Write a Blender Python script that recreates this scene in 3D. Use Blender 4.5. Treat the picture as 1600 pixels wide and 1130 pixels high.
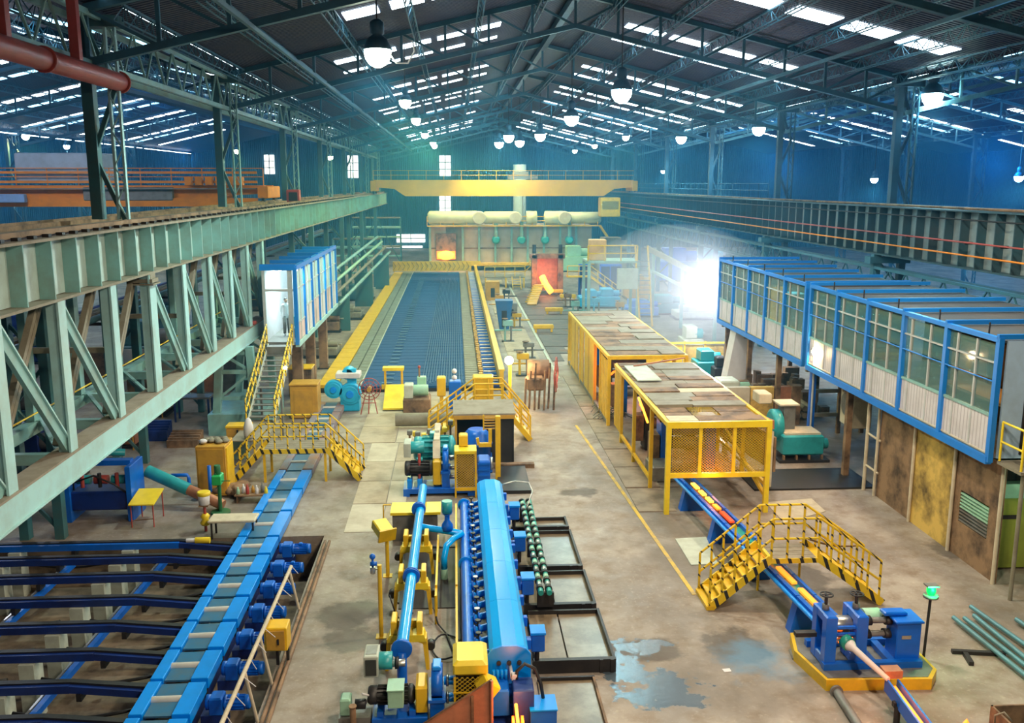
import bpy, math, random
from mathutils import Matrix, Vector
random.seed(7)
for o in list(bpy.data.objects): bpy.data.objects.remove(o)
S = bpy.context.scene
COL = S.collection
PI = math.pi
# ---------------------------------------------------------------- camera
F = 1450.0; H = 10.2
YAW = math.atan2(90, 1476); PIT = math.atan2(278, 1450)
cd = bpy.data.cameras.new('camera'); cam = bpy.data.objects.new('camera', cd); COL.objects.link(cam)
cam.location = (0, 0, H); cam.rotation_euler = (PI/2-PIT, 0, -YAW)
cd.sensor_width = 36; cd.lens = F/1600*36; cd.clip_end = 600; cd.clip_start = .1
S.camera = cam
# ---------------------------------------------------------------- world, exposure
S.view_settings.view_transform = 'Standard'; S.view_settings.look = 'None'
S.view_settings.exposure = -0.1; S.view_settings.gamma = 1; S.view_settings.use_curve_mapping = False
W = bpy.data.worlds.new('world'); S.world = W; W.use_nodes = True
W.node_tree.nodes['Background'].inputs[0].default_value = (.06, .32, .80, 1)
W.node_tree.nodes['Background'].inputs[1].default_value = 0.10  # added blue fill, enters through the missing end behind the camera
S.cycles.max_bounces = 5; S.cycles.diffuse_bounces = 2; S.cycles.glossy_bounces = 3
S.cycles.transmission_bounces = 4; S.cycles.volume_bounces = 0; S.cycles.transparent_max_bounces = 8
S.cycles.caustics_reflective = False; S.cycles.caustics_refractive = False
S.cycles.sample_clamp_indirect = 4; S.cycles.use_denoising = True

def lamp_light(name, kind, loc, color, power, size=.3, aim=None, cone=150, blend=.6, parent=None):
    l = bpy.data.lights.new(name, kind); l.color = color; l.energy = power
    if kind == 'AREA': l.size = size
    else: l.shadow_soft_size = size
    if kind == 'SPOT': l.spot_size = math.radians(cone); l.spot_blend = blend
    o = bpy.data.objects.new(name, l); COL.objects.link(o); o.location = loc
    if aim: o.rotation_euler = (Vector(aim)-Vector(loc)).to_track_quat('-Z', 'Y').to_euler()
    if parent:
        o.parent = parent; o.matrix_parent_inverse = WM[parent.name].inverted()
    return o
# ---------------------------------------------------------------- where a pixel of the photograph lands
def P(px, py, z=None, X=None, Y=None):
    x = (px-800)/F; y = (565-py)/F
    cp, sp = math.cos(PIT), math.sin(PIT); c, s = math.cos(YAW), math.sin(YAW)
    fy = cp+y*sp; fz = -sp+y*cp
    r = (x*c+fy*s, -x*s+fy*c, fz)
    t = (z-H)/r[2] if z is not None else X/r[0] if X is not None else Y/r[1]
    return (r[0]*t, r[1]*t, H+r[2]*t)
# ---------------------------------------------------------------- materials
MATS = {}
def mat(name, col, rough=.5, metal=0, dirt=.25, dcol=(.10, .08, .06), scale=1.5, emit=None, es=0, bump=0, fine=8, coat=0):
    if name in MATS: return MATS[name]
    m = bpy.data.materials.new(name); m.use_nodes = True; MATS[name] = m
    nt = m.node_tree; N = nt.nodes; L = nt.links; b = N['Principled BSDF']
    b.inputs['Roughness'].default_value = rough; b.inputs['Metallic'].default_value = metal
    if emit:
        b.inputs['Base Color'].default_value = (*col, 1)
        b.inputs['Emission Color'].default_value = (*emit, 1); b.inputs['Emission Strength'].default_value = es
        m.cycles.emission_sampling = 'NONE'
        return m
    g = N.new('ShaderNodeNewGeometry'); n = N.new('ShaderNodeTexNoise'); n.inputs['Scale'].default_value = scale
    n.inputs['Detail'].default_value = fine; n.inputs['Roughness'].default_value = .65
    L.new(g.outputs['Position'], n.inputs['Vector'])
    r = N.new('ShaderNodeValToRGB'); r.color_ramp.elements[0].position = .42; r.color_ramp.elements[1].position = .68
    r.color_ramp.elements[0].color = (0, 0, 0, 1); r.color_ramp.elements[1].color = (dirt,)*3+(1,)
    L.new(n.outputs['Fac'], r.inputs['Fac'])
    mx = N.new('ShaderNodeMix'); mx.data_type = 'RGBA'
    mx.inputs['A'].default_value = (*col, 1); mx.inputs['B'].default_value = (*dcol, 1)
    L.new(r.outputs['Color'], mx.inputs['Factor']); L.new(mx.outputs['Result'], b.inputs['Base Color'])
    if bump:
        bp = N.new('ShaderNodeBump'); bp.inputs['Strength'].default_value = bump; bp.inputs['Distance'].default_value = .02
        L.new(n.outputs['Fac'], bp.inputs['Height']); L.new(bp.outputs['Normal'], b.inputs['Normal'])
    return m
def node_math(nt, op, a, b=None):
    n = nt.nodes.new('ShaderNodeMath'); n.operation = op
    for i, v in enumerate((a, b)):
        if v is None: continue
        if isinstance(v, (int, float)): n.inputs[i].default_value = v
        else: nt.links.new(v, n.inputs[i])
    return n.outputs[0]
def stripes(name, c1, c2, period, duty, vec=(1, 1, 1), rough=.5, metal=0, bump=False):
    """two colours in bands of fixed world size (tape on rails, corrugation)"""
    m = mat(name, c1, rough, metal); nt = m.node_tree; N = nt.nodes; L = nt.links; b = N['Principled BSDF']
    g = N.new('ShaderNodeNewGeometry'); d = N.new('ShaderNodeVectorMath'); d.operation = 'DOT_PRODUCT'
    L.new(g.outputs['Position'], d.inputs[0]); d.inputs[1].default_value = vec
    f = node_math(nt, 'FRACT', node_math(nt, 'DIVIDE', d.outputs['Value'], period))
    if bump:
        w = node_math(nt, 'SINE', node_math(nt, 'MULTIPLY', f, 6.28318))
        bp = N.new('ShaderNodeBump'); bp.inputs['Strength'].default_value = .8; bp.inputs['Distance'].default_value = period*.25
        L.new(w, bp.inputs['Height']); L.new(bp.outputs['Normal'], b.inputs['Normal'])
        return m
    k = node_math(nt, 'LESS_THAN', f, duty)
    mx = N.new('ShaderNodeMix'); mx.data_type = 'RGBA'
    src = b.inputs['Base Color'].links[0].from_socket
    L.new(k, mx.inputs['Factor']); L.new(src, mx.inputs['A']); mx.inputs['B'].default_value = (*c2, 1)
    L.new(mx.outputs['Result'], b.inputs['Base Color'])
    return m
def meshmat(name, col, period=.10, wire=.11):
    """wire screen seen from afar: diagonal wires with open gaps between them"""
    m = bpy.data.materials.new(name); m.use_nodes = True; MATS[name] = m
    nt = m.node_tree; N = nt.nodes; L = nt.links; b = N['Principled BSDF']
    b.inputs['Base Color'].default_value = (*col, 1); b.inputs['Roughness'].default_value = .5
    g = N.new('ShaderNodeNewGeometry'); ks = []
    for v in ((1, 1, 1.2), (1, 1, -1.2)):
        d = N.new('ShaderNodeVectorMath'); d.operation = 'DOT_PRODUCT'
        L.new(g.outputs['Position'], d.inputs[0]); d.inputs[1].default_value = v
        ks.append(node_math(nt, 'LESS_THAN', node_math(nt, 'FRACT', node_math(nt, 'DIVIDE', d.outputs['Value'], period)), wire))
    L.new(node_math(nt, 'MAXIMUM', *ks), b.inputs['Alpha'])
    return m
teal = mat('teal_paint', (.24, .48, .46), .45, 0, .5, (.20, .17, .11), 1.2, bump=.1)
teal_lt = mat('pale_teal_paint', (.40, .68, .68), .4, 0, .35, (.25, .2, .13), .9)
teal_dk = mat('dark_teal_paint', (.05, .17, .19), .5, 0, .4)
web_pale = mat('lit_web_paint', (.56, .74, .70), .45, 0, .6, (.30, .34, .28), .8)  # web paler than its ribs: lamp light put into the colour
brown_steel = mat('dusty_brown_steel', (.26, .24, .18), .7, 0, .5, (.13, .09, .05), 2)
dusty = mat('dusty_top_steel', (.30, .26, .20), .8, 0, .5, (.14, .1, .06), 2)
roofsteel = mat('blue_grey_roof_steel', (.035, .12, .19), .55, 0, .4, (.03, .05, .07))
roofsheet = stripes('roof_sheet', (.010, .024, .07), None, .25, .5, (0, 1, 0), .6, 0, True)
wallsheet = stripes('wall_sheet', (.03, .12, .20), None, .3, .5, (1, 1, 0), .6, 0, True)
red_paint = mat('red_pipe_paint', (.45, .07, .06), .4, 0, .5, (.2, .06, .04), 1.5)
orange = mat('orange_crane_paint', (.90, .27, .01), .45, 0, .35, (.2, .08, .03), .7)
yellow = mat('yellow_paint', (.85, .52, .02), .4, 0, .3, (.3, .16, .03), 2.5)
yellow_lt = mat('bright_yellow_paint', (.9, .66, .03), .4, 0, .25, (.35, .2, .03), 2)
ochre = mat('ochre_paint', (.62, .33, .04), .5, 0, .4, (.2, .1, .03), 2)
hazard = stripes('taped_yellow_paint', (.88, .58, .02), (.02, .02, .02), .30, .16, (1, .6, .9))
hazard2 = stripes('striped_kick_plate', (.9, .6, .02), (.02, .02, .02), .30, .3, (1, 1, .35))
blue = mat('bright_blue_paint', (.0, .30, .98), .3, 0, .22, (.01, .12, .3), 1.6)
blue_hood = mat('glossy_sky_blue_paint', (.0, .40, 1.0), .2, 0, .12, (.01, .2, .5), 1.0)
blue_mid = mat('mid_blue_paint', (.004, .14, .66), .35, 0, .3, (.01, .05, .2), 2)
blue_dk = mat('dark_blue_paint', (.006, .032, .20), .4, 0, .5, (.01, .01, .03), 2)
navy = mat('navy_bed_paint', (.0, .06, .19), .8, 0, .25, (.01, .04, .10), .8)
black = mat('blackened_steel', (.015, .015, .018), .5, 0, .3, (.06, .05, .04), 2)
steel = mat('worn_bright_steel', (.55, .55, .52), .3, .8, .3, (.2, .15, .1), 4)
greysteel = mat('grey_steel', (.22, .22, .21), .5, .3, .5, (.1, .07, .05), 3)
rust = mat('rusty_plate', (.30, .18, .10), .75, 0, 1, (.045, .028, .02), 1.3, bump=.3)
rust_y = mat('scorched_yellow_plate', (.70, .46, .11), .7, 0, 1, (.05, .03, .015), .9, bump=.3)
copper = mat('copper_brown_plate', (.52, .22, .12), .5, .2, .6, (.2, .09, .06), 2.5)
conc = mat('light_concrete', (.47, .43, .34), .9, 0, .5, (.2, .17, .12), 1.5, bump=.3)
pale = mat('pale_grey_plinth', (.55, .60, .52), .8, 0, .4, (.25, .22, .16), 2)
white_p = mat('white_panel', (.72, .70, .72), .5, 0, .25, (.45, .4, .35), 2)
corr = stripes('white_corrugated_panel', (.66, .62, .64), (.42, .38, .40), .16, .25, (0, 1, 0), .5)
mull = mat('grey_mullion', (.5, .52, .52), .4)
cabblue = mat('cabin_blue_paint', (.01, .22, .72), .35, 0, .2, (.01, .1, .3), 1)
motor_teal = mat('motor_teal_paint', (.03, .36, .40), .35, 0, .3, (.02, .1, .1), 3)
motor_green = mat('pale_green_paint', (.35, .62, .45), .45, 0, .25, (.2, .25, .15), 3)
chain_green = mat('green_tube_paint', (.02, .34, .28), .35, 0, .4, (.02, .06, .05), 3)
pump_blue = mat('light_blue_gear_paint', (.02, .48, .82), .35, 0, .25, (.02, .2, .4), 3)
wood = mat('bleached_board', (.62, .54, .40), .9, 0, .4, (.3, .22, .14), 3)
glass = bpy.data.materials.new('window_glass'); glass.use_nodes = True
_b = glass.node_tree.nodes['Principled BSDF']; _b.inputs['Base Color'].default_value = (.10, .24, .24, 1)
_b.inputs['Roughness'].default_value = .04; _b.inputs['Alpha'].default_value = .45; _b.inputs['Specular IOR Level'].default_value = .8
screen_y = meshmat('yellow_wire_screen', (.75, .5, .03))
grille_k = mat('black_grille', (.03, .04, .04), .5)
skylight = mat('translucent_skylight', (1, 1, 1), emit=(.72, .90, 1), es=7)
skylight_dim = mat('dim_skylight', (1, 1, 1), emit=(.35, .75, 1), es=4.0)  # weaker, bluer glow for some side bay strips
daywin = mat('daylit_window', (1, 1, 1), emit=(.85, .97, 1), es=2.5)
bulb_cy = mat('cyan_white_bulb', (1, 1, 1), emit=(.6, .95, 1), es=100)
bulb_gr = mat('greenish_bulb', (1, 1, 1), emit=(.9, 1, .75), es=30)
bulb_wm = mat('warm_bulb', (1, 1, 1), emit=(1, .72, .38), es=60)
bulb_wh = mat('white_flood_bulb', (1, 1, 1), emit=(.95, .95, 1), es=120)
bulb_green = mat('green_signal_glass', (0, .2, .03), emit=(.0, 1, .12), es=1.6)
hot = mat('glowing_hot_steel', (1, .3, .05), emit=(1, .12, .006), es=4)
hot_y = mat('yellow_hot_steel', (1, .5, .1), emit=(1, .26, .02), es=6)
hot_r = mat('dull_red_hot_steel', (.5, .05, .02), emit=(1, .06, .01), es=1.4)
lit_room = mat('lit_cabin_tube', (1, 1, 1), emit=(.8, 1, .98), es=12)

# ---------------------------------------------------------------- objects
WM = {}
def fin(o, M, parent, kind=None, label=None):
    COL.objects.link(o)
    if parent is not None:
        o.parent = parent; o.matrix_parent_inverse = WM[parent.name].inverted()
    o.matrix_basis = M; WM[o.name] = M.copy()
    if kind: o['kind'] = kind
    if label: o['label'] = label
    return o
def thing(name, loc, label, cat, group=None):
    o = bpy.data.objects.new(name, None); o.empty_display_size = .2
    fin(o, Matrix.Translation(loc), None, None, label); o['category'] = cat
    if group: o['group'] = group
    return o
def tag(o, label, cat, group=None):
    o['label'] = label; o['category'] = cat
    if group: o['group'] = group
    return o
UM = {}
def unit(shape, m, n=12):
    k = (shape, m.name, n)
    if k in UM: return UM[k]
    if shape == 'cube':
        v = [(x, y, z) for z in (-.5, .5) for y in (-.5, .5) for x in (-.5, .5)]
        f = [(0, 2, 3, 1), (4, 5, 7, 6), (0, 1, 5, 4), (2, 6, 7, 3), (0, 4, 6, 2), (1, 3, 7, 5)]; sm = 0
    else:
        v = [(math.cos(2*PI*i/n), math.sin(2*PI*i/n), z) for z in (-.5, .5) for i in range(n)]
        f = [(i, (i+1) % n, n+(i+1) % n, n+i) for i in range(n)]+[tuple(range(n))[::-1], tuple(range(n, 2*n))]; sm = n
    me = bpy.data.meshes.new(shape+'_'+m.name); me.from_pydata(v, [], f); me.materials.append(m)
    for i in range(sm): me.polygons[i].use_smooth = True
    UM[k] = me; return me
def frame(p0, p1, up=(0, 0, 1)):
    a = Vector(p0); b = Vector(p1); d = (b-a); L = d.length; d = d/L
    u = Vector(up)
    if abs(d.dot(u)) > .999: u = Vector((0, 1, 0))
    x = u.cross(d).normalized() if True else None
    y = d.cross(x)
    return (a+b)/2, L, x, y, d
def bar(name, p0, p1, w, h, m, parent=None, up=(0, 0, 1), kind=None, label=None):
    """a straight member: w across, h along 'up', from p0 to p1"""
    c, L, x, y, d = frame(p0, p1, up)
    M = Matrix(((x.x*w, y.x*h, d.x*L, c.x), (x.y*w, y.y*h, d.y*L, c.y), (x.z*w, y.z*h, d.z*L, c.z), (0, 0, 0, 1)))
    return fin(bpy.data.objects.new(name, unit('cube', m)), M, parent, kind, label)
def rod(name, p0, p1, r, m, parent=None, n=10, kind=None, label=None):
    c, L, x, y, d = frame(p0, p1)
    M = Matrix(((x.x*r, y.x*r, d.x*L, c.x), (x.y*r, y.y*r, d.y*L, c.y), (x.z*r, y.z*r, d.z*L, c.z), (0, 0, 0, 1)))
    return fin(bpy.data.objects.new(name, unit('cyl', m, n)), M, parent, kind, label)
def box(name, x0, x1, y0, y1, z0, z1, m, parent=None, kind=None, label=None):
    M = Matrix.Translation(((x0+x1)/2, (y0+y1)/2, (z0+z1)/2)) @ Matrix.Diagonal((x1-x0, y1-y0, z1-z0, 1))
    return fin(bpy.data.objects.new(name, unit('cube', m)), M, parent, kind, label)
class MB:
    def __init__(s): s.v = []; s.f = []; s.sm = []
    def add(s, v, f, sm=False):
        o = len(s.v); s.v += [tuple(p) for p in v]
        s.f += [tuple(i+o for i in q) for q in f]
        s.sm += (sm if isinstance(sm, list) else [sm]*len(f)); return s
    def box(s, x0, x1, y0, y1, z0, z1, ch=0):
        if ch <= 0:
            v = [(x, y, z) for z in (z0, z1) for y in (y0, y1) for x in (x0, x1)]
            return s.add(v, [(0, 2, 3, 1), (4, 5, 7, 6), (0, 1, 5, 4), (2, 6, 7, 3), (0, 4, 6, 2), (1, 3, 7, 5)])
        # chamfered box: stacked rings
        def ring(x0, x1, y0, y1, z, c): return [(x0+c, y0, z), (x1-c, y0, z), (x1, y0+c, z), (x1, y1-c, z), (x1-c, y1, z), (x0+c, y1, z), (x0, y1-c, z), (x0, y0+c, z)]
        rs = [ring(x0+ch, x1-ch, y0+ch, y1-ch, z0, ch*.4), ring(x0, x1, y0, y1, z0+ch, ch*.4), ring(x0, x1, y0, y1, z1-ch, ch*.4), ring(x0+ch, x1-ch, y0+ch, y1-ch, z1, ch*.4)]
        v = sum(rs, []); f = [tuple(range(8))[::-1], tuple(range(24, 32))]
        for k in range(3): f += [(8*k+i, 8*k+(i+1) % 8, 8*k+8+(i+1) % 8, 8*k+8+i) for i in range(8)]
        return s.add(v, f)
    def bar(s, p0, p1, w, h, up=(0, 0, 1)):
        c, L, x, y, d = frame(p0, p1, up); a = Vector(p0); b = Vector(p1)
        v = [q+x*(w/2*i)+y*(h/2*j) for q in (a, b) for j in (-1, 1) for i in (-1, 1)]
        return s.add(v, [(0, 2, 3, 1), (4, 5, 7, 6), (0, 1, 5, 4), (2, 6, 7, 3), (0, 4, 6, 2), (1, 3, 7, 5)])
    def lathe(s, p0, p1, prof, n=16):
        """prof: list of (t 0..1 along p0-p1, radius)"""
        c, L, x, y, d = frame(p0, p1); a = Vector(p0); v = []; f = []; sm = []
        for t, r in prof:
            for i in range(n):
                an = 2*PI*i/n; v.append(a+d*(L*t)+x*(r*math.cos(an))+y*(r*math.sin(an)))
        for k in range(len(prof)-1):
            flat = abs(prof[k][0]-prof[k+1][0]) < 1e-6
            for i in range(n):
                f.append((k*n+i, k*n+(i+1) % n, (k+1)*n+(i+1) % n, (k+1)*n+i)); sm.append(not flat)
        f.append(tuple(range(n))[::-1]); f.append(tuple(range((len(prof)-1)*n, len(prof)*n))); sm += [False, False]
        return s.add(v, f, sm)
    def cyl(s, p0, p1, r, n=12, r2=None): return s.lathe(p0, p1, [(0, r), (1, r if r2 is None else r2)], n)
    def tube(s, pts, r, n=8):
        pts = [Vector(p) for p in pts]; v = []; f = []; x = None
        for i, p in enumerate(pts):
            d = (pts[min(i+1, len(pts)-1)]-pts[max(i-1, 0)]).normalized()
            if x is None:
                x = Vector((0, 0, 1)).cross(d)
                if x.length < .05: x = Vector((1, 0, 0))
            x = (x-d*x.dot(d)).normalized(); y = d.cross(x)
            for k in range(n): an = 2*PI*k/n; v.append(p+x*(r*math.cos(an))+y*(r*math.sin(an)))
        for i in range(len(pts)-1): f += [(i*n+k, i*n+(k+1) % n, (i+1)*n+(k+1) % n, (i+1)*n+k) for k in range(n)]
        f += [tuple(range(n))[::-1], tuple(range((len(pts)-1)*n, len(pts)*n))]
        return s.add(v, f, [True]*(len(f)-2)+[False]*2)
    def prism(s, poly, axis, a0, a1):
        """poly of 2D points swept along 'x','y' or 'z' from a0 to a1"""
        def put(p, a): return (a, p[0], p[1]) if axis == 'x' else (p[0], a, p[1]) if axis == 'y' else (p[0], p[1], a)
        n = len(poly); v = [put(p, a0) for p in poly]+[put(p, a1) for p in poly]
        return s.add(v, [(i, (i+1) % n, n+(i+1) % n, n+i) for i in range(n)]+[tuple(range(n))[::-1], tuple(range(n, 2*n))])
    def ball(s, c, rx, ry=None, rz=None, n=12, k=7):
        ry = ry or rx; rz = rz or rx; v = []; f = []
        for j in range(k+1):
            t = PI*j/k
            for i in range(n):
                a = 2*PI*i/n; v.append((c[0]+rx*math.sin(t)*math.cos(a), c[1]+ry*math.sin(t)*math.sin(a), c[2]+rz*math.cos(t)))
        for j in range(k): f += [(j*n+i, (j+1)*n+i, (j+1)*n+(i+1) % n, j*n+(i+1) % n) for i in range(n)]
        return s.add(v, f, True)
    def mesh(s, name, m):
        me = bpy.data.meshes.new(name); me.from_pydata(s.v, [], s.f); me.materials.append(m)
        me.polygons.foreach_set('use_smooth', s.sm)
        import bmesh
        b = bmesh.new(); b.from_mesh(me); bmesh.ops.remove_doubles(b, verts=b.verts, dist=1e-6) if len(s.v) < 4000 else None
        bmesh.ops.recalc_face_normals(b, faces=b.faces); b.to_mesh(me); b.free()
        return me
    def build(s, name, m, parent=None, kind=None, label=None):
        v = [Vector(p) for p in s.v]
        lo = Vector((min(p.x for p in v), min(p.y for p in v), min(p.z for p in v)))
        hi = Vector((max(p.x for p in v), max(p.y for p in v), max(p.z for p in v)))
        c = Vector(((lo.x+hi.x)/2, (lo.y+hi.y)/2, lo.z))
        s.v = [tuple(p-c) for p in v]
        return fin(bpy.data.objects.new(name, s.mesh(name, m)), Matrix.Translation(c), parent, kind, label)
def put(name, me, M, parent=None, kind=None, label=None):
    return fin(bpy.data.objects.new(name, me), M, parent, kind, label)
ORD = ['nearest', 'second', 'third', 'fourth', 'fifth', 'sixth', 'seventh', 'eighth', 'ninth', 'tenth', 'eleventh', 'twelfth', 'thirteenth', 'fourteenth', 'fifteenth', 'sixteenth']
# ================================================================ THE SHELL
ZR = 18.4; SL = .235; XR = 5.3           # main roof: ridge height, slope, ridge position
XL0, XR0 = -9.7, 20.2                     # the two column rows
YN, YF = -6, 168
# ---- floor with the sunk conveyor pit
PX0, PX1, PY0, PY1 = -22.0, -3.95, 6.0, 26.2
fl = bpy.data.materials.new('stained_concrete_floor'); fl.use_nodes = True
nt = fl.node_tree; N = nt.nodes; L = nt.links; b = N['Principled BSDF']
g = N.new('ShaderNodeNewGeometry')
def noise(sc, det=6, vecscale=None, rough=.6):
    n = N.new('ShaderNodeTexNoise'); n.inputs['Scale'].default_value = sc; n.inputs['Detail'].default_value = det; n.inputs['Roughness'].default_value = rough
    if vecscale:
        mp = N.new('ShaderNodeMapping'); mp.inputs['Scale'].default_value = vecscale; L.new(g.outputs['Position'], mp.inputs[0]); L.new(mp.outputs[0], n.inputs['Vector'])
    else: L.new(g.outputs['Position'], n.inputs['Vector'])
    return n.outputs['Fac']
def ramp(src, a, b_, ca=(0, 0, 0), cb=(1, 1, 1)):
    r = N.new('ShaderNodeValToRGB'); r.color_ramp.elements[0].position = a; r.color_ramp.elements[1].position = b_
    r.color_ramp.elements[0].color = (*ca, 1); r.color_ramp.elements[1].color = (*cb, 1); L.new(src, r.inputs[0]); return r.outputs[0]
def mixc(f, A, B):
    m = N.new('ShaderNodeMix'); m.data_type = 'RGBA'
    for s, v in (('Factor', f), ('A', A), ('B', B)):
        if isinstance(v, (tuple, float, int)): m.inputs[s].default_value = (*v, 1) if isinstance(v, tuple) else v
        else: L.new(v, m.inputs[s])
    return m.outputs['Result']
c0 = ramp(noise(.35, 8), .35, .7, (.24, .20, .17), (.45, .385, .325))
c1 = mixc(ramp(noise(1.7, 8), .45, .72, (0, 0, 0), (.8, .8, .8)), c0, (.19, .13, .08))
c1 = mixc(ramp(noise(9, 4), .56, .76, (0, 0, 0), (.4, .4, .4)), c1, (.60, .53, .44))
c2 = mixc(ramp(noise(.22, 5, (1, .6, 1)), .50, .62, (0, 0, 0), (.75, .75, .75)), c1, (.15, .125, .105))
# dark patches and puddles with outlines of their own
def blob(cx, cy, rx, ry, wob=.5, sc=1.2):
    v = N.new('ShaderNodeVectorMath'); v.operation = 'SUBTRACT'; L.new(g.outputs['Position'], v.inputs[0]); v.inputs[1].default_value = (cx, cy, 0)
    w = N.new('ShaderNodeVectorMath'); w.operation = 'MULTIPLY'; L.new(v.outputs[0], w.inputs[0]); w.inputs[1].default_value = (1/rx, 1/ry, 0)
    l = N.new('ShaderNodeVectorMath'); l.operation = 'LENGTH'; L.new(w.outputs[0], l.inputs[0])
    d = node_math(nt, 'ADD', l.outputs['Value'], node_math(nt, 'MULTIPLY', node_math(nt, 'SUBTRACT', noise(sc, 6), .5), wob*4))
    return d
wet = None; dark = None
for px, py, rx, ry in ((1030, 1068, .9, .7), (1000, 1010, .7, .45), (975, 1050, .6, 1.0), (1050, 1095, .8, .4)):
    q = P(px, py, z=0); m_ = ramp(blob(q[0], q[1], rx, ry, .9, 1.8), .7, .85, (1, 1, 1), (0, 0, 0))
    wet = m_ if wet is None else node_math(nt, 'MAXIMUM', wet, m_)
for px, py, rx, ry in ((545, 960, .9, .9), (560, 1000, .8, .7), (1000, 1015, 1.0, .6), (905, 770, .7, .5), (1330, 700, 3, 1.6), (1150, 1010, .8, 1), (430, 760, .3, .5), (1260, 900, .9, 1.0), (1480, 860, .5, .7), (960, 700, .3, 2), (850, 470, 2.2, 12)):
    q = P(px, py, z=0); m_ = ramp(blob(q[0], q[1], rx, ry), .7, 1.15, (.75, .75, .75), (0, 0, 0))
    dark = m_ if dark is None else node_math(nt, 'MAXIMUM', dark, m_)
q = P(1180, 1030, z=0)
c3 = mixc(dark, c2, (.075, .06, .05))
c3 = mixc(ramp(blob(q[0], q[1], 1.0, 1.1), .4, 1.3, (.6, .6, .6), (0, 0, 0)), c3, (.10, .26, .42))
c4 = mixc(wet, c3, (.07, .10, .13))
L.new(c4, b.inputs['Base Color'])
rg = mixc(wet, ramp(noise(.8, 6), .4, .7, (.75, .75, .75), (.42, .42, .42)), (.2, .2, .2))
L.new(rg, b.inputs['Roughness'])
bp = N.new('ShaderNodeBump'); bp.inputs['Strength'].default_value = .35; bp.inputs['Distance'].default_value = .02
L.new(noise(6, 8), bp.inputs['Height']); L.new(bp.outputs[0], b.inputs['Normal'])
m = MB()
for x0, x1, y0, y1 in ((-72, PX0, YN, YF), (PX1, 84, YN, YF), (PX0, PX1, YN, PY0), (PX0, PX1, PY1, YF)):
    m.box(x0, x1, y0, y1, -.3, 0)
floor = m.build('floor', fl, None, 'structure')
pitc = mat('pit_concrete', (.26, .20, .14), .9, 0, .95, (.04, .03, .025), .8, bump=.4)
m = MB().box(PX0, PX1, PY0, PY1, -1.5, -1.3)
m.box(PX0-.2, PX0, PY0, PY1, -1.5, -.3).box(PX1, PX1+.2, PY0, PY1, -1.5, -.3).box(PX0, PX1, PY1, PY1+.2, -1.5, -.3)
m.build('pit_lining', pitc, floor)
# concrete slabs between conveyor and mill line, laid with open joints
slabm = mat('worn_slab_concrete', (.50, .42, .31), .85, 0, .6, (.22, .16, .10), 1.0, bump=.3)
slabl = mat('pale_slab_concrete', (.60, .54, .42), .85, 0, .5, (.3, .23, .15), 1.0, bump=.3)
yy = 26.4
k = 0
while yy < 43:
    d = 2.3+.6*random.random()
    if yy > 34.5:
        xs = [(-4.0, -2.5), (-2.46, -.9)]
    else: xs = [(-3.4, -2.35), (-2.31, -1.7)]
    for x0, x1 in xs:
        box('concrete_slab', x0, x1, yy, yy+d-.05, 0, .012+.012*random.random(), slabm if k % 3 else slabl, floor); k += 1
    yy += d
# floor cover plates beside the rolling cage
platem = mat('floor_cover_plate', (.34, .27, .20), .7, .1, .7, (.12, .09, .07), 1.5)
for i in range(9):
    y0 = 27.6+i*2.35
    box('cover_plate', 5.7+.05*i*0, 6.9, y0, y0+2.25, 0, .03+.01*(i % 2), platem, floor)
for i in range(16):
    y0 = 50+i*3.1
    box('cover_plate', 3.1, 4.9, y0, y0+3.0, 0, .04, slabm, floor)
q0 = P(1085, 930, z=0); q1 = P(900, 665, z=0); q2 = P(925, 620, z=0)
paint = mat('worn_yellow_floor_paint', (.70, .46, .06), .7, 0, .95, (.34, .27, .17), 2.2)
bar('marking_line', (q0[0], q0[1], .006), (q1[0], q1[1], .006), .11, .01, paint, floor)

aislem = mat('dark_aisle_plate', (.085, .072, .058), .6, .1, .8, (.16, .12, .08), 1.2)  # darker plates along the far aisle
for i in range(14): box('cover_plate', 5.6, 6.3+min(i, 6)*.5, 53+i*2.4, 55.3+i*2.4, 0, .035+.01*(i % 3), aislem, floor)
# ---- roofs over three bays, with skylight strips across each slope
SY = [(36, 1.5), (46.3, 1.1), (50.3, .7), (62, 1.1), (66.5, .8), (75, 1.1), (79, .8), (88, 1.1), (92, .9), (101, 1.1), (105, .9), (114, 1.2), (118, 1.0), (127, 1.2)]
def roofz(X, xr=XR): return ZR-SL*abs(X-xr)
m = MB()
bays = [(XR, XL0, XR0), (XR-30, XL0-29.9, XL0), (XR+30.2, XR0, XR0+30), (XR+60.2, XR0+30, XR0+60), (XR-60, XL0-59.9, XL0-29.9)]
for xr, xa, xb in bays:
    for xe in (xa, xb):
        m.bar((xr, YN, roofz(xr, xr)), (xr, YF, roofz(xr, xr)), .05, .05)
        x0, x1 = sorted((xr, xe)); za, zb = roofz(x0, xr), roofz(x1, xr)
        m.add([(x0, YN, za), (x1, YN, zb), (x1, YF, zb), (x0, YF, za), (x0, YN, za+.12), (x1, YN, zb+.12), (x1, YF, zb+.12), (x0, YF, za+.12)],
              [(0, 3, 2, 1), (4, 5, 6, 7), (0, 1, 5, 4), (1, 2, 6, 5), (2, 3, 7, 6), (3, 0, 4, 7)])
ceiling = m.build('ceiling', roofsheet, None, 'structure')
def slope_piece(name, xr, xa, xb, y0, y1, m_, th=.03, off=-.02, parent=None):
    za, zb = roofz(xa, xr)+off, roofz(xb, xr)+off
    return bar(name, (xa, (y0+y1)/2, za), (xb, (y0+y1)/2, zb), y1-y0, th, m_, parent)
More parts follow.
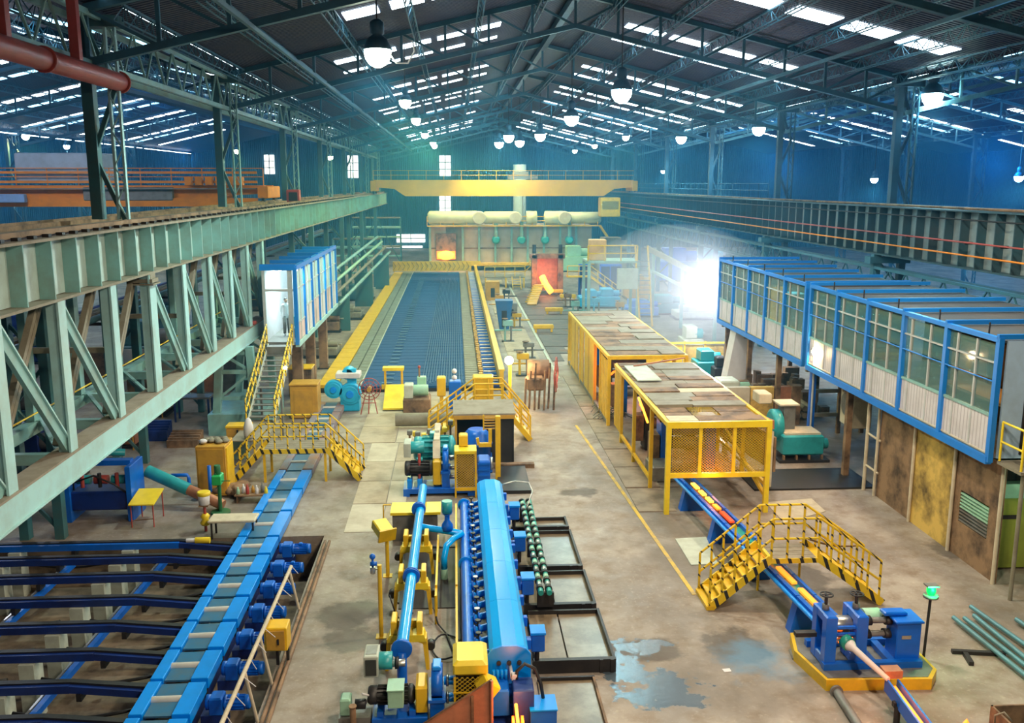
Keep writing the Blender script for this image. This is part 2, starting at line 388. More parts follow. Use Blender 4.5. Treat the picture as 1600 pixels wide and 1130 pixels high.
for bi, (xr, xa, xb) in enumerate(bays):
    for sgn, xe in ((-1, xa), (1, xb)):
        for si, (y, w) in enumerate(SY):
            n = 5
            a, e = 2.9, abs(xe-xr)-1.0
            if bi == 0 and sgn < 0: e = 11.2
            for i in range(n):
                t0 = a+(e-a)*i/n+.12; t1 = a+(e-a)*(i+1)/n-.12-.25*random.random()
                if random.random() < (.06 if bi == 0 else .12): continue
                slope_piece('skylight_pane', xr, xr+sgn*t0, xr+sgn*t1, y-w/2, y+w/2-.25*w*random.random()*(si > 1), skylight if bi == 0 or si % 2 else skylight_dim, .03, -.03, ceiling)
# open light gap along the left eaves
for i in range(26):
    y0 = 21+i*3.4
    if y0 > 105: break
    box('eaves_light_pane', XL0+.25, XL0+.55, y0, y0+3.4-.35-(1.2 if i % 4 == 3 else 0), 15.0, 15.04, skylight, ceiling)
for i in range(24):
    y0 = 40+i*4.4
    box('eaves_light_pane', -39.3, -39.0, y0, y0+3.9-(1.2 if i % 5 == 3 else 0), 14.55, 14.6, skylight, ceiling)
# ---- end and side walls
def wall(name, x0, x1, y0, y1, z0, z1): return box(name, x0, x1, y0, y1, z0, z1, wallsheet, None, 'structure')
m = MB()
m.prism([(XL0-59.9, 0), (XR0+60, 0), (XR0+60, roofz(XR0)), (XR+60.2, ZR), (XR0+30, roofz(XR0)), (XR+30.2, ZR), (XR0, roofz(XR0)), (XR, ZR), (XL0, roofz(XL0)), (XR-30, ZR), (XL0-29.9, roofz(XL0)), (XR-60, ZR), (XL0-59.9, roofz(XL0))], 'y', 150, 150.3)
m.build('wall_back', wallsheet, None, 'structure')
wall('wall_left', XL0-60.3, XL0-59.95, YN, 150, 0, 14.9)
wall('wall_right', XR0+60.0, XR0+60.35, YN, 150, 0, 14.9)
wn = 0
for (px0, px1, py0, py1) in ((687, 704, 243, 275), (687, 704, 301, 337), (414, 428, 242, 272), (544, 559, 243, 278), (127, 135, 240, 270), (1528, 1541, 275, 320), (620, 664, 366, 379), (596, 660, 384, 392)):
    a = P(px0, py1, Y=149.9); c = P(px1, py0, Y=149.9); wn += 1
    w = box('window_%d' % wn, a[0], c[0], 149.8, 149.98, a[2], c[2], daywin, None, 'structure')
    bar('window_frame', ((a[0]+c[0])/2, 149.75, a[2]), ((a[0]+c[0])/2, 149.75, c[2]), .12, .1, roofsteel, w)
    nb = max(1, int((c[2]-a[2])/1.4))
    for i in range(1, nb+1): bar('glazing_bar', (a[0], 149.75, a[2]+(c[2]-a[2])*i/(nb+1)), (c[0], 149.75, a[2]+(c[2]-a[2])*i/(nb+1)), .1, .12, roofsteel, w)

# ================================================================ ROOF STEEL
def truss(Y, xr, xa, xb, label, group, m_=None, n=6):
    m_ = m_ or roofsteel
    t = thing('roof_truss', (xr, Y, roofz(xa, xr)-1.5), label, 'truss', group)
    for xe in (xa, xb):
        zt = roofz(xr, xr)-.12; ze = roofz(xe, xr)-.12
        bar('top_chord', (xr, Y, zt), (xe, Y, ze), .22, .2, m_, t)
        bar('bottom_chord', (xr, Y, zt-1.38), (xe, Y, ze-1.38), .22, .2, m_, t)
        for i in range(n+1):
            f0 = i/n; x0 = xr+(xe-xr)*f0; z0 = zt+(ze-zt)*f0
            if i or xe == xa: bar('truss_post', (x0, Y, z0), (x0, Y, z0-1.38), .11, .11, m_, t)
            if i < n:
                x1 = xr+(xe-xr)*(i+1)/n; z1 = zt+(ze-zt)*(i+1)/n
                bar('truss_diagonal', (x0, Y, z0-1.38), (x1, Y, z1), .09, .09, m_, t)
    return t
CY = [11.1, 26.5, 41.9, 57.3, 72.7, 88.1, 103.5, 118.9, 134.3]
tr_lt = mat('lit_truss_steel', (.035, .15, .22), .5, 0, .4, (.03, .05, .06))
k = 0
for y in CY[1:]:
    truss(y, XR, XL0, XR0, '%s lattice truss under the main roof, counted from the camera, on the column line' % ORD[k], 'trusses under the main roof', tr_lt, 8)
    k += 1
for k, y in enumerate(CY[2:7]):
    truss(y, XR+30.2, XR0, XR0+30, '%s blue lattice truss counted from the camera, under the roof right of the right columns' % ORD[k], 'trusses under the right bay roof', mat('pale_blue_truss_steel', (.16, .38, .45), .5, 0, .4, (.05, .07, .07)), 6)
for k, y in enumerate(CY[2:7]):
    truss(y, XR-30, XL0-29.9, XL0, '%s dark lattice truss counted from the camera, beyond the left column row' % ORD[k], 'trusses under the left bay roof', roofsteel, 6)
# lattice purlins carried by the trusses
def purlin_mesh(L_, m_):
    b_ = MB(); d = .5
    b_.bar((0, 0, 0), (0, L_, 0), .07, .06); b_.bar((-.12, 0, -d), (-.12, L_, -d), .04, .04); b_.bar((.12, 0, -d), (.12, L_, -d), .04, .04)
    n = int(L_/1.1)
    for i in range(n):
        y0 = L_*i/n; y1 = L_*(i+.5)/n; y2 = L_*(i+1)/n
        for s in (-.12, .12):
            b_.bar((s, y0, -d), (0, y1, 0), .025, .025); b_.bar((0, y1, 0), (s, y2, -d), .025, .025)
    return b_.mesh('purlin', m_)
plm = purlin_mesh(15.2, tr_lt)
for xr, xa, xb in bays:
    main = xr == XR
    for sgn, xe in ((-1, xa), (1, xb)):
        for d in ((1.6, 4.2, 6.8, 9.4, 12, 14.2) if main else (2.5, 6, 9.5, 13)):
            x = xr+sgn*d
            for y in CY[1:7]:
                put('lattice_purlin', plm, Matrix.Translation((x, y+.1, roofz(x, xr)-.1)), ceiling)
bar('ridge_beam', (XR, YN, ZR-.3), (XR, 149, ZR-.3), .3, .35, roofsteel, ceiling)

# ---- column rows
def column(X, Y, z0, z1, label, group, ml, mr, w=.72):
    t = thing('lattice_column', (X, Y, z0), label, 'column', group)
    bar('column_leg', (X-w/2, Y, z0), (X-w/2, Y, z1), .3, .34, ml, t, (0, 1, 0))
    # front leg: two angles laced together
    for s in (-.13, .13): bar('column_leg', (X+w/2+s, Y-.1, z0), (X+w/2+s, Y-.1, z1), .06, .14, mr, t, (0, 1, 0))
    b_ = MB(); n = int((z1-z0)/.45)
    for i in range(n):
        za = z0+(z1-z0)*i/n; zb = z0+(z1-z0)*(i+1)/n; s = .13 if i % 2 else -.13
        b_.bar((X+w/2-s, Y-.16, za), (X+w/2+s, Y-.16, zb), .05, .03)
    b_.build('lacing', mr, t)
    n = max(2, int((z1-z0)/1.5))
    for i in range(n):
        za = z0+(z1-z0)*i/n; zb = z0+(z1-z0)*(i+1)/n; s = 1 if i % 2 else -1
        bar('column_brace', (X-s*w/2, Y, za), (X+s*w/2, Y, zb), .12, .12, ml, t)
    bar('cap_plate', (X-w/2-.3, Y, z1), (X+w/2+.3, Y, z1), .5, .3, ml, t)
    return t
ZG = 9.2
for k, y in enumerate(CY[1:8]):
    column(-9.78, y+(1 if k == 0 else 0), ZG, roofz(XL0)-.1-1.4+1.2, '%s lattice column standing on the left crane walkway' % (ORD[k]+' in the row' if k else 'large dark green'), 'columns on the left walkway', teal_dk, teal_lt if k == 0 else teal)
for k, y in enumerate(CY[2:8]):
    column(20.3, y, ZG, roofz(XR0)-.3, '%s steel column counted from the camera, rising above the right crane girder' % ORD[k], 'columns above the right girder', roofsteel, tr_lt)
for k, y in enumerate(CY[1:8]):
    column(XR0+30, y, 0, roofz(XR0)-.3, '%s steel column counted from the camera, in the outer row far to the right' % ORD[k], 'columns of the outer right row', roofsteel, tr_lt, 1.0)
    column(XL0-29.9, y, 0, roofz(XL0)-.3, '%s steel column counted from the camera, in the outer row far to the left' % ORD[k], 'columns of the outer left row', roofsteel, tr_lt, 1.0)
# ---- long lattice girder that links the left columns, red gas pipe under it
t = thing('longitudinal_truss', (-10.2, 60, 13.2), 'grey-green lattice girder running lengthways above the left columns', 'truss')
for s in (-.35, .35):
    for z in (13.35, 14.65): bar('truss_chord', (-10+s, 4, z), (-10+s, 120, z), .14, .16, teal, t)
for i in range(116):
    y = 4+i; s = (i % 2)
    bar('truss_diagonal', (-9.65, y, 13.35 if s else 14.65), (-9.65, y+1, 14.65 if s else 13.35), .06, .06, teal, t)
t = thing('gas_pipe', (-9.25, 18, 12.6), 'thick red pipe ending at the nearest left column', 'pipe')
rod('pipe_body', (-9.3, 6, 12.98), (-9.3, 27.6, 12.98), .25, red_paint, t, 20)
for y in (12, 17.5, 22.6, 27.5): rod('pipe_flange', (-9.3, y, 12.98), (-9.3, y+.1, 12.98), .3, red_paint, t, 20)
for y in (20.8, 24.6): bar('pipe_hanger', (-9.3, y, 13.1), (-9.3, y, 15.1), .22, .22, red_paint, t)
# a few cross pipes in the bracing plane, longitudinal ties
for k, (x, z) in enumerate(((-5.2, 14.2), (13.5, 14.6))):
    b_ = thing('roof_tie', (x, 60, z), 'thin steel tie hanging below the %s roof slope, lengthways' % ('left' if k == 0 else 'right'), 'tie')
    bar('tie_bar', (x, 20, z), (x, 118, z), .1, .12, tr_lt, b_)

# ================================================================ LEFT CRANE RUNWAY
XG = -8.6
g1 = thing('runway_girder', (XG, 60, 7.7), 'long pale green plate girder with upright ribs and dusty crane rail on top', 'girder')
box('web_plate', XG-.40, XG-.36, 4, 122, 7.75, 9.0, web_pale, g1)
box('top_flange', XG-.75, XG, 4, 122, 9.0, 9.06, dusty, g1)
box('bottom_flange', XG-.75, XG, 4, 122, 7.68, 7.74, brown_steel, g1)
for i in range(80):
    y = 15.2+i*1.33
    if y > 121: break
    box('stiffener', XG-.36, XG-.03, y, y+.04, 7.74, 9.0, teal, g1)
box('crane_rail', XG-.45, XG-.33, 4, 122, 9.1, 9.22, rust, g1)
for i in range(95):
    y = 15+i*.72
    box('rail_clip', XG-.3, XG-.16, y, y+.16, 9.06, 9.13, black, g1)
wk = thing('runway_walkway', (-10, 60, 9), 'dusty steel walkway deck between the two left crane rails', 'walkway')
box('deck_plate', -11.0, XG-.78, 4, 122, 8.98, 9.04, dusty, wk)
box('deck_kerb', -11.06, -10.98, 4, 122, 9.0, 9.16, rust, wk)
g2 = thing('runway_girder', (-11.6, 60, 7.7), 'dark crane girder of the neighbouring hall behind the left walkway', 'girder')
box('web_plate', -11.5, -11.45, 4, 122, 7.75, 9.0, teal_dk, g2); box('top_flange', -11.8, -11.12, 4, 122, 9.0, 9.06, brown_steel, g2)
box('crane_rail', -11.5, -11.4, 4, 122, 9.06, 9.2, rust, g2)
# support truss under the girder, near half
ts = thing('runway_truss', (XG, 30, 3.65), 'pale teal lattice truss carrying the left crane girder', 'truss')
box('bottom_chord_web', XG-.04, XG, 4, 42.6, 3.68, 4.24, teal_lt, ts)
box('bottom_chord_flange', XG-.5, XG+.02, 4, 42.6, 4.24, 4.29, dusty, ts)
box('bottom_chord_flange', XG-.5, XG+.04, 4, 42.6, 3.64, 3.68, teal_lt, ts)
for i, y in enumerate([8.6, 11.6, 14.65, 17.8, 20.75, 23.9, 26.95, 30.15, 33.4, 36.4, 39.4, 42.5]):
    big = i in (6,)
    w = .42 if big else .26
    bar('truss_post', (XG-.2, y, 4.27), (XG-.2, y, 7.7), .22, w, teal_lt, ts, (0, 1, 0))
    bar('post_flange', (XG-.04, y, 4.27), (XG-.04, y, 7.7), .05, w+.12, teal_lt, ts, (0, 1, 0))
    if i < 11 and i != 5:
        y1 = y+3.05
        bar('truss_diagonal', (XG-.16, y+.1, 7.6), (XG-.16, y1-.1, 4.35), .1, .3, teal, ts)
        bar('truss_diagonal', (XG-.16, y+.22, 7.6), (XG-.16, y1+.02, 4.35), .2, .04, teal_lt, ts)
    # rear plane with dusty lattice diagonals
    bar('rear_post', (XG-2.3, y, 4.2), (XG-2.3, y, 7.7), .2, .3, teal, ts, (0, 1, 0))
    if i > 0 and i != 7:
        for o_ in (-.09, .09): bar('rear_diagonal', (XG-.55+o_*0, y+o_, 7.6), (XG-.55, y-2.75+o_, 4.32), .14, .12, brown_steel, ts)
    bar('cross_beam', (XG-.4, y, 4.1), (XG-2.4, y, 4.1), .2, .25, teal, ts)
    if i % 2: bar('cross_beam', (XG-.4, y+.2, 6.0), (XG-2.4, y+.2, 6.0), .12, .14, brown_steel, ts)
box('rear_chord', XG-2.45, XG-2.15, 4, 42.6, 3.9, 4.2, teal, ts)
rod('hand_rope', (XG-.9, 8, 5.1), (XG-.9, 42, 5.1), .02, yellow_lt, ts, 6)
bar('stay', (XG-2.2, 20.7, 4.2), (XG-.5, 17.8, 4.2), .1, .08, teal, ts)
m = MB()
for i in range(11):
    y = 8.6+i*3.1; m.bar((XG-.5, y, 4.2), (XG-2.2, y+3.1, 4.2), .1, .06)
m.build('plan_bracing', teal, ts)
# bearing block between girder and the wide post
b_ = MB().box(XG-.5, XG+.06, 26.7, 27.25, 7.45, 7.55).box(XG-.42, XG, 26.75, 27.2, 7.55, 7.68).box(XG-.5, XG+.1, 26.65, 27.3, 7.38, 7.42)
b_.build('bearing_block', brown_steel, ts)
rl = MB().box(XG-.1, XG+.1, 39.6, 39.9, 4.3, 4.45, .03); tag(rl.build('warning_lamp', red_paint), 'small red box on the bottom chord of the left truss', 'box')
# trestle under the truss end
tq = thing('steel_trestle', (-9, 38.5, 0), 'dark teal braced trestle standing under the far end of the left truss', 'trestle')
for (x, y) in ((-9.9, 38), (-8.35, 38), (-9.9, 42), (-8.35, 42)):
    bar('trestle_leg', (x+(.25 if x < -9 else -.1), y, 3.65), (x, y, .9), .3, .3, teal, tq)
for z in (1.5, 2.6, 3.4):
    for y in (38, 42): bar('trestle_beam', (-9.9, y, z), (-8.3, y, z), .14, .16, teal, tq)
for y in (38, 42):
    bar('trestle_brace', (-9.8, y, 1.5), (-8.4, y, 2.6), .1, .1, teal, tq); bar('trestle_brace', (-8.4, y, 2.6), (-9.8, y, 3.5), .1, .1, teal, tq)
box('trestle_footing', -10.2, -8.0, 37.6, 42.4, 0, .9, teal, tq)
# girder piers further back
for k, y in enumerate((57.3, 72.7, 88.1, 103.5)):
    t = thing('girder_pier', (-9.2, y, 0), 'green braced pier under the left crane girder, %s beyond the left cabin' % ['first', 'second', 'third', 'last'][k], 'pier', 'piers under the left girder')
    for x in (-9.9, -8.7):
        bar('pier_leg', (x, y, 0), (x, y, 7.68), .3, .3, teal_dk, t, (0, 1, 0))
    for i in range(5):
        z = .4+i*1.4; s = 1 if i % 2 else -1
        bar('pier_brace', (-9.3-s*.6, y, z), (-9.3+s*.6, y, z+1.4), .1, .1, teal_dk, t)

# ================================================================ RIGHT CRANE RUNWAY
XQ = 19.3
rgm = mat('grey_blue_girder_paint', (.025, .08, .11), .5, 0, .5, (.05, .05, .05), 1)
g3 = thing('runway_girder', (XQ, 60, 7), 'long dark blue-grey plate girder on the right with red and orange conductor rails', 'girder')
box('web_plate', XQ+.4, XQ+.45, 14, 122, 7.05, 9.14, mat('pale_grey_web_paint', (.26, .34, .36), .5, 0, .5, (.1, .12, .12), 1), g3)
box('top_flange', XQ, XQ+1.0, 14, 122, 9.14, 9.2, rgm, g3); box('bottom_flange', XQ, XQ+.8, 14, 122, 7.0, 7.06, rgm, g3)
for i in range(86):
    y = 22+i*1.16
    box('stiffener', XQ+.04, XQ+.4, y, y+.05, 7.06, 9.14, rgm, g3)
for i in range(43):
    y = 22.4+i*2.32
    bar('rail_bracket', (XQ+.1, y, 8.0), (XQ-.2, y, 8.0), .12, .1, black, g3)
rod('conductor_rail', (XQ-.2, 20, 8.03), (XQ-.2, 118, 8.03), .035, red_paint, g3, 8, label='red conductor rail')
rod('conductor_rail', (XQ-.2, 20, 7.55), (XQ-.2, 118, 7.55), .035, orange, g3, 8, label='orange conductor rail')
rod('crane_rail', (XQ+.5, 14, 9.25), (XQ+.5, 122, 9.25), .06, rust, g3, 8)
rod('handrail_bar', (XQ+.05, 14, 8.85), (XQ+.05, 122, 8.85), .03, black, g3, 8)
t = thing('longitudinal_truss', (XQ, 60, 5.4), 'shallow lattice truss running lengthways below the right crane girder', 'truss')
for z in (5.45, 6.4):
    for s in (0, .5): bar('truss_chord', (XQ+s, 20, z), (XQ+s, 118, z), .1, .12, tr_lt if s == 0 else roofsteel, t)
for i in range(126):
    y = 20+i*.78
    s = i % 2
    bar('truss_diagonal', (XQ, y, 5.45 if s else 6.4), (XQ, y+.78, 6.4 if s else 5.45), .06, .05, tr_lt, t)
for k, y in enumerate((26.5, 41.9, 57.3, 72.7, 88.1, 103.5)):
    t = thing('girder_pier', (XQ+.6, y, 0), '%s pier counted from the camera, under the right crane girder' % ORD[k], 'pier', 'piers under the right girder')
    bar('pier_leg', (XQ+.1, y, 0), (XQ+.1, y, 7), .34, .34, tr_lt, t, (0, 1, 0)); bar('pier_leg', (XQ+1.3, y, 0), (XQ+1.3, y, 7), .3, .3, roofsteel, t, (0, 1, 0))
    for i in range(5):
        z = .3+i*1.3; s = 1 if i % 2 else -1
        bar('pier_brace', (XQ+.7-s*.6, y, z), (XQ+.7+s*.6, y, z+1.3), .1, .1, roofsteel, t)
    bar('cap_plate', (XQ-.3, y, 6.75), (XQ+1.6, y, 6.75), .6, .3, tr_lt, t)
# railing along the top of the right girder
t = thing('runway_railing', (XQ+.9, 70, 9.2), 'thin dark railing on top of the right crane girder', 'railing')
for z in (9.75, 10.2): rod('rail_tube', (XQ+1, 60, z), (XQ+1, 120, z), .025, tr_lt, t, 6)
for i in range(31): rod('rail_post', (XQ+1, 60+i*2, 9.2), (XQ+1, 60+i*2, 10.2), .025, tr_lt, t, 6)

# ================================================================ CRANES
def crane(Y, xa, xb, zb, hgt, m_, label, cat_label, gap=2.4):
    t = thing('bridge_crane', ((xa+xb)/2, Y, zb), label, 'crane')
    for i, y in enumerate((Y, Y+gap)):
        b_ = MB()
        b_.prism([(xa, zb+hgt), (xa, zb+hgt*.55), (xa+2.2, zb+hgt*.55 if 0 else zb+hgt*.45), (xa+3.4, zb), (xb-3.4, zb), (xb-2.2, zb+hgt*.45), (xb, zb+hgt*.55), (xb, zb+hgt)], 'y', y-.28, y+.28)
        b_.build('girder_beam', m_, t)
    for x in (xa, xb): MB().box(x-.3, x+.3, Y-.8, Y+gap+.8, zb+hgt*.3, zb+hgt*.95, .04).build('end_carriage', m_, t)
    for z in (.5, 1.0): rod('rail_tube', (xa, Y-.4, zb+hgt+z), (xb, Y-.4, zb+hgt+z), .03, m_, t, 6)
    n = int((xb-xa)/1.8)
    for i in range(n+1): rod('rail_post', (xa+(xb-xa)*i/n, Y-.4, zb+hgt), (xa+(xb-xa)*i/n, Y-.4, zb+hgt+1), .03, m_, t, 6)
    for x in (xa, xb):
        for dy in (-.5, gap+.5): rod('wheel', (x-.08, Y+dy, zb+hgt*.3), (x+.08, Y+dy, zb+hgt*.3), .3, black, t, 16)
    return t
t = crane(104, -8.8, 19.9, 8.85, 1.75, mat('amber_crane_paint', (.70, .36, .01), .45, 0, .3, (.3, .14, .02), .6), 'yellow bridge crane spanning the hall in the distance', '')
xc = 7.6
MB().box(xc-1.6, xc+1.6, 103.9, 106.5, 10.7, 11.0, .03).box(xc-1.1, xc+.6, 104.3, 106, 11.0, 11.5, .05).build('trolley', greysteel, t)
b_ = MB().box(16.0, 18.2, 102.6, 104.2, 6.6, 8.7, .08); b_.build('operator_cabin', yellow, t); box('cabin_window', 16.2, 18.0, 102.57, 102.62, 7.4, 8.3, glass, t)
rod('hoist_rope', (xc, 105.2, 10.7), (xc, 105.2, 6.2), .05, steel, t, 6)
t = crane(58, -38.5, -11.45, 9.0, 1.1, orange, 'orange bridge crane in the neighbouring hall behind the left columns', '')
for z in (9.1, 10.3, 10.85): bar('side_rail', (-38, 57.5, z), (-11.8, 57.5, z), .08, .14 if z > 9.5 else .5, orange, t)
bar('foot_walk', (-38, 57.3, 9.9), (-11.8, 57.3, 9.9), .5, .06, greysteel, t)
MB().box(-26.0, -21.0, 57.9, 60.6, 10.3, 12.0, .08).build('trolley', mat('pale_blue_grey_sheet', (.42, .5, .6), .6), t)
MB().box(-22, -16.8, 57.4, 57.9, 9.2, 10.0, .05).build('electrical_cabinet', greysteel, t)
MB().box(-27.3, -25.2, 56.9, 57.3, 9.1, 9.6, .05).build('motor_box', mat('powder_blue_paint', (.25, .4, .7), .5), t)
for i in range(6): MB().box(-15.8+i*.6-.2, -15.8+i*.6+.2, 57.2, 57.7, 10.1, 10.6, .03).build('motor_box', orange, t)
t = thing('crane_end_stop', (-10.3, 57, 9.05), 'square red buffer box on the left crane walkway', 'box')
MB().box(-9.95, -9.2, 56.6, 57.2, 9.06, 9.85, .04).build('buffer_body', red_paint, t); box('buffer_pad', -9.8, -9.3, 56.5, 56.6, 9.2, 9.7, black, t)

# ================================================================ HIGH-BAY LAMPS
def bay_lamp(X, Y, z, bulbm, color, power, label, group, big=1.0, light=True, cone=176):
    t = thing('high_bay_lamp', (X, Y, z), label, 'lamp', group)
    top = roofz(X, XR if XL0 < X < XR0 else (XR+30.2 if X > 0 else XR-30))+.05
    rod('hanging_rod', (X, Y, z+.75*big), (X, Y, top), .025, black, t, 6)
    MB().lathe((X, Y, z+.1*big), (X, Y, z+.8*big), [(0, .34*big), (.02, .36*big), (.35, .24*big), (.5, .12*big), (.52, .17*big), (.9, .17*big), (1, .08*big)], 16).build('reflector', roofsteel, t)
    MB().lathe((X, Y, z-.30*big), (X, Y, z+.12*big), [(0, .08*big), (.15, .2*big), (.45, .29*big), (.75, .32*big), (1, .32*big)], 16).build('bulb', bulbm, t)
    if light:
        lamp_light('lamp_light', 'SPOT', (X, Y, z-.42*big), color, power, .35, (X, Y, 0), cone, .35, t)
    return t
CYN = (.35, .80, 1); WRM = (1, .84, .62); GRN = (.78, 1, .38)
bay_lamp(-2.25, 29.2, 14, bulb_gr, (.84, 1, .88), 3400, 'big bell lamp with a loose cable, glaring near the top of the picture', 'bay lamps over the left of the hall', 1.25)
m = MB().tube([(-1.95, 29.2, 14.1), (-1.7, 29.2, 13.75), (-1.35, 29.2, 13.75), (-1.15, 29.2, 14.1), (-1.2, 29.2, 14.4)], .025, 6); tag(m.build('lamp_cable', white_p), 'pale loose cable looping beside the big bell lamp', 'cable')
for k, y in enumerate((46, 58.7, 76.2, 92, 98)):
    bay_lamp(-2.3 if k < 3 else -2.0, y, 14, bulb_gr, GRN, 3200, '%s small yellow-green bay lamp behind the big bell lamp' % ['first', 'second', 'third', 'fourth', 'fifth'][k], 'bay lamps over the left of the hall', .9, k < 4)
for k, (x, y) in enumerate(((7.2, 40.9), (7.05, 57), (7.04, 77.6), (6.2, 89.8), (4.6, 80), (4.4, 92.8))):
    bay_lamp(x, y, 14, bulb_cy, CYN, 1500, '%s cyan-white bay lamp counted from the camera, hanging under the ridge' % ORD[k], 'bay lamps under the ridge', 1.35, k < 4)
for k, (x, y) in enumerate(((21.4, 41.8), (21.9, 67.5), (19.6, 81.3))):
    bay_lamp(x, y, 14 if k else 14, bulb_cy, CYN, 1800, '%s glaring blue-white bay lamp by the right column row' % ORD[k], 'bay lamps over the right girder', 1.4)
for k, (x, y) in enumerate(((14.4, 79.3), (14.4, 96.9), (14.3, 112.1))):
    bay_lamp(x, y, 14, bulb_gr, GRN, 1500, '%s dim yellowish bay lamp over the far right of the hall' % ORD[k], 'dim bay lamps over the far right', .9, k < 2)
# unseen lamps above and behind the camera, shifted right to keep the pit dark
for x, y in ((4.5, 12), (6.5, 22), (6.5, 5), (14, 24)):
    lamp_light('lamp_light', 'SPOT', (x, y, 14), WRM, 3600, .4, (x, y, 0), 165, .4)  # added unseen light, no lamp body
lamp_light('lamp_light', 'SPOT', (5, -4, 14), WRM, 2600, .6, (2, 22, 2), 140, .6)  # added unseen light, no lamp body
for x, y in ((1.5, 36), (10.5, 33), (10.5, 48), (1.5, 50), (10.5, 66), (-5, 66), (4, 82)):
    lamp_light('lamp_light', 'SPOT', (x, y, 14.2), WRM, 1500, .4, (x, y, 0), 150, .5)  # added warm spots over the mid floor, no lamp bodies
for k, (px, py, Y) in enumerate(((104, 229, 120), (370, 236, 110), (516, 246, 118), (40, 213, 90))):
    q = P(px, py, Y=Y); bay_lamp(q[0], q[1], q[2], bulb_cy if k == 0 else bulb_gr, CYN if k == 0 else GRN, 1800, '%s lamp in the dark neighbouring hall on the left, %s' % (['bright white', 'dim green', 'faint green', 'pale green'][k], ['above the orange crane', 'beside the second column', 'near the far columns', 'behind the leftmost lattice'][k]), 'lamps in the left bay', 1.1)
for k, (px, py, Y) in enumerate(((1366, 281, 75), (1592, 278, 60), (1036, 268, 125))):
    q = P(px, py, Y=Y); bay_lamp(q[0], q[1], q[2], bulb_cy, CYN, 2500, '%s blue-white lamp low in the right bay' % ['small', 'glaring', 'tiny distant'][k], 'low lamps in the right bay', .9)
lamp_light('lamp_light', 'POINT', (-24, 48, 13.5), (.75, .82, 1), 1600, .6)  # added to brighten the orange crane, no lamp body
lamp_light('lamp_light', 'POINT', (-25, 90, 13), (.03, .38, 1), 2500, .6)  # added blue light that tints the left bay
lamp_light('lamp_light', 'POINT', (35, 60, 12), (.02, .36, 1), 3000, .6)  # added blue light, no lamp body
lamp_light('lamp_light', 'POINT', (35, 100, 12), (.02, .36, 1), 4000, .6)  # this and the one above: added blue light tinting the right bay

lamp_light('lamp_light', 'SPOT', (4, 100, 14), (.9, 1, .5), 5000, .5, (6, 113, 3), 110, .6)  # added spot that brightens the furnace front

for x, y in ((-2.5, 107.8), (4.5, 108), (11.5, 108)): lamp_light('lamp_light', 'SPOT', (x, y, 13.5), (1, .95, .45), 3000, .5, (x, y+6, 0), 165, .5)  # added yellow spots for the furnace and far haze, no lamp bodies

for x, y in ((65, 70), (65, 110), (-55, 80), (-55, 115)): lamp_light('lamp_light', 'POINT', (x, y, 12), (.02, .36, 1), 3500, .6)  # added blue lights that tint the outer bays
# ================================================================ BUILDERS FOR MACHINES
def motor(name, p0, p1, r, m_, label=None, cat=None, group=None, parent=None, boxm=None, feet=True, fins=14):
    """electric motor lying from p0 (fan end) to p1 (shaft end)"""
    p0 = Vector(p0); p1 = Vector(p1); d = (p1-p0).normalized(); L_ = (p1-p0).length
    if parent is None:
        t = thing(name, (p0.x/2+p1.x/2, p0.y/2+p1.y/2, p0.z-r), label, cat, group)
    else: t = parent
    b_ = MB().lathe(p0, p1, [(0, r*.8), (.04, r*.95), (.18, r*.95), (.19, r*.86), (.84, r*.86), (.85, r*1.0), (.93, r*1.0), (1, r*.5)], 20)
    side = Vector((0, 0, 1)).cross(d).normalized()
    for i in range(fins):
        a = 2*PI*i/fins; n_ = side*math.cos(a)+Vector((0, 0, 1))*math.sin(a)
        q0 = p0+d*(L_*.2)+n_*(r*.92); q1 = p0+d*(L_*.83)+n_*(r*.92); b_.bar(q0, q1, r*.06, r*.2, n_)
    b_.build('motor_body', m_, t)
    rod('shaft', p1-d*.02, p1+d*(.25*r+.08), r*.2, steel, t, 12)
    c = p0+d*(L_*.5)+side*(r*.15)+Vector((0, 0, r*1.05))
    MB().box(c.x-r*.35, c.x+r*.35, c.y-r*.35, c.y+r*.35, c.z-r*.25, c.z+r*.25, .02).build('terminal_box', boxm or m_, t)
    if feet:
        for f_ in (.25, .75):
            c = p0+d*(L_*f_); b_ = MB().box(c.x-max(abs(side.x)*r, .05), c.x+max(abs(side.x)*r, .05), c.y-max(abs(side.y)*r, .05), c.y+max(abs(side.y)*r, .05), c.z-r*1.12, c.z-r*.8)
            b_.build('mounting_foot', m_, t)
    return t
def railing(t, pts, m_, h=.95, mid=1, step=.8, r=.028, post=True):
    """top tube, mid tubes and posts along a polyline of foot points"""
    for a, c in zip(pts[:-1], pts[1:]):
        a = Vector(a); c = Vector(c)
        for k in range(mid+1): rod('rail_tube', a+Vector((0, 0, h*(1-k/(mid+1)))), c+Vector((0, 0, h*(1-k/(mid+1)))), r, m_, t, 8)
        n = max(1, round((c-a).length/step))
        for i in range(n+1):
            if i == 0 and a != Vector(pts[0]): continue
            q = a+(c-a)*(i/n); rod('rail_post', q, q+Vector((0, 0, h)), r, m_, t, 8)
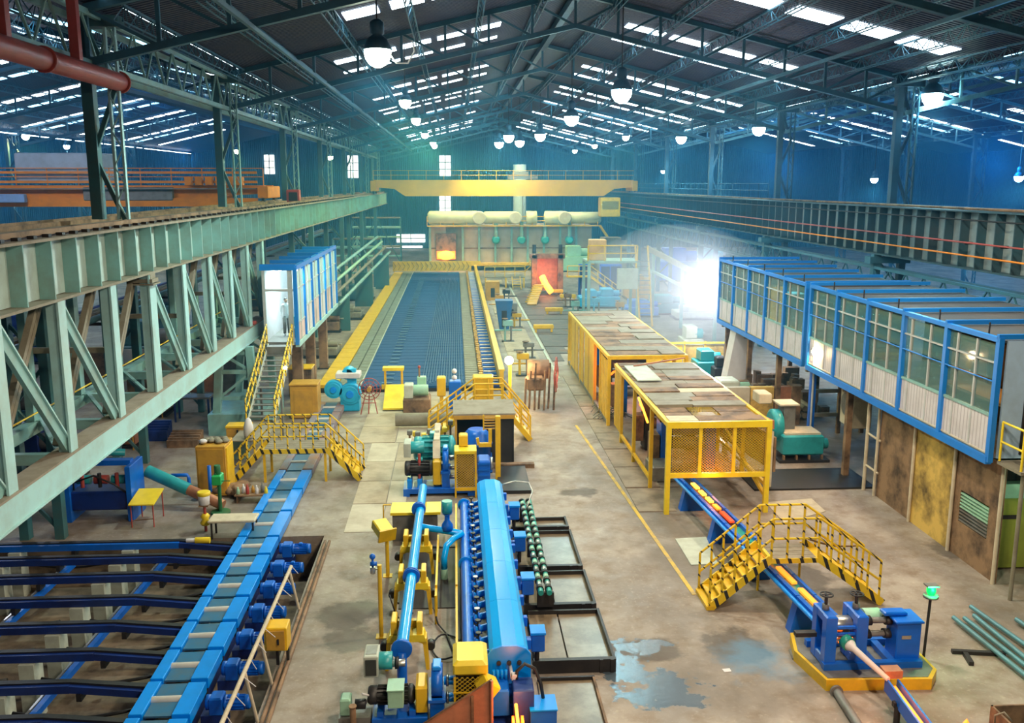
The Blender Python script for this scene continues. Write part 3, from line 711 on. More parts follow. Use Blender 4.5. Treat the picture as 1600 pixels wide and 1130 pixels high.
def stair(t, top, foot, w, axis, m_, treadm, n=7, kick=None):
    """two stringers and treads from foot to top; w is the width across 'axis'"""
    top = Vector(top); foot = Vector(foot); wv = Vector((w, 0, 0)) if axis == 'x' else Vector((0, w, 0))
    for k in (0, 1): bar('stringer', foot+wv*k, top+wv*k, .05, .2, m_, t)
    d = top-foot; run = Vector((d.x, d.y, 0)).normalized()
    for i in range(1, n):
        c = foot+d*(i/n)+wv*.5
        if axis == 'x': box('tread', c.x-w/2, c.x+w/2, c.y-.13, c.y+.13, c.z-.02, c.z+.02, treadm, t)
        else: box('tread', c.x-.13, c.x+.13, c.y-w/2, c.y+w/2, c.z-.02, c.z+.02, treadm, t)

# ================================================================ LEFT ROLLER CONVEYOR over the pit
ZC = .30
t = thing('roller_conveyor', (-5.7, 26, 0), 'long blue roller conveyor running away at the left between blue side plates', 'conveyor')
ys = [12.46+1.31*i for i in range(10)]; ys = ys+[25.55+2.1*i for i in range(9)]
for i in range(len(ys)-1):
    y0, y1 = ys[i], ys[i+1]; hot_end = y0 > 31
    pm = blue if not hot_end else mat('rust_worn_blue_plate', (.22, .22, .30), .6, 0, 1, (.35, .16, .08), 1.5)
    MB().box(-6.30, -6.04, y0+.05, y1-.05, ZC-.22, ZC, .012).build('side_plate', pm, t)
    MB().box(-5.47, -5.12, y0-.02, y1-.16, ZC-.22, ZC+.02, .012).build('side_plate', pm, t)
    m_ = mat('worn_blue_bed_plate', (.03, .17, .34), .35, .1, .8, (.10, .16, .2), 2.0)
    box('bed_plate', -6.02, -5.49, y0+.07, (y0+y1)/2-.10, ZC-.10, ZC-.06, m_, t)
    box('bed_plate', -6.02, -5.49, (y0+y1)/2+.10, y1-.07, ZC-.10, ZC-.06, m_, t)
    rod('roller', (-6.04, (y0+y1)/2, ZC-.08), (-5.4, (y0+y1)/2, ZC-.07), .085, mat('polished_roller', (.75, .74, .70), .25, .2, .2, (.4, .36, .3), 4), t, 16)
    box('cross_member', -6.28, -5.15, y0-.06, y0+.05, ZC-.4, ZC-.24, black, t)
box('long_beam', -6.25, -6.08, 13, 41.8, -.28, .06, blue_dk, t) if 0 else None
box('long_beam', -6.25, -6.08, 13, 26.1, -.3, .06, blue_dk, t); box('long_beam', -5.4, -5.2, 13, 26.1, -.3, .06, blue_dk, t)
box('long_beam', -6.25, -6.08, 26.3, 41.8, .01, .07, blue_dk, t); box('long_beam', -5.4, -5.2, 26.3, 41.8, .01, .07, blue_dk, t)
for y in (14.2, 17.8, 21.4, 25):
    MB().box(-6.15, -5.3, y-.2, y+.2, -1.3, -.3).build('plinth', pale, t)
k = 0
for i in range(2, 10):
    y = ys[i]+.68
    nm = ['in the bottom corner', 'second from the bottom', 'third from the bottom', 'fourth from the bottom', 'fifth from the bottom', 'sixth from the bottom', 'seventh from the bottom', 'topmost'][k]
    t = thing('gear_motor', (-4.7, y, -.1), 'dark blue gear motor %s, right of the blue roller conveyor' % nm, 'motor', 'gear motors of the conveyor')
    motor('gear_motor', (-4.15, y, .12), (-4.68, y, .12), .15, blue_mid, parent=t, feet=False)
    b_ = MB().box(-4.92, -4.66, y-.17, y+.17, -.08, .3, .03).cyl((-5.0, y, .14), (-4.9, y, .14), .15, 14); b_.build('gearbox', blue_mid, t)
    MB().box(-5.1, -4.6, y-.14, y+.14, -.3, -.08).build('torque_bracket', blue_dk, t); k += 1
# shaft and pipes along the pit edge
t = thing('pit_edge_pipes', (-4.0, 20, 0), 'two rusty pipes lying along the pit edge beside the gear motors', 'pipe')
for o_ in (0, .12): rod('pipe', (-3.80+o_, 14, .06), (-3.84+o_, 25.6, .06), .045, rust, t, 8)
t = thing('pit_handrail', (-3.55, 18, 0), 'whitish wooden handrail with cable ties beside the gear motors', 'railing')
rod('rail_bar', (-4.05, 21.4, 1.1), (-4.1, 13.8, 1.1), .045, wood, t, 8)
for y in (21.2, 17.8, 16.4, 14.6): rod('rail_post', (-3.86, y, 0), (-4.06, y, 1.1), .035, wood, t, 8)
for i in range(11):
    y = 15+i*.65; rod('cable_tie', (-4.08, y, 1.1), (-3.98+.06*(i % 3), y+.05, .85), .009, white_p, t, 5)
# yellow electrical box
t = thing('junction_cabinet', (-3.9, 18.7, 0), 'yellow steel box with a small latch beside the whitish handrail', 'box')
MB().box(-4.14, -3.66, 18.5, 18.95, .42, .95, .02).build('cabinet_body', yellow, t)
box('cabinet_door', -4.09, -3.71, 18.46, 18.5, .47, .9, ochre, t); box('latch', -3.86, -3.82, 18.43, 18.46, .6, .72, black, t)
for x in (-3.92, -3.7): box('stand_leg', x-.03, x+.03, 18.7, 18.76, 0, .42, black, t)

# ---- transfer beams with drag chains
tb = []
for k, py in enumerate((848, 870, 898, 934, 974, 1017, 1066, 1120)):
    y = P(200, py, z=.25)[1]; tb.append(y)
    t = thing('transfer_beam', (-10, y, -1.3), '%s dark blue transfer beam in the pit, left of the conveyor' % ['topmost', 'second from top', 'third from top', 'fourth from top', 'fifth from top', 'sixth from top', 'seventh from top', 'lowest'][k], 'beam', 'transfer beams over the pit')
    bar('beam_body', (-21, y, .14), (-7.9, y, .14), .10, .17, blue_dk if k else blue_mid, t); bar('beam_body', (-7.9, y, .14), (-6.32, y-.05, .0), .10, .15, blue_dk, t)
    bar('chain_track', (-21, y+.12, .23), (-7.9, y+.12, .23), .14, .06, black, t); bar('chain_track', (-7.9, y+.12, .23), (-6.34, y+.07, .1), .14, .06, black, t)
    for x in (-19, -15.6, -12.4, -9.3): box('plinth', x-.16, x+.16, y-.14, y+.3, -1.3, .05, pale, t)
    b_ = MB()
    for x0 in (-18.6, -12.0, -8.9): b_.tube([(x0+i*.4, y-.35, -.15-.16*math.sin(PI*i/6)) for i in range(7)], .035, 6)
    b_.build('slack_hose', black, t)
    for x in (-14, -10.8, -7.7): box('beam_bracket', x-.05, x+.05, y-.1, y+.2, -.1, .06, black, t)
for k, x in enumerate((-17.5, -13.2, -10.9, -8.4)):
    t = thing('cross_rail', (x, 19, -.2), 'blue and silver rail crossing under the transfer beams, %s one from the conveyor' % ['fourth', 'third', 'second', 'first'][k], 'rail', 'rails crossing under the transfer beams')
    bar('rail_body', (x-.2, 14, -.2), (x+.2, 25, -.2), .12, .14, blue_mid, t); bar('rail_head', (x-.3, 14, -.16), (x+.1, 25, -.16), .05, .10, steel, t)
t = thing('yellow_plug', (-6.4, 24.6, 0), 'short yellow capped cylinder at the right end of the topmost beam', 'cylinder')
rod('cylinder_body', (-7.4, 25.24, .32), (-7.0, 25.24, .32), .09, yellow_lt, t, 14); rod('cylinder_cap', (-7.65, 25.24, .32), (-7.4, 25.24, .32), .06, white_p, t, 12)

# ---- things on the floor left of the conveyor
q = P(228, 826, z=0)
t = thing('work_table', (q[0], q[1], 0), 'small table with bright yellow sloping top and thin rusty legs', 'table')
a = P(200, 790, z=.72); c = P(255, 768, z=.85)
bx0, bx1, by0, by1 = a[0], a[0]+.75, a[1], a[1]+1.05
MB().prism([(by0, .70), (by1, .86), (by1, .90), (by0, .74)], 'x', bx0, bx1).build('table_top', yellow_lt, t)
for x in (bx0+.05, bx1-.05):
    rod('leg', (x, by0+.06, 0), (x, by0+.06, .70), .02, red_paint, t, 6); rod('leg', (x, by1-.06, 0), (x, by1-.06, .86), .02, red_paint, t, 6)
rod('leg_brace', (bx0+.05, by0+.1, .2), (bx1-.05, by0+.1, .25), .015, rust, t, 6)
q = P(152, 815, z=0)
t = thing('hydraulic_press', (q[0], q[1], 0), 'dark blue machine frame with red and teal cylinders, low at the far left floor', 'machine')
x0 = q[0]-.75; y0 = q[1]
MB().box(x0, x0+1.75, y0, y0+1.1, .35, .95, .04).build('machine_body', blue_dk, t)
for x in (x0-.12, x0+1.72): MB().box(x, x+.16, y0-.1, y0+1.1, 0, 1.75, .02).build('side_frame', blue_mid, t)
MB().box(x0-.4, x0-.12, y0-.1, y0+.6, 0, .8, .02).build('foot_block', blue_dk, t)
bar('top_beam', (x0, y0+.5, 1.75), (x0+1.75, y0+.5, 1.75), .3, .16, blue_mid, t)
for i in range(3):
    x = x0+.35+.52*i
    rod('cylinder', (x-.2, y0+.3, 1.25), (x+.2, y0+.3, 1.25), .14, [motor_teal, red_paint, motor_teal][i], t, 14); rod('valve', (x, y0+.15, 1.05), (x, y0+.15, 1.5), .06, red_paint if i % 2 == 0 else black, t, 10)
MB().tube([(x0+.1, y0+.1, 1.0), (x0+.2, y0-.15, 1.3), (x0+.8, y0-.1, 1.5), (x0+1.4, y0-.1, 1.2), (x0+1.7, y0, .9)], .03, 6).build('hose', black, t)
rod('long_cylinder', (x0-.3, y0+.9, 2.0), (x0+1.2, y0+1.5, 1.75), .12, motor_teal, t, 14)
t = thing('slanted_tube', (q[0]+1.5, q[1]+.8, 0), 'fat teal and red tube sloping down to the floor right of the dark blue machine', 'pipe')
a = Vector((x0+1.9, y0+1.4, 1.15)); c = Vector((x0+4.4, y0+.7, .2)); rod('tube_body', a, a+(c-a)*.55, .2, motor_teal, t, 14); rod('tube_end', a+(c-a)*.55, c, .17, copper, t, 14)
t = thing('brown_pile', (q[0]+3.3, q[1]+2.2, 0), 'low heap of brown scale lying behind the slanted tube', 'heap')
b_ = MB()
for i in range(26): b_.ball((q[0]+3.2+random.uniform(-.6, .7), q[1]+2.4+random.uniform(-.6, .6), .1+.18*random.random()), random.uniform(.12, .3), None, .15, 7, 4)
o = b_.build('scale_heap', rust, t); o['kind'] = 'stuff'
# bucket on a red post
q = P(322, 830, z=0)
t = thing('paint_bucket', (q[0], q[1], .8), 'white bucket with yellow rim standing on a red and yellow post', 'bucket')
MB().lathe((q[0], q[1], .84), (q[0], q[1], 1.2), [(0, .14), (.02, .15), (1, .18)], 18).build('bucket_body', white_p, t)
MB().lathe((q[0], q[1], 1.12), (q[0], q[1], 1.24), [(0, .182), (.1, .195), (.9, .195), (1, .17)], 18).build('bucket_rim', yellow_lt, t)
t = thing('bucket_post', (q[0], q[1], 0), 'short red post with yellow collar under the white bucket', 'post')
rod('post_shaft', (q[0], q[1], 0), (q[0], q[1], .8), .045, red_paint, t, 10); MB().lathe((q[0], q[1], .2), (q[0], q[1], .55), [(0, .12), (.2, .16), (.5, .09), (.8, .14), (1, .08)], 12).build('collar', yellow_lt, t); box('top_plate', q[0]-.14, q[0]+.14, q[1]-.14, q[1]+.14, .8, .84, rust, t)
# white bench beside it
a = P(320, 812, z=.6)
t = thing('low_bench', (a[0]+.7, a[1]+.2, 0), 'low bench with a bleached board top left of the blue conveyor', 'bench')
MB().box(a[0]+.1, a[0]+1.45, a[1]-.1, a[1]+.55, .5, .58, .02).build('bench_top', wood, t)
for x in (a[0]+.18, a[0]+1.37):
    for y in (a[1]-.02, a[1]+.47): rod('leg', (x, y, 0), (x, y, .5), .03, black, t, 8)
# ochre cabinet
q = P(310, 778, z=0)
t = thing('tool_cabinet', (q[0]+.5, q[1]+.6, 0), 'tall dented ochre cabinet with rags on top beside the left footbridge stairs', 'cabinet')
MB().box(q[0], q[0]+.95, q[1], q[1]+1.1, .05, 1.75, .02).build('cabinet_body', ochre, t)
box('cabinet_door', q[0]+.06, q[0]+.89, q[1]-.03, q[1], .15, 1.65, ochre, t); box('cabinet_side', q[0]+.95, q[0]+.98, q[1]+.1, q[1]+1.0, .2, 1.65, yellow, t)
b_ = MB()
for i in range(9): b_.ball((q[0]+.15+.09*i, q[1]+.3+.4*random.random(), 1.8+.04*random.random()), .13, .16, .07, 8, 4)
b_.build('rag_bundle', brown_steel, t); MB().ball((q[0]+.2, q[1]+.25, 1.86), .14, .12, .08, 8, 5).build('white_rag', white_p, t)
# green valve stand
q = P(345, 802, z=0)
t = thing('drill_stand', (q[0], q[1], 0), 'dark green drill stand with bright green head in front of the ochre cabinet', 'machine')
gm = mat('dark_green_paint', (.01, .16, .06), .4, 0, .3); gl = mat('bright_green_paint', (.02, .45, .12), .35, 0, .2)
MB().cyl((q[0], q[1], 0), (q[0], q[1], .07), .3, 16).build('base_plate', gm, t); rod('pillar', (q[0], q[1], .07), (q[0], q[1], 1.35), .06, gm, t, 12)
MB().box(q[0]-.14, q[0]+.14, q[1]-.32, q[1]+.1, 1.0, 1.32, .03).build('drill_head', gl, t)
for a in range(3): rod('feed_handle', (q[0]+.1, q[1]-.2, 1.12), (q[0]+.1+.3*math.cos(a*2.1), q[1]-.2, 1.12+.3*math.sin(a*2.1)), .015, gm, t, 6)
rod('motor_top', (q[0], q[1]-.1, 1.32), (q[0], q[1]-.1, 1.6), .1, gm, t, 12)
# blue bent pipe
t = thing('bent_pipe', (q[0]-.6, q[1]+.3, 0), 'blue pipe bent like a step between bucket and green stand', 'pipe')
a = P(290, 775, z=.3)
MB().tube([(a[0]-.4, a[1], 1.0), (a[0]+.1, a[1], 1.0), (a[0]+.14, a[1], .9), (a[0]+.14, a[1], .45), (a[0]+.25, a[1], .35), (a[0]+.7, a[1], .35), (a[0]+.8, a[1], .45), (a[0]+.8, a[1], 1.3)], .06, 8).build('pipe_body', blue_mid, t)
# row of bottles on a low shelf under the stairs
q = P(378, 785, z=0)
t = thing('bottle_shelf', (q[0]+.3, q[1]+.2, 0), 'low shelf board under the left footbridge stairs holding small bottles', 'shelf')
box('shelf_board', q[0]-.2, q[0]+.95, q[1]-.15, q[1]+.35, .24, .28, rust, t)
for x in (q[0]-.15, q[0]+.85): box('shelf_leg', x, x+.05, q[1]-.1, q[1]+.3, 0, .24, rust, t)
bc = [motor_green, white_p, red_paint, ochre, white_p, greysteel, yellow_lt]
for i in range(7):
    x = q[0]-.1+.15*i; y = q[1]+(.12 if i % 2 else -.02)
    b_ = MB().lathe((x, y, .285), (x, y, .285+.24+.05*(i % 3)), [(0, .05), (.05, .058), (.6, .058), (.78, .025), (1, .025)], 10)
    tag(b_.build('bottle', bc[i]), '%s bottle on the low shelf under the left footbridge' % ['pale green', 'white first', 'red', 'ochre', 'second white', 'grey', 'yellow'][i], 'bottle', 'bottles on the low shelf')
# small yellow chest near trestle
q = P(373, 688, z=.75)
t = thing('equipment_chest', (q[0], q[1], 0), 'small ochre chest with a dark latch on a teal stand beside the trestle', 'box')
MB().box(q[0]-.42, q[0]+.42, q[1]-.1, q[1]+.5, .8, 1.25, .02).build('chest_body', ochre, t); box('chest_lid', q[0]-.44, q[0]+.44, q[1]-.12, q[1]+.52, 1.25, 1.32, yellow, t); box('latch', q[0]-.03, q[0]+.03, q[1]-.14, q[1]-.1, 1.05, 1.18, black, t)
box('stand', q[0]-.3, q[0]+.3, q[1], q[1]+.4, 0, .8, teal, t)
# grey bench and racks under the left girder
for k, (px, py, w, d, h, m_, lab) in enumerate(((300, 660, 1.6, .8, 1.1, black, 'dark workbench with pale top under the left truss'), (285, 700, 1.2, 1.0, .5, rust, 'low rusty pallet of scrap under the left truss'), (232, 690, 1.5, .8, .7, blue_dk, 'dark blue parts bin deep under the left truss'))):
    q = P(px, py, z=0)
    t = thing('work_bench' if k == 0 else 'scrap_pallet' if k == 1 else 'parts_bin', (q[0], q[1], 0), lab, 'bench' if k == 0 else 'pallet' if k == 1 else 'bin')
    if k == 0:
        box('bench_top', q[0]-w/2, q[0]+w/2, q[1], q[1]+d, h-.08, h, greysteel, t)
        for x in (q[0]-w/2+.08, q[0]+w/2-.08):
            for y in (q[1]+.08, q[1]+d-.08): rod('leg', (x, y, 0), (x, y, h-.08), .045, blue_dk, t)
    else:
        for i in range(5): box('side_board', q[0]-w/2, q[0]+w/2, q[1]+d*i/5, q[1]+d*i/5+d*.12, .0, h*(.6+.1*i), m_, t)
        for i in range(4): box('cross_board', q[0]-w/2+w*i/4, q[0]-w/2+w*i/4+.1, q[1], q[1]+d, .05, h*.5, m_, t)
# pale back partition seen under the truss
t = thing('partition_screen', (-13, 46, 0), 'pale rusty sheet screen standing beyond the left truss', 'screen')
for i in range(6): box('screen_sheet', -20+i*1.6, -18.45+i*1.6, 46, 46.06, 0, 2.2, [conc, rust, white_p, conc, copper, greysteel][i], t)
for i in range(7): box('screen_post', -20.05+i*1.6, -19.95+i*1.6, 45.94, 46, 0, 2.3, black, t)

# ================================================================ LEFT FOOTBRIDGE (over the conveyor)
zd = 1.18
t = thing('footbridge', (-5.3, 31.6, 0), 'yellow and black striped footbridge over the left blue conveyor', 'footbridge')
fx0 = P(407, 707, z=zd)[0]; fx1 = P(508, 705, z=zd)[0]; fy = 31.3
for i in range(5): box('deck_board', fx0+.02, fx1-.02, fy+.02+i*.26, fy+.26+i*.26, zd-.06, zd-.02, dusty, t)
box('kick_plate', fx0, fx1, fy-.04, fy, zd-.14, zd+.02, hazard2, t)
box('deck_extension', -8.1, -6.9, fy+1.34, 35.6, zd-.06, zd-.02, dusty, t)
stair(t, (fx1, fy, zd), (fx1+1.15, fy, .05), 1.2, 'y', hazard2, yellow, 6)
stair(t, (fx0, fy, zd), (fx0-1.05, fy, .05), 1.2, 'y', hazard2, yellow, 6)
for yy in (fy, fy+1.25):
    railing(t, [(fx0-1.05, yy, .05), (fx0, yy, zd), (fx1, yy, zd), (fx1+1.15, yy, .05)] if yy == fy or True else [], hazard, .92, 1, .42)
for x in (fx0+.05, fx1-.05):
    for yy in (fy+.05, fy+1.25): box('bridge_leg', x-.04, x+.04, yy-.04, yy+.04, 0, zd-.06, yellow, t)
# person? a white coat-like sack by the stair foot
q = P(415, 655, z=zd)
b_ = MB().lathe((q[0]-.05, fy+1.6, zd-.0), (q[0]-.05, fy+1.6, zd+.75), [(0, .14), (.2, .19), (.6, .17), (.9, .10), (1, .03)], 12)
tag(b_.build('hanging_sack', white_p), 'white sack standing at the foot of the steep cabin stairs', 'sack')
# stairs up to the left cabin
t = thing('cabin_stairs', (-6.6, 37, zd), 'steep grey stairs with striped yellow rails rising to the left cabin', 'stairs')
sx0 = -8.02; sw = .98
stair(t, (sx0, 39.7, 3.4), (sx0, 35.1, zd), sw, 'x', pale, greysteel, 14)
box('sill_plate', sx0, sx0+sw, 39.2, 39.75, 3.0, 3.42, greysteel, t)
for x in (sx0-.05, sx0+sw+.05):
    for dz in (.45, .9): rod('rail_tube', (x, 35.1, zd+dz), (x, 39.7, 3.4+dz), .035, hazard, t, 8)
    for i in range(8): rod('rail_post', (x, 35.1+4.6*i/7, zd+2.22*i/7), (x, 35.1+4.6*i/7, zd+2.22*i/7+.9), .03, hazard, t, 8)
for x in (sx0+.1, sx0+.9): box('support_leg', x-.04, x+.04, 37.2, 37.3, 0, 2.15, greysteel, t)
t = thing('stair_lamp', (-6.0, 37.2, 2.6), 'tiny warm lamp on the right rail of the cabin stairs', 'lamp')
MB().ball((-6.9, 37.2, 2.9), .07).build('bulb', bulb_wm, t); rod('lamp_bracket', (-6.99, 37.2, 2.8), (-6.9, 37.2, 2.85), .02, black, t, 6)

# ================================================================ LEFT CABIN
cx0, cx1, cy0, cy1, cz0, cz1 = -8.15, -6.8, 39.8, 53.2, 3.4, 6.7
t = thing('control_cabin', ((cx0+cx1)/2, 46, cz0), 'blue framed control cabin on the left, lit inside, with an open end', 'cabin')
box('cabin_floor', cx0, cx1, cy0, cy1, cz0, cz0+.12, greysteel, t)
box('cabin_roof', cx0-.1, cx1+.02, cy0, cy1, cz1-.08, cz1, greysteel, t)
box('far_wall', cx0, cx1, cy1-.05, cy1, cz0, cz1, white_p, t)
box('rear_wall', cx0-.05, cx0, cy0+.1, cy1, cz0, cz1, white_p, t)
nb = 6; bw = (cy1-cy0)/nb
gl_lt = mat('bright_milky_glass', (.55, .80, .82), .25, 0, .3, (.3, .55, .6), .8)
for i in range(nb+1):
    y = cy0+bw*i; bar('frame_post', (cx1, y, cz0), (cx1, y, cz1), .16, .16, cabblue, t)
    if i < nb:
        lp = white_p if i % 2 else mat('pinkish_panel', (.75, .55, .5), .5, 0, .3)
        h0 = cz0+ (1.35 if i else .9)
        box('lower_panel', cx1-.03, cx1, y+.06, y+bw-.06, cz0+.12, h0, lp, t)
        for s in (0, 1):
            w_ = box('window_pane', cx1-.02, cx1, y+.12+s*bw*.48, y+bw*.46+s*bw*.48, h0+.05, cz1-.2, gl_lt, t)
        box('window_bar', cx1-.03, cx1+.03, y, y+bw, h0-.03, h0+.04, mull, t); box('window_bar', cx1-.03, cx1+.03, y, y+bw, cz1-.95, cz1-.9, mull, t)
        box('window_bar', cx1-.03, cx1+.03, y+bw*.48, y+bw*.52, cz0, cz1, mull, t)
        bar('roof_beam', (cx0-.1, y, cz1+.08), (cx1+.05, y, cz1+.08), .12, .16, cabblue, t)
bar('frame_beam', (cx1, cy0, cz0), (cx1, cy1, cz0), .18, .2, teal_lt, t); bar('frame_beam', (cx1, cy0, cz1), (cx1, cy1, cz1), .18, .18, cabblue, t)
bar('frame_beam', (cx0-.1, cy0, cz1), (cx1, cy0, cz1), .18, .2, cabblue, t)
bar('door_post', (cx0+.03, cy0, cz0), (cx0+.03, cy0, cz1), .12, .12, mull, t); bar('door_post', (cx1-.22, cy0, cz0), (cx1-.22, cy0, cz1), .2, .06, mull, t)
bar('door_head', (cx0, cy0, cz1-.95), (cx1, cy0, cz1-.95), .08, .1, mull, t)
box('ceiling_tube', cx0+.6, cx0+.7, cy0+.4, cy1-1, cz1-.16, cz1-.1, lit_room, t)
lamp_light('cabin_light', 'AREA', ((cx0+cx1)/2, 42, cz1-.25), (.75, 1, .97), 260, .8, ((cx0+cx1)/2, 42, cz0), parent=t)
lamp_light('cabin_light', 'AREA', ((cx0+cx1)/2, 48, cz1-.25), (.75, 1, .97), 200, .8, ((cx0+cx1)/2, 48, cz0), parent=t)
for y in (43, 47, 51.5):
    p_ = thing('cabin_pillar', (-7.5, y, 0), 'brown steel pillar under the left cabin, %s' % ('nearest' if y == 43 else 'middle' if y == 47 else 'farthest'), 'pillar', 'pillars under the left cabin')
    MB().box(-7.65, -7.2, y, y+.45, 0, 3.3).build('pillar_shaft', rust, p_); box('base_plate', -7.75, -7.1, y-.1, y+.55, 0, .05, black, p_)
# operator inside the cabin: seated chair and a man in white
t = thing('office_chair', (-7.0, 41, cz0+.12), 'teal office chair inside the open end of the left cabin', 'chair')
MB().box(-7.25, -6.95, 40.8, 41.2, cz0+.5, cz0+.58, .03).build('seat', motor_teal, t); MB().box(-7.25, -6.95, 41.16, 41.24, cz0+.6, cz0+1.05, .03).build('backrest', motor_teal, t); rod('pedestal', (-7.1, 41, cz0+.12), (-7.1, 41, cz0+.5), .03, black, t)
# standing man, one skinned body
def person(x, y, z, label, shirt, trousers, face=-PI/2, h=1.7):
    t = thing('person', (x, y, z), label, 'person')
    J = [(0, 0, .53), (0, 0, .62), (0, 0, .74), (0, 0, .82), (0, 0, .87), (.055, 0, .5), (.06, .0, .28), (.062, 0, .05), (.062, -.07, .02), (-.055, 0, .5), (-.06, 0, .28), (-.062, 0, .05), (-.062, -.07, .02),
         (.11, 0, .81), (.135, .01, .66), (.12, -.06, .53), (.12, -.09, .49), (-.11, 0, .81), (-.135, .01, .66), (-.12, -.06, .53), (-.12, -.09, .49)]
    E_ = [(0, 1), (1, 2), (2, 3), (3, 4), (0, 5), (5, 6), (6, 7), (7, 8), (0, 9), (9, 10), (10, 11), (11, 12), (3, 13), (13, 14), (14, 15), (15, 16), (3, 17), (17, 18), (18, 19), (19, 20)]
    R_ = [(.075, .06), (.075, .055), (.085, .06), (.06, .045), (.03, .03), (.05, .05), (.035, .035), (.025, .025), (.025, .018), (.05, .05), (.035, .035), (.025, .025), (.025, .018), (.033, .033), (.026, .026), (.02, .02), (.018, .012), (.033, .033), (.026, .026), (.02, .02), (.018, .012)]
    M = Matrix.Translation((x, y, z)) @ Matrix.Rotation(face+PI/2, 4, 'Z')
    me = bpy.data.meshes.new('person_body'); me.from_pydata([Vector(j)*h for j in J], E_, []); me.materials.append(shirt)
    o = put('body', me, M, t)
    md = o.modifiers.new('skin', 'SKIN')
    for i, r in enumerate(R_): me.skin_vertices[0].data[i].radius = (r[0]*h, r[1]*h)
    me.skin_vertices[0].data[0].use_root = True
    s_ = o.modifiers.new('sub', 'SUBSURF'); s_.levels = 1; s_.render_levels = 1
    b_ = MB(); b_.ball((0, 0, .935*h), .048*h, .056*h, .066*h, 12, 8); b_.ball((0, -.058*h, .93*h), .008*h, .012*h, .012*h, 6, 4)
    for s in (-1, 1): b_.ball((s*.048*h, 0, .93*h), .006*h, .01*h, .015*h, 6, 4)
    skin = mat('skin_tone', (.42, .24, .16), .6)
    put('head', b_.mesh('head', skin), M, o)
    b_ = MB(); b_.ball((0, .008*h, .955*h), .051*h, .058*h, .052*h, 12, 8); put('hair', b_.mesh('hair', black), M, o)
    b_ = MB()
    for s in (-1, 1): b_.cyl((s*.055*h, 0, .52*h), (s*.062*h, 0, .06*h), .056*h, 12, .036*h); 
    put('trousers', b_.mesh('trousers', trousers), M, o)
    return t
person(-7.55, 41.6, cz0+.12, 'person in a white coat standing inside the open end of the left cabin', white_p, greysteel, -PI/2+.5)

# ================================================================ MILL LINE: long blue cooling box, valve bank, pipe
yA, yB = 16.75, 27.2
t = thing('water_box', (1.0, 22, 0), 'long glossy sky-blue hooded cooling box in the middle of the floor', 'machine')
prof = [(.58, .7), (.58, 1.18), (.66, 1.26), (.82, 1.32), (1.12, 1.32), (1.27, 1.26), (1.35, 1.16), (1.35, .7)]
nseg = 5
for i in range(nseg):
    y0 = yA+(yB-yA)*i/nseg; y1 = yA+(yB-yA)*(i+1)/nseg-.012
    MB().prism(prof, 'y', y0, y1).build('hood_section', blue_hood, t)
MB().prism([(.54, .55), (.54, 1.16), (.64, 1.28), (.82, 1.34), (1.12, 1.34), (1.29, 1.28), (1.39, 1.16), (1.39, .55)], 'y', yA-.06, yA).build('end_plate', blue, t)
MB().box(.62, 1.31, yA, yB, .3, .7).build('trough', blue_mid, t)
for i in range(6): box('support_leg', .68, 1.28, yA+.4+i*1.9, yA+.6+i*1.9, 0, .3, blue_mid, t)
for i in range(10): MB().box(1.35, 1.44, yA+.5+i*1.0, yA+.62+i*1.0, .95, 1.17, .01).build('hinge', blue_mid, t)
for i in range(3): rod('end_port', (.76+.2*i, yA-.1, 1.0), (.76+.2*i, yA-.05, 1.0), .045, black, t, 12)
k = 0
for px, py in ((800, 800), (812, 848), (822, 914), (836, 1000)):
    a = P(px, py, z=.75)
    t = thing('drive_motor', (a[0], a[1], .7), '%s boxy blue motor from the top along the right side of the cooling box' % ['first', 'second', 'third', 'fourth'][k], 'motor', 'motors right of the cooling box')
    MB().box(1.5, 1.78, a[1]-.18, a[1]+.18, .55, .95, .03).build('motor_body', blue_mid, t); box('motor_cover', 1.48, 1.8, a[1]-.2, a[1]+.2, .95, 1.0, blue, t)
    box('mounting_arm', 1.36, 1.5, a[1]-.08, a[1]+.08, .65, .8, blue_mid, t); rod('drain_stub', (1.63, a[1], .2), (1.63, a[1], .55), .05, black, t, 10); k += 1
# manifold with branch valves
t = thing('valve_manifold', (.24, 22, .6), 'blue header pipe with a row of branch valves along the left of the cooling box', 'manifold')
rod('header_pipe', (.18, 17.0, .75), (.18, 26.6, .75), .13, blue_mid, t, 18)
for y in (17.0, 22.1, 26.5): rod('pipe_flange', (.18, y, .75), (.18, y+.06, .75), .19, blue, t, 18)
for i in range(17):
    y = 17.3+i*.56
    rod('branch_pipe', (.22, y, .78), (.60, y, .90), .075, blue, t, 12)
    MB().cyl((.32, y, .81), (.36, y, .82), .12, 14).cyl((.42, y, .84), (.46, y, .85), .11, 14).build('branch_flange', blue_mid, t)
    rod('valve_stem', (.39, y, .88), (.39, y, 1.04), .02, black, t, 6)
    MB().lathe((.39, y, 1.03), (.39, y, 1.06), [(0, .06), (1, .06)], 10).build('hand_wheel', black if i % 3 else steel, t)
for y in (18, 21, 24, 26.4): box('header_support', .10, .26, y, y+.1, 0, .64, blue_mid, t)
t = thing('supply_pipe', (-1.12, 22, 1.0), 'long glossy blue pipe with flanges on yellow cradles left of the cooling box', 'pipe')
rod('pipe_body', (-1.15, 17.15, 1.12), (-1.06, 27.3, 1.06), .125, blue_hood, t, 24)
for y in (20.6, 25.2): MB().lathe((-1.12, y, 1.1), (-1.12, y+.14, 1.1), [(0, .2), (.4, .2), (.4, .17), (.6, .17), (.6, .2), (1, .2)], 24).build('pipe_flange', blue_mid, t)
MB().lathe((-1.15, 17.07, 1.12), (-1.15, 17.15, 1.12), [(0, .2), (.5, .21), (1, .21)], 24).build('end_cap', blue_mid, t)
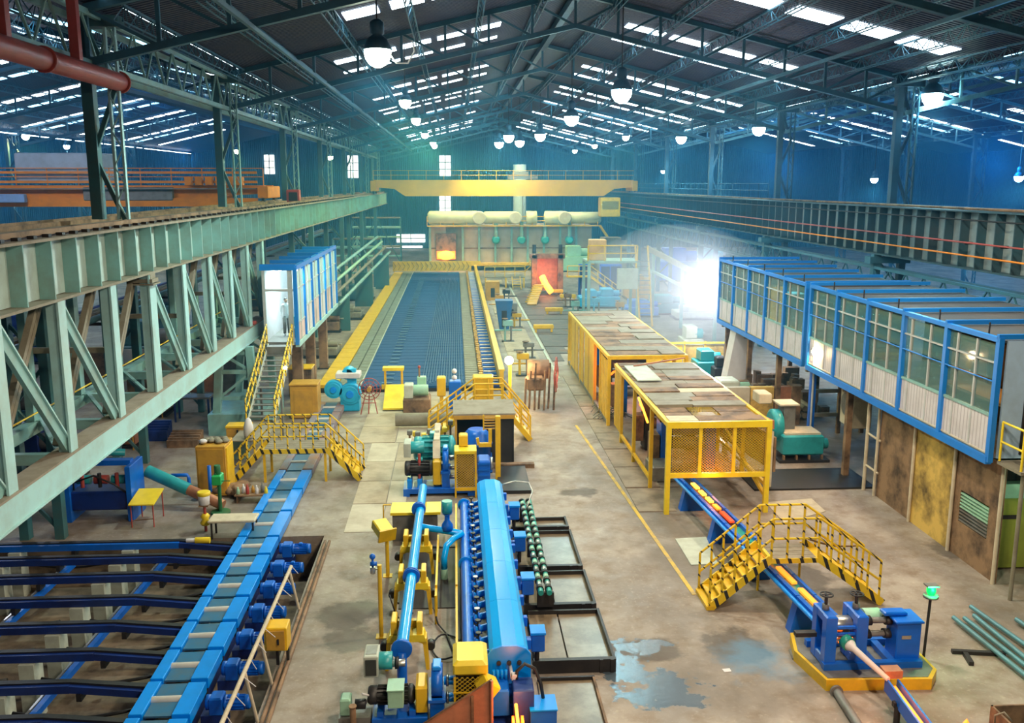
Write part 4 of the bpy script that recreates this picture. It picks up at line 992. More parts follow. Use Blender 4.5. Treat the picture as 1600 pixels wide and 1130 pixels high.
MB().tube([(-1.15, 17.12, 1.05), (-1.15, 17.08, .9), (-1.15, 17.08, .4), (-1.15, 17.08, 0)], .10, 12).build('drop_pipe', blue_mid, t)
rod('cross_pipe', (-1.0, 24.0, 1.05), (.1, 23.95, .85), .09, blue_hood, t, 16)
MB().lathe((-.3, 23.98, .95), (-.3, 23.98, 1.42), [(0, .16), (.35, .15), (.6, .07), (.9, .07), (1, .14)], 14).build('control_valve', blue_mid, t)
MB().tube([(.1, 23.8, .9), (-.12, 23.5, .9), (-.32, 23.1, .85), (-.38, 22.9, .6), (-.38, 22.9, .3)], .085, 12).build('elbow_pipe', blue_hood, t)
rod('lower_pipe', (-.38, 22.9, .3), (-.38, 22.9, 0), .09, motor_green, t, 14)
MB().cyl((-.3, 23.98, 1.45), (-.3, 23.98, 1.78), .14, 16).build('valve_actuator', motor_teal, t)
# yellow cradles
for k, y in enumerate((18.3, 20.9, 23.2)):
    t = thing('pipe_cradle', (-1.12, y, 0), 'yellow arched cradle under the long blue pipe, %s' % ['nearest with splayed legs', 'middle one', 'farthest one'][k], 'stand', 'yellow cradles under the pipe')
    x = -1.12
    for s in (-1, 1):
        MB().prism([(x+s*.40, 0), (x+s*.47, 0), (x+s*.42, .72), (x+s*.2, .78), (x+s*.2, .66), (x+s*.34, .6)], 'y', y, y+.3).build('leg', yellow, t)
        MB().box(x+s*.27-.06, x+s*.27+.06, y, y+.5, .75, 1.12, .02).build('cheek_plate', yellow, t)
    MB().prism([(x-.42, .66), (x+.42, .66), (x+.36, .82), (x-.36, .82)], 'y', y-.03, y+.33).build('saddle', yellow_lt, t)
    box('cross_tie', x-.3, x+.3, y+.38, y+.5, .78, .95, yellow, t)
    for s in (-1, 1): MB().cyl((x+s*.5, y+.25, .4), (x+s*.5, y+.45, .4), .09, 12).build('roller_bearing', black, t)
# long yellow pole guards
for k, (x, y0) in enumerate(((-.06, 23.8), (-.55, 22.0))):
    t = thing('guard_pole', (x, 20, 0), ['long thin yellow rail beside the branch valves', 'short yellow rail behind the blue elbow'][k], 'rail')
    bar('rail_bar', (x, 17.4+k*3, .6), (x, 26.6-k*2.5, .75), .05, .05, yellow, t)
    for y in (17.4+k*3, 21, 26.5-k*2.5): rod('rail_post', (x, y, 0), (x, y, .72), .03, yellow, t, 8)
# camera / lamp posts left of the pipe
def post_with_head(px, py, h, label, headm, headkind='box'):
    q = P(px, py, z=0)
    t = thing('instrument_post', (q[0], q[1], 0), label, 'post'); rod('post_shaft', (q[0], q[1], 0), (q[0], q[1], h), .05, yellow, t, 12)
    box('base_plate', q[0]-.12, q[0]+.12, q[1]-.12, q[1]+.12, 0, .02, yellow, t)
    return t, q
t, q = post_with_head(606, 900, 1.2, 'yellow post carrying a tilted square yellow box left of the blue pipe', yellow)
M = Matrix.Translation((q[0]-.1, q[1], 1.3)) @ Matrix.Rotation(.5, 4, 'Z') @ Matrix.Rotation(.3, 4, 'X')
put('instrument_box', MB().box(-.2, .2, -.28, .28, -.12, .16, .03).mesh('ib', yellow_lt), M, t); put('box_flange', MB().box(-.24, .24, -.32, -.27, -.16, .2).mesh('ibf', yellow), M, t)
t, q = post_with_head(596, 995, 1.75, 'yellow post with small blue gauges on top, nearest left of the blue pipe', yellow)
b_ = MB().ball((q[0]-.15, q[1], 1.95), .07).cyl((q[0]-.15, q[1], 1.7), (q[0]-.15, q[1], 1.93), .025, 8).cyl((q[0]-.2, q[1]-.05, 1.8), (q[0]-.05, q[1]-.05, 1.8), .05, 10); b_.build('gauge_head', blue_mid, t)
rod('gauge_foot', (q[0]-.15, q[1], 1.55), (q[0]-.15, q[1], 1.7), .06, steel, t, 10); bar('gauge_arm', (q[0]-.15, q[1], 1.65), (q[0], q[1], 1.65), .04, .04, steel, t)
q = P(573, 1050, z=0)
# yellow flat cover box behind the pipe
a = P(610, 800, z=.9); c = P(684, 780, z=.9)
t = thing('cover_box', ((a[0]+c[0])/2, a[1]+.4, 0), 'flat yellow cover plate over a grey box behind the blue pipe', 'cover')
box('cover_plate', a[0], c[0]+.1, a[1]-.1, a[1]+.8, .82, .9, yellow_lt, t); box('box_front', a[0]+.05, c[0]+.0, a[1], a[1]+.7, 0, .82, greysteel, t)
rod('lifting_handle', (a[0]-.25, a[1]+.6, .9), (a[0]-.02, a[1]+.6, .9), .02, yellow, t, 6); rod('lifting_handle', (a[0]-.25, a[1]+.6, .5), (a[0]-.25, a[1]+.6, .9), .02, yellow, t, 6)
# open sump left of the line
pm_ = mat('dark_sump', (.03, .028, .025), .6)
t = thing('sump_frame', (-.6, 20, 0), 'dark open sump frame sunk around the yellow cradles', 'frame')
for (x0, x1, y0, y1) in ((-1.6, -1.48, 21.5, 25), (-.05, .08, 18, 26), (-1.6, .1, 25, 25.1)): box('sump_kerb', x0, x1, y0, y1, 0, .05, black, t)
box('sump_cover', -1.48, -.05, 21.2, 24.98, .0, .025, pm_, t)
# hoses in loops
t = thing('hose_coil', (-.35, 19, 0), 'thin black hose looping over the floor between pipe and manifold', 'hose')
def curve_pts(c, r, n, a0, a1, sx=1, sy=1): return [(c[0]+r*sx*math.cos(a0+(a1-a0)*i/n), c[1]+r*sy*math.sin(a0+(a1-a0)*i/n), .05+.02*math.sin(i)) for i in range(n+1)]
MB().tube(curve_pts((-.3, 19.2), .4, 22, 0, 5.4, .8, 1.4), .022, 6).build('hose_loop', black, t)
MB().tube([(-.6, 20.6, .3), (-.5, 20.2, .1), (-.3, 19.8, .05), (-.15, 19.0, .05), (.05, 18.9, .3)], .022, 6).build('hose_loop', black, t)
MB().tube([(-1.6, 20.1, .9), (-1.45, 19.9, .5), (-1.3, 20.2, .1), (-1.1, 20.6, .2)], .02, 6).build('hose_loop', black, t)
# ================================================================ RAISED TRAYS right of the cooling box
traym = mat('wet_brown_tray_plate', (.20, .145, .09), .3, .2, .9, (.36, .27, .17), 1.6)
rows = [(P(900, 823, z=.28)[1], 26.9-.3), (P(900, 885, z=.28)[1], None), (P(900, 945, z=.28)[1], None), (P(900, 1033, z=.28)[1], None)]
ty = [r[0] for r in rows]
for k in range(4):
    y0 = ty[k]; y1 = (ty[k-1] if k else y0+1.1)-.25
    x1 = 3.25+.02*k
    t = thing('floor_tray', (2.4, y0, 0), 'steel tray on a black sill right of the cooling box, %s' % ['first and shallowest', 'second from top', 'third from top', 'fourth and largest'][k], 'tray', 'trays right of the cooling box')
    box('tray_plate', 1.62, 2.3, y0+.12, y1, .14, .17, traym, t); box('tray_plate', 2.34, x1-.06, y0+.12, y1, .14, .16, traym, t)
    box('front_sill', 1.55, x1, y0, y0+.12, 0, .30, black, t); box('side_rim', x1-.06, x1, y0+.12, y1, .1, .30, black, t); box('back_rim', 1.62, x1, y1, y1+.06, .1, .26, black, t)
    b_ = MB().box(x1-.35, x1-.28, y0-.03, y0, 0, .3).box(x1-.12, x1-.05, y0-.03, y0, 0, .3); b_.build('sill_bracket', black, t)
t = thing('floor_tray', (2.2, 16.6, 0), 'lowest rusty tray with green puddle behind the blue control box', 'tray')
box('tray_plate', 1.6, 2.75, 15.9, 17.6, .02, .05, traym, t); box('side_rim', 2.75, 2.8, 15.9, 17.6, 0, .12, rust, t); box('back_rim', 1.6, 2.8, 17.6, 17.66, 0, .12, black, t)
# twin green tube guide
t = thing('tube_guide', (2.05, 23.5, .5), 'twin green tubes with black rings lying over the trays', 'pipe')
for s in (-.1, .1):
    rod('guide_tube', (2.02+s, 20.3, .75), (2.06+s, 26.8, .75), .065, chain_green, t, 12)
    for i in range(15): rod('clamp_ring', (2.02+s, 20.5+i*.44, .75), (2.02+s, 20.6+i*.44, .75), .09, black, t, 12)
    for i in range(14): rod('bright_sleeve', (2.02+s, 20.66+i*.44, .76), (2.02+s, 20.82+i*.44, .76), .07, motor_green if i % 2 else steel, t, 12)
for y in (20.5, 23.5, 26.5): box('guide_stand', 1.85, 2.25, y, y+.1, .3 if y < 26 else 0, .66, black, t)
t = thing('white_hose', (1.8, 27, 0), 'pale thin hose arching from the cooling box over to the green tubes', 'hose')
a = [P(785, 757, z=1.3), P(805, 752, z=1.3), P(826, 754, z=1.2), P(832, 768, z=1.1), P(826, 785, z=1.0), P(820, 800, z=.75)]
MB().tube(a, .022, 6).build('hose_body', steel, t)

# ================================================================ DRIVE GROUP, near (bottom of the frame)
def gearbox_case(t, x0, x1, y0, y1, z0, zt, m_):
    b_ = MB().box(x0, x1, y0, y1, z0, z0+(zt-z0)*.5, .03)
    b_.lathe((x0+.03, (y0+y1)/2, z0+(zt-z0)*.68), (x1-.03, (y0+y1)/2, z0+(zt-z0)*.68), [(0, (zt-z0)*.3), (1, (zt-z0)*.3)], 18)
    b_.box(x0-.03, x1+.03, y0-.05, y1+.05, z0+(zt-z0)*.44, z0+(zt-z0)*.5)
    b_.build('gearbox_case', m_, t); MB().box((x0+x1)/2-.08, (x0+x1)/2+.08, y0+.2, y1-.2, zt-.05, zt+.06, .02).build('inspection_cover', blue, t)
bx = P(600, 1110, z=.2); YB = 16.45
t = thing('drive_unit', (-.8, YB, 0), 'nearest drive set with teal motor, yellow coupling guard and blue gearbox on a blue base', 'machine')
X = lambda px, z=.9: P(px, 1070, Y=YB)[0]
b_ = MB().box(X(582), X(668), YB-.35, YB+.5, .12, .3, .01)
for x in (X(590), X(640)): b_.box(x, x+.12, YB-.3, YB+.45, .3, .45)
b_.box(X(590), X(665), YB-.3, YB-.2, 0, .12).build('base_frame', blue_mid, t)
motor('m', (X(575), YB, .68), (X(650), YB, .68), .22, black, parent=t, boxm=motor_green, feet=False)
MB().box(X(608), X(632), YB-.45, YB-.05, .62, 1.08, .03).build('junction_box', motor_green, t); box('junction_lid', X(607), X(633), YB-.47, YB-.02, 1.08, 1.11, motor_green, t)
b_ = MB().box(X(568), X(591), YB+.1, YB+.62, 1.05, 1.6, .02); b_.build('fan_housing', pale, t)
box('fan_grille', X(571), X(588), YB+.08, YB+.1, 1.12, 1.52, grille_k, t); box('fan_grille', X(571), X(588), YB+.2, YB+.55, 1.6, 1.61, greysteel, t)
rod('blower_body', (X(591), YB+.36, 1.32), (X(612), YB+.36, 1.32), .2, motor_teal, t, 18)
rod('blower_neck', (X(612), YB+.36, 1.25), (X(632), YB+.36, 1.25), .09, steel, t, 12); rod('blower_hub', (X(616), YB+.36, 1.25), (X(622), YB+.36, 1.25), .14, black, t, 12)
MB().box(X(650), X(668), YB-.3, YB+.3, .35, 1.05, .05).build('coupling_guard', yellow, t)
gearbox_case(t, X(672), X(694), YB-.35, YB+.4, .15, 1.4, blue_mid)
for z in (.55, 1.0): rod('output_shaft', (X(694), YB, z), (X(710), YB, z), .1, blue, t, 14)
for z in (.55, 1.0): rod('shaft_collar', (X(697), YB, z), (X(701), YB, z), .13, steel, t, 14)
# yellow mesh guard
t.scale = (1, 1, .80)
t = thing('mesh_guard', (X(735), YB, 0), 'nearest yellow guard box with dark wire mesh sides beside the blue gearbox', 'guard')
MB().box(X(708), X(762), YB-.3, YB+.6, 1.15, 1.5, .08).build('guard_hood', yellow_lt, t)
for x in (X(709), X(759)): box('corner_post', x, x+.04, YB-.3, YB-.26, .2, 1.15, yellow, t)
box('mesh_panel', X(712), X(759), YB-.29, YB-.28, .25, 1.15, screen_y, t); box('inner_plate', X(712), X(759), YB-.1, YB-.05, .2, 1.15, black, t)
box('bottom_rail', X(708), X(762), YB-.3, YB-.26, .2, .26, yellow, t); box('mesh_panel', X(708), X(708)+.012, YB-.26, YB+.55, .25, 1.15, screen_y, t)
for x in (X(712), X(755)): box('foot', x, x+.05, YB, YB+.05, 0, .25, yellow, t)
for z in (.5, .8): bar('guard_band', (X(708), YB-.31, z), (X(762), YB-.31, z), .02, .03, yellow, t)
t.scale = (1, 1, .88)
# tilted yellow cube lamp + copper sheet
t = thing('tilted_box', (X(765), 16.15, 0), 'tilted yellow box standing at the tip of the copper sheet', 'box')
M = Matrix.Translation((P(761, 1072, Y=16.15)[0], 16.15, P(761, 1072, Y=16.15)[2])) @ Matrix.Rotation(.65, 4, 'Y') @ Matrix.Rotation(.35, 4, 'Z')
put('box_body', MB().box(-.17, .17, -.17, .17, -.15, .17, .03).mesh('tb', yellow_lt), M, t)
rod('box_stand', (X(764), 16.15, 0), (X(764), 16.15, .75), .05, yellow, t); MB().box(X(757), X(768), 16.05, 16.2, .2, .5, .01).build('lower_plate', yellow, t)
t = thing('copper_sheet', (.4, 15.9, 0), 'large triangular copper-brown steel sheet rising at the bottom edge', 'sheet')
a = P(648, 1140, Y=15.9); c = P(768, 1062, Y=15.9); d = P(768, 1140, Y=15.9); e_ = P(600, 1180, Y=15.9)
MB().prism([(a[0]-.9, -0.0), (a[0]-.2, max(.02, a[2]-.1)), (a[0], max(.05, a[2])), (c[0], c[2]), (c[0], 0)], 'y', 15.9, 15.94).build('sheet_plate', copper, t)
bar('sheet_rib', (P(738, 1070, Y=15.9)[0], 15.88, .0), (P(738, 1070, Y=15.9)[0], 15.88, P(738, 1080, Y=15.9)[2]-.1), .05, .03, rust, t)
bar('sheet_edge', (a[0], 15.89, a[2]), (c[0], 15.89, c[2]), .03, .02, rust, t)
rod('edge_post', (c[0], 15.86, 0), (c[0], 15.86, c[2]), .03, copper, t)
# blue stand with hot bar at bottom centre
t = thing('roll_stand', (1.5, 16.3, 0), 'blue roller stand at the bottom edge with glowing bar inside', 'machine')
X2 = lambda px: P(px, 1080, Y=16.3)[0]
MB().box(X2(768), X2(795), 16.1, 16.7, .2, .75, .03).build('stand_body', blue_mid, t)
for i in range(4): MB().cyl((X2(772)+.08*i, 16.5, .75), (X2(772)+.08*i, 16.5, .95), .03, 8).build('tie_bolt', blue, t)
MB().box(X2(800), X2(832), 15.9, 16.4, .15, .85, .02).build('stand_cheek', blue_dk, t)
MB().box(X2(826), X2(866), 15.8, 16.3, .1, .48, .02).build('control_box', blue_mid, t); box('control_lid', X2(825), X2(867), 15.78, 16.32, .48, .51, blue, t)
MB().box(X2(768), X2(864), 15.8, 16.7, 0, .1).build('stand_base', blue_dk, t)
MB().tube([(X2(806), 16.3, .7), (X2(808), 16.35, 1.0), (X2(820), 16.4, 1.12), (X2(836), 16.4, 1.02), (X2(845), 16.3, .75), (X2(848), 16.2, .5)], .035, 8).build('hose', black, t)
b_ = MB().cyl((X2(801), 16.35, .85), (X2(799), 16.72, .92), .035, 10); b_.build('bright_guide', white_p, t)
MB().box(X2(800), X2(808), 16.3, 16.42, .72, .95, .01).build('guide_block', white_p, t)
tag(MB().cyl((X2(806), 15.2, .3), (X2(803), 16.3, .72), .03, 10).build('hot_bar', hot_y), 'glowing orange bar passing through the bottom-edge blue stand', 'bar')
MB().box(X2(797), X2(801), 15.2, 15.8, .15, .4).box(X2(811), X2(815), 15.2, 15.8, .15, .4).build('hot_guide', hot, t)
lamp_light('glow', 'POINT', (X2(806), 15.6, .8), (1, .3, .08), 25, .1)
# small green pump left and rusty post
q = P(556, 1110, z=0)
t = thing('small_pump', (q[0], q[1], 0), 'small green pump with a bent white tube at the bottom left of the drive set', 'pump')
MB().box(q[0]-.22, q[0]-.02, 16.2, 16.5, .25, .6, .03).build('pump_body', motor_green, t); rod('pump_motor', (q[0]+.05, 16.35, .42), (q[0]+.25, 16.35, .42), .1, black, t)
MB().tube([(q[0]+.25, 16.35, .42), (q[0]+.33, 16.3, .62), (q[0]+.2, 16.2, .72)], .02, 6).build('pump_hose', white_p, t); box('pump_base', q[0]-.25, q[0]+.35, 16.15, 16.55, 0, .25, greysteel, t)
t = thing('rusty_post', (q[0]+.1, 16, 0), 'short round rusty post in front of the small green pump', 'post')
rod('post_shaft', (q[0]+.05, 15.95, 0), (q[0]+.05, 15.95, .6), .06, rust, t, 12); rod('post_cap', (q[0]+.05, 15.95, .6), (q[0]+.05, 15.95, .63), .075, rust, t, 12)

# ================================================================ DRIVE GROUP, far end of the cooling box
YD = 30.0
XD = lambda px, py=700, Y=YD: P(px, py, Y=Y)[0]
t = thing('drive_unit', (0, YD, 0), 'middle drive set with two teal motors and a tall blue gearbox behind the cooling box', 'machine')
b_ = MB().box(XD(630), XD(745), YD-.5, YD+.5, .12, .3); b_.box(XD(630), XD(640), YD-.5, YD+.5, 0, .12).box(XD(730), XD(745), YD-.5, YD+.5, 0, .12).build('base_frame', blue_mid, t)
for x in (XD(636), XD(652)): box('motor_support', x, x+.15, YD-.4, YD+.4, .3, .62, blue, t)
motor('m', (XD(632), YD, .95), (XD(678), YD, .95), .3, black, parent=t, boxm=motor_teal, feet=False)
motor('m', (XD(644), YD+1.3, 1.3), (XD(712), YD+1.3, 1.3), .5, motor_teal, parent=t, boxm=motor_teal, feet=True)
MB().box(XD(630), XD(641), YD+.2, YD+.9, 1.3, 1.85, .02).build('fan_housing', pale, t); rod('blower_body', (XD(641), YD+.5, 1.6), (XD(662), YD+.5, 1.6), .24, motor_teal, t, 18)
MB().box(XD(676), XD(689), YD-.35, YD+.35, .35, 1.35, .06).build('coupling_guard', yellow, t)
MB().box(XD(677), XD(687), YD+.4, YD+2.6, 1.85, 1.95, .02).build('guard_arm', wood, t); bar('guard_arm', (XD(682), YD+.35, 1.9), (XD(682), YD-.1, 1.35), .25, .06, wood, t)
gearbox_case(t, XD(690), XD(702), YD-.4, YD+.4, .15, 1.75, blue_mid)
for z in (.6, .95, 1.35): rod('output_shaft', (XD(702), YD, z), (XD(711), YD, z), .09, steel, t, 12)
rod('brake_lever', (XD(655), YD-.2, .6), (XD(655), YD-.1, 1.55), .05, red_paint, t, 8)
t.scale = (1, 1, .88)
t = thing('mesh_guard', (XD(727), YD-.3, 0), 'middle yellow guard cage with brown mesh between blue gearbox and cooling box', 'guard')
x0, x1 = XD(710), XD(744)
for x in (x0, x1-.06):
    for y in (YD-.7, YD): box('corner_post', x, x+.06, y, y+.06, 0, 1.55, yellow, t)
box('guard_top', x0, x1, YD-.7, YD+.06, 1.5, 1.6, yellow_lt, t); box('bottom_rail', x0, x1, YD-.72, YD-.64, .25, .35, yellow, t)
box('mesh_panel', x0+.05, x1-.05, YD-.69, YD-.68, .35, 1.5, screen_y, t); box('mesh_panel', x0, x0+.015, YD-.64, YD, .3, 1.5, screen_y, t); box('inner_plate', x0+.08, x1-.08, YD-.45, YD-.4, .3, 1.45, rust, t)
MB().box(XD(717), XD(731), YD-.2, YD+.2, 1.6, 2.0, .04).build('guard_cap', yellow, t)
t = thing('pinion_housing', (1.0, YD, 0), 'blue ribbed pinion housing right of the middle yellow guard', 'gearbox')
b_ = MB().box(XD(746), XD(765), YD-.5, YD+.3, .3, 1.2, .05)
for i in range(4): b_.bar((XD(746), YD-.52, .5+.2*i), (XD(765), YD-.52, .5+.2*i), .04, .06)
b_.build('housing_case', blue_mid, t); rod('end_flange', (XD(765), YD, .95), (XD(770), YD, .95), .22, steel, t, 16); box('housing_foot', XD(744), XD(767), YD-.5, YD+.3, 0, .3, blue_dk, t)
t = thing('blue_pump_head', (1.0, 32.3, 0), 'large blue motor standing in the dark mouth of the brown roofed shed', 'motor')
b_ = MB().lathe((XD(745, 690, 32.3), 32.3, .5), (XD(745, 690, 32.3), 32.3, 1.55), [(0, .5), (.45, .5), (.5, .58), (.6, .5), (.85, .45), (1, .3)], 20); b_.build('motor_body', blue_mid, t)
MB().box(.45, 1.25, 31.9, 32.8, 0, .55, .04).build('motor_base', blue_mid, t); rod('inlet_pipe', (.4, 32.3, 1.0), (.1, 32.3, 1.0), .1, steel, t, 12)
# yellow hook crane arm
t = thing('shed_post', (1.6, 31.2, 0), 'thick ochre post with ladder bracket and hook in front of the shed', 'post')
MB().box(XD(774, 700, 31.2), XD(782, 700, 31.2), 31.1, 31.3, 0, 2.3, .02).build('post_shaft', yellow, t)
for i in range(5): bar('ladder_rung', (XD(756, 700, 31.2), 31.35, 1.8+i*.1), (XD(774, 700, 31.2), 31.35, 1.8+i*.1), .05, .04, ochre, t)
bar('ladder_rail', (XD(756, 700, 31.2), 31.35, 1.75), (XD(756, 700, 31.2), 31.35, 2.3), .05, .05, yellow, t)
b_ = MB().bar((XD(766, 700, 31.2), 31.3, 1.3), (XD(766, 700, 31.2), 31.3, 1.8), .12, .12).bar((XD(748, 700, 31.2), 31.25, 1.25), (XD(768, 700, 31.2), 31.25, 1.25), .12, .14).bar((XD(748, 700, 31.2), 31.25, 1.25), (XD(746, 700, 31.2), 31.25, 1.5), .1, .1).build('hook_arm', yellow, t)
# ---- brown roofed shed
ys0, ys1 = 33.2, 34.9
sx0, sx1 = P(712, 640, Y=ys0)[0], P(803, 640, Y=ys0)[0]; sz = P(750, 650, Y=ys0)[2]
t = thing('roll_shed', ((sx0+sx1)/2, 33, 0), 'black walled shed with dusty brown sloping roof behind the middle drive set', 'shed')
MB().prism([(ys0-.1, sz), (ys1, sz+.12), (ys1, sz+.22), (ys0-.1, sz+.1)], 'x', sx0-.1, sx1+.05).build('shed_roof', dusty, t)
box('side_wall', sx0, sx0+.06, ys0, ys1, 0, sz, black, t); box('side_wall', sx1-.85, sx1, ys0, ys0+.06, 0, sz, black, t, label='black front panel at the right'); box('side_wall', sx1-.06, sx1, ys0, ys1, 0, sz, black, t); box('back_wall', sx0, sx1, ys1-.06, ys1, 0, sz, black, t)
bar('eaves_beam', (sx0-.08, ys0-.08, sz-.03), (sx1+.04, ys0-.08, sz-.03), .08, .14, ochre, t)
bar('corner_post', (sx0, ys0-.05, 0), (sx0, ys0-.05, sz), .08, .08, ochre, t)
q = P(800, 745, z=0)
t = thing('dark_plinth', (q[0], q[1], 0), 'dark flat plinth on the floor right of the shed', 'plinth')
box('plinth_block', sx1-.7, sx1+.35, 29.6, 32.4, 0, .12, black, t); box('plinth_lip', sx1-.75, sx1+.7, 32.4, 32.7, .0, .16, rust, t)
# ---- yellow stairs and platform over the line behind the shed
yp = 36.2; zp = 1.4
px0, px1 = P(742, 640, Y=yp)[0], P(786, 640, Y=yp)[0]
t = thing('inspection_platform', (1, yp, 0), 'yellow railed platform with stairs down both sides behind the brown shed roof', 'platform')
box('deck_plate', px0, px1, yp, yp+1.2, zp-.06, zp, dusty, t)
stair(t, (px0, yp, zp), (-1.15, yp-.2, .05), 1.0, 'y', yellow, yellow, 8); stair(t, (px1, yp, zp), (2.95, yp-.2, .05), 1.0, 'y', yellow, yellow, 8)
for yy in (0, 1.1):
    railing(t, [(-1.15, yp+yy, .05), (px0, yp+yy, zp), (px1, yp+yy, zp), (2.95, yp+yy, .05)], yellow, .95, 1, .5, .035)
for x in (px0+.05, px1-.05):
    for yy in (yp+.05, yp+1.15): box('platform_leg', x-.05, x+.05, yy-.05, yy+.05, 0, zp-.06, yellow, t)
MB().box(px0-.05, px0+.8, yp+1.3, yp+2.0, .6, 2.35, .04).build('guard_box', yellow, t); box('guard_post', px0+.3, px0+.4, yp+1.6, yp+1.7, 0, .6, yellow, t)
t = thing('valve_cluster', (-1.3, 34, 0), 'tangle of small yellow valves at the foot of the platform stairs', 'valve')
for i in range(9):
    x = -1.9+.2*i+random.uniform(-.05, .05); y = 35.2+random.uniform(-.3, .3); z = .35+.5*(i/9)+random.uniform(-.1, .25)
    rod('valve_pipe', (x, y, 0), (x, y, z), .04, rust, t, 8); MB().box(x-.1, x+.1, y-.1, y+.1, z, z+.2, .03).build('valve_body', yellow_lt if i % 2 else greysteel, t)
rod('feed_pipe', (-2.6, 38.3, .4), (-.2, 38.3, .4), .28, brown_steel, t, 16)
# motor stack left of platform
q = P(655, 655, z=0)
t = thing('hydraulic_unit', (q[0], q[1], 0), 'grey-green hydraulic unit with stacked boxes left of the yellow platform', 'machine')
MB().box(q[0]-.7, q[0]+.5, q[1], q[1]+1.2, 0, .9, .05).build('tank', rust, t); MB().box(q[0]-.65, q[0]-.25, q[1]+.1, q[1]+.8, .9, 1.5, .03).build('fan_housing', pale, t)
rod('pump_motor', (q[0]-.25, q[1]+.5, 1.2), (q[0]+.4, q[1]+.5, 1.2), .25, motor_green, t, 16); MB().box(q[0]-.1, q[0]+.3, q[1]+.9, q[1]+1.3, .9, 1.7, .04).build('valve_block', motor_green, t)
rod('vent_pipe', (q[0], q[1]+1, 1.7), (q[0], q[1]+1, 2.1), .04, rust, t); MB().ball((q[0], q[1]+1, 2.15), .07).build('pressure_gauge', red_paint, t)
q = P(690, 640, z=0)
t = thing('yellow_coupling', (q[0], q[1], 0), 'upright yellow guard column with blue valves beside the hydraulic unit', 'guard')
MB().box(q[0]-.2, q[0]+.2, q[1], q[1]+.5, .6, 1.5, .05).build('guard_body', yellow, t); box('guard_foot', q[0]-.08, q[0]+.08, q[1]+.1, q[1]+.3, 0, .6, yellow, t)
MB().box(q[0]+.35, q[0]+.9, q[1], q[1]+.6, 0, 1.3, .04).build('valve_block', blue_mid, t)
for i in range(2): MB().ball((q[0]+.6, q[1]+.2, 1.45+.3*i), .12).build('white_gauge', white_p, t)
# yellow little table / ramp
q = P(620, 640, z=0)
t = thing('step_platform', (q[0], q[1], 0), 'yellow step plate with a raised yellow stand behind the floor slabs', 'platform')
MB().prism([(q[1]-.4, .08), (q[1]+1.6, .75), (q[1]+1.6, .83), (q[1]-.4, .16)], 'x', q[0]-.6, q[0]+.6).build('ramp_plate', yellow_lt, t)
box('stand_top', q[0]-.75, q[0]+.25, q[1]+1.8, q[1]+2.3, 1.45, 1.6, yellow_lt, t)
for x in (q[0]-.65, q[0]+.15): box('stand_leg', x-.05, x+.05, q[1]+2.0, q[1]+2.1, 0, 1.45, yellow, t)
box('front_plate', q[0]-.8, q[0]+.6, q[1]+1.6, q[1]+1.65, .6, .83, yellow, t)
for s in (-.55, .55): box('ramp_leg', q[0]+s-.04, q[0]+s+.04, q[1]+1.5, q[1]+1.58, 0, .75, yellow, t)
# round blue gear wheels + fan with red guard at the conveyor end
q = P(530, 640, z=0)
t = thing('pinch_drive', (q[0], q[1], 0), 'light blue pinch drive with two big round gear covers at the end of the conveyor', 'machine')
yq = q[1]-.4
for k, (px, py, r) in enumerate(((521, 609, .42), (547, 616, .5))):
    a = P(px, py, Y=yq)
    MB().lathe((a[0], yq-.12, a[2]), (a[0], yq+.35, a[2]), [(0, r*.72), (.12, r*.75), (.12, r*.95), (.3, r), (.9, r), (1, r*.9)], 24).build('gear_cover', pump_blue, t)
    MB().lathe((a[0], yq-.2, a[2]), (a[0], yq-.1, a[2]), [(0, r*.3), (1, r*.36)], 16).build('bearing_cap', blue, t)
a = P(545, 583, Y=yq+.6); MB().lathe((a[0], yq+.3, a[2]), (a[0], yq+1.0, a[2]), [(0, .22), (.2, .3), (.8, .3), (1, .2)], 18).build('top_motor', pump_blue, t)
a = P(560, 640, Y=yq)
MB().box(a[0]-.8, a[0]+.05, yq, yq+.8, 0, 1.0, .04).build('drive_body', pump_blue, t); MB().box(a[0]-1.0, a[0]+.1, yq+.1, yq+.9, 1.5, 1.75, .03).build('top_bracket', white_p, t); box('column_plate', a[0]-.5, a[0]-.1, yq+.3, yq+.6, 1.0, 1.9, pump_blue, t)
t = thing('wheel_guard', (q[0]+1.3, q[1]-.9, 0), 'red wire wheel on thin red legs beside the light blue pinch drive', 'wheel')
a = P(577, 608, Y=q[1]-.9); b_ = MB(); cyy = q[1]-.9
for r in (.5, .35, .2): b_.tube([(a[0]+r*math.cos(2*PI*i/20), cyy+.1*(r-.5), a[2]+r*math.sin(2*PI*i/20)) for i in range(21)], .018, 6)
for i in range(12): b_.tube([(a[0], cyy-.1, a[2]), (a[0]+.5*math.cos(2*PI*i/12), cyy, a[2]+.5*math.sin(2*PI*i/12))], .014, 5)
b_.build('wire_wheel', red_paint, t)
for s in (-.4, -.05, .35): rod('leg', (a[0]+s*.5, cyy+.1, a[2]-.3), (a[0]+s, cyy-.1, 0), .025, red_paint, t, 6)
rod('cross_tube', (a[0]-.35, cyy, .5), (a[0]+.3, cyy, .5), .02, red_paint, t, 6); MB().cyl((a[0], cyy-.2, a[2]), (a[0], cyy+.25, a[2]), .1, 12).build('hub_motor', ochre, t)
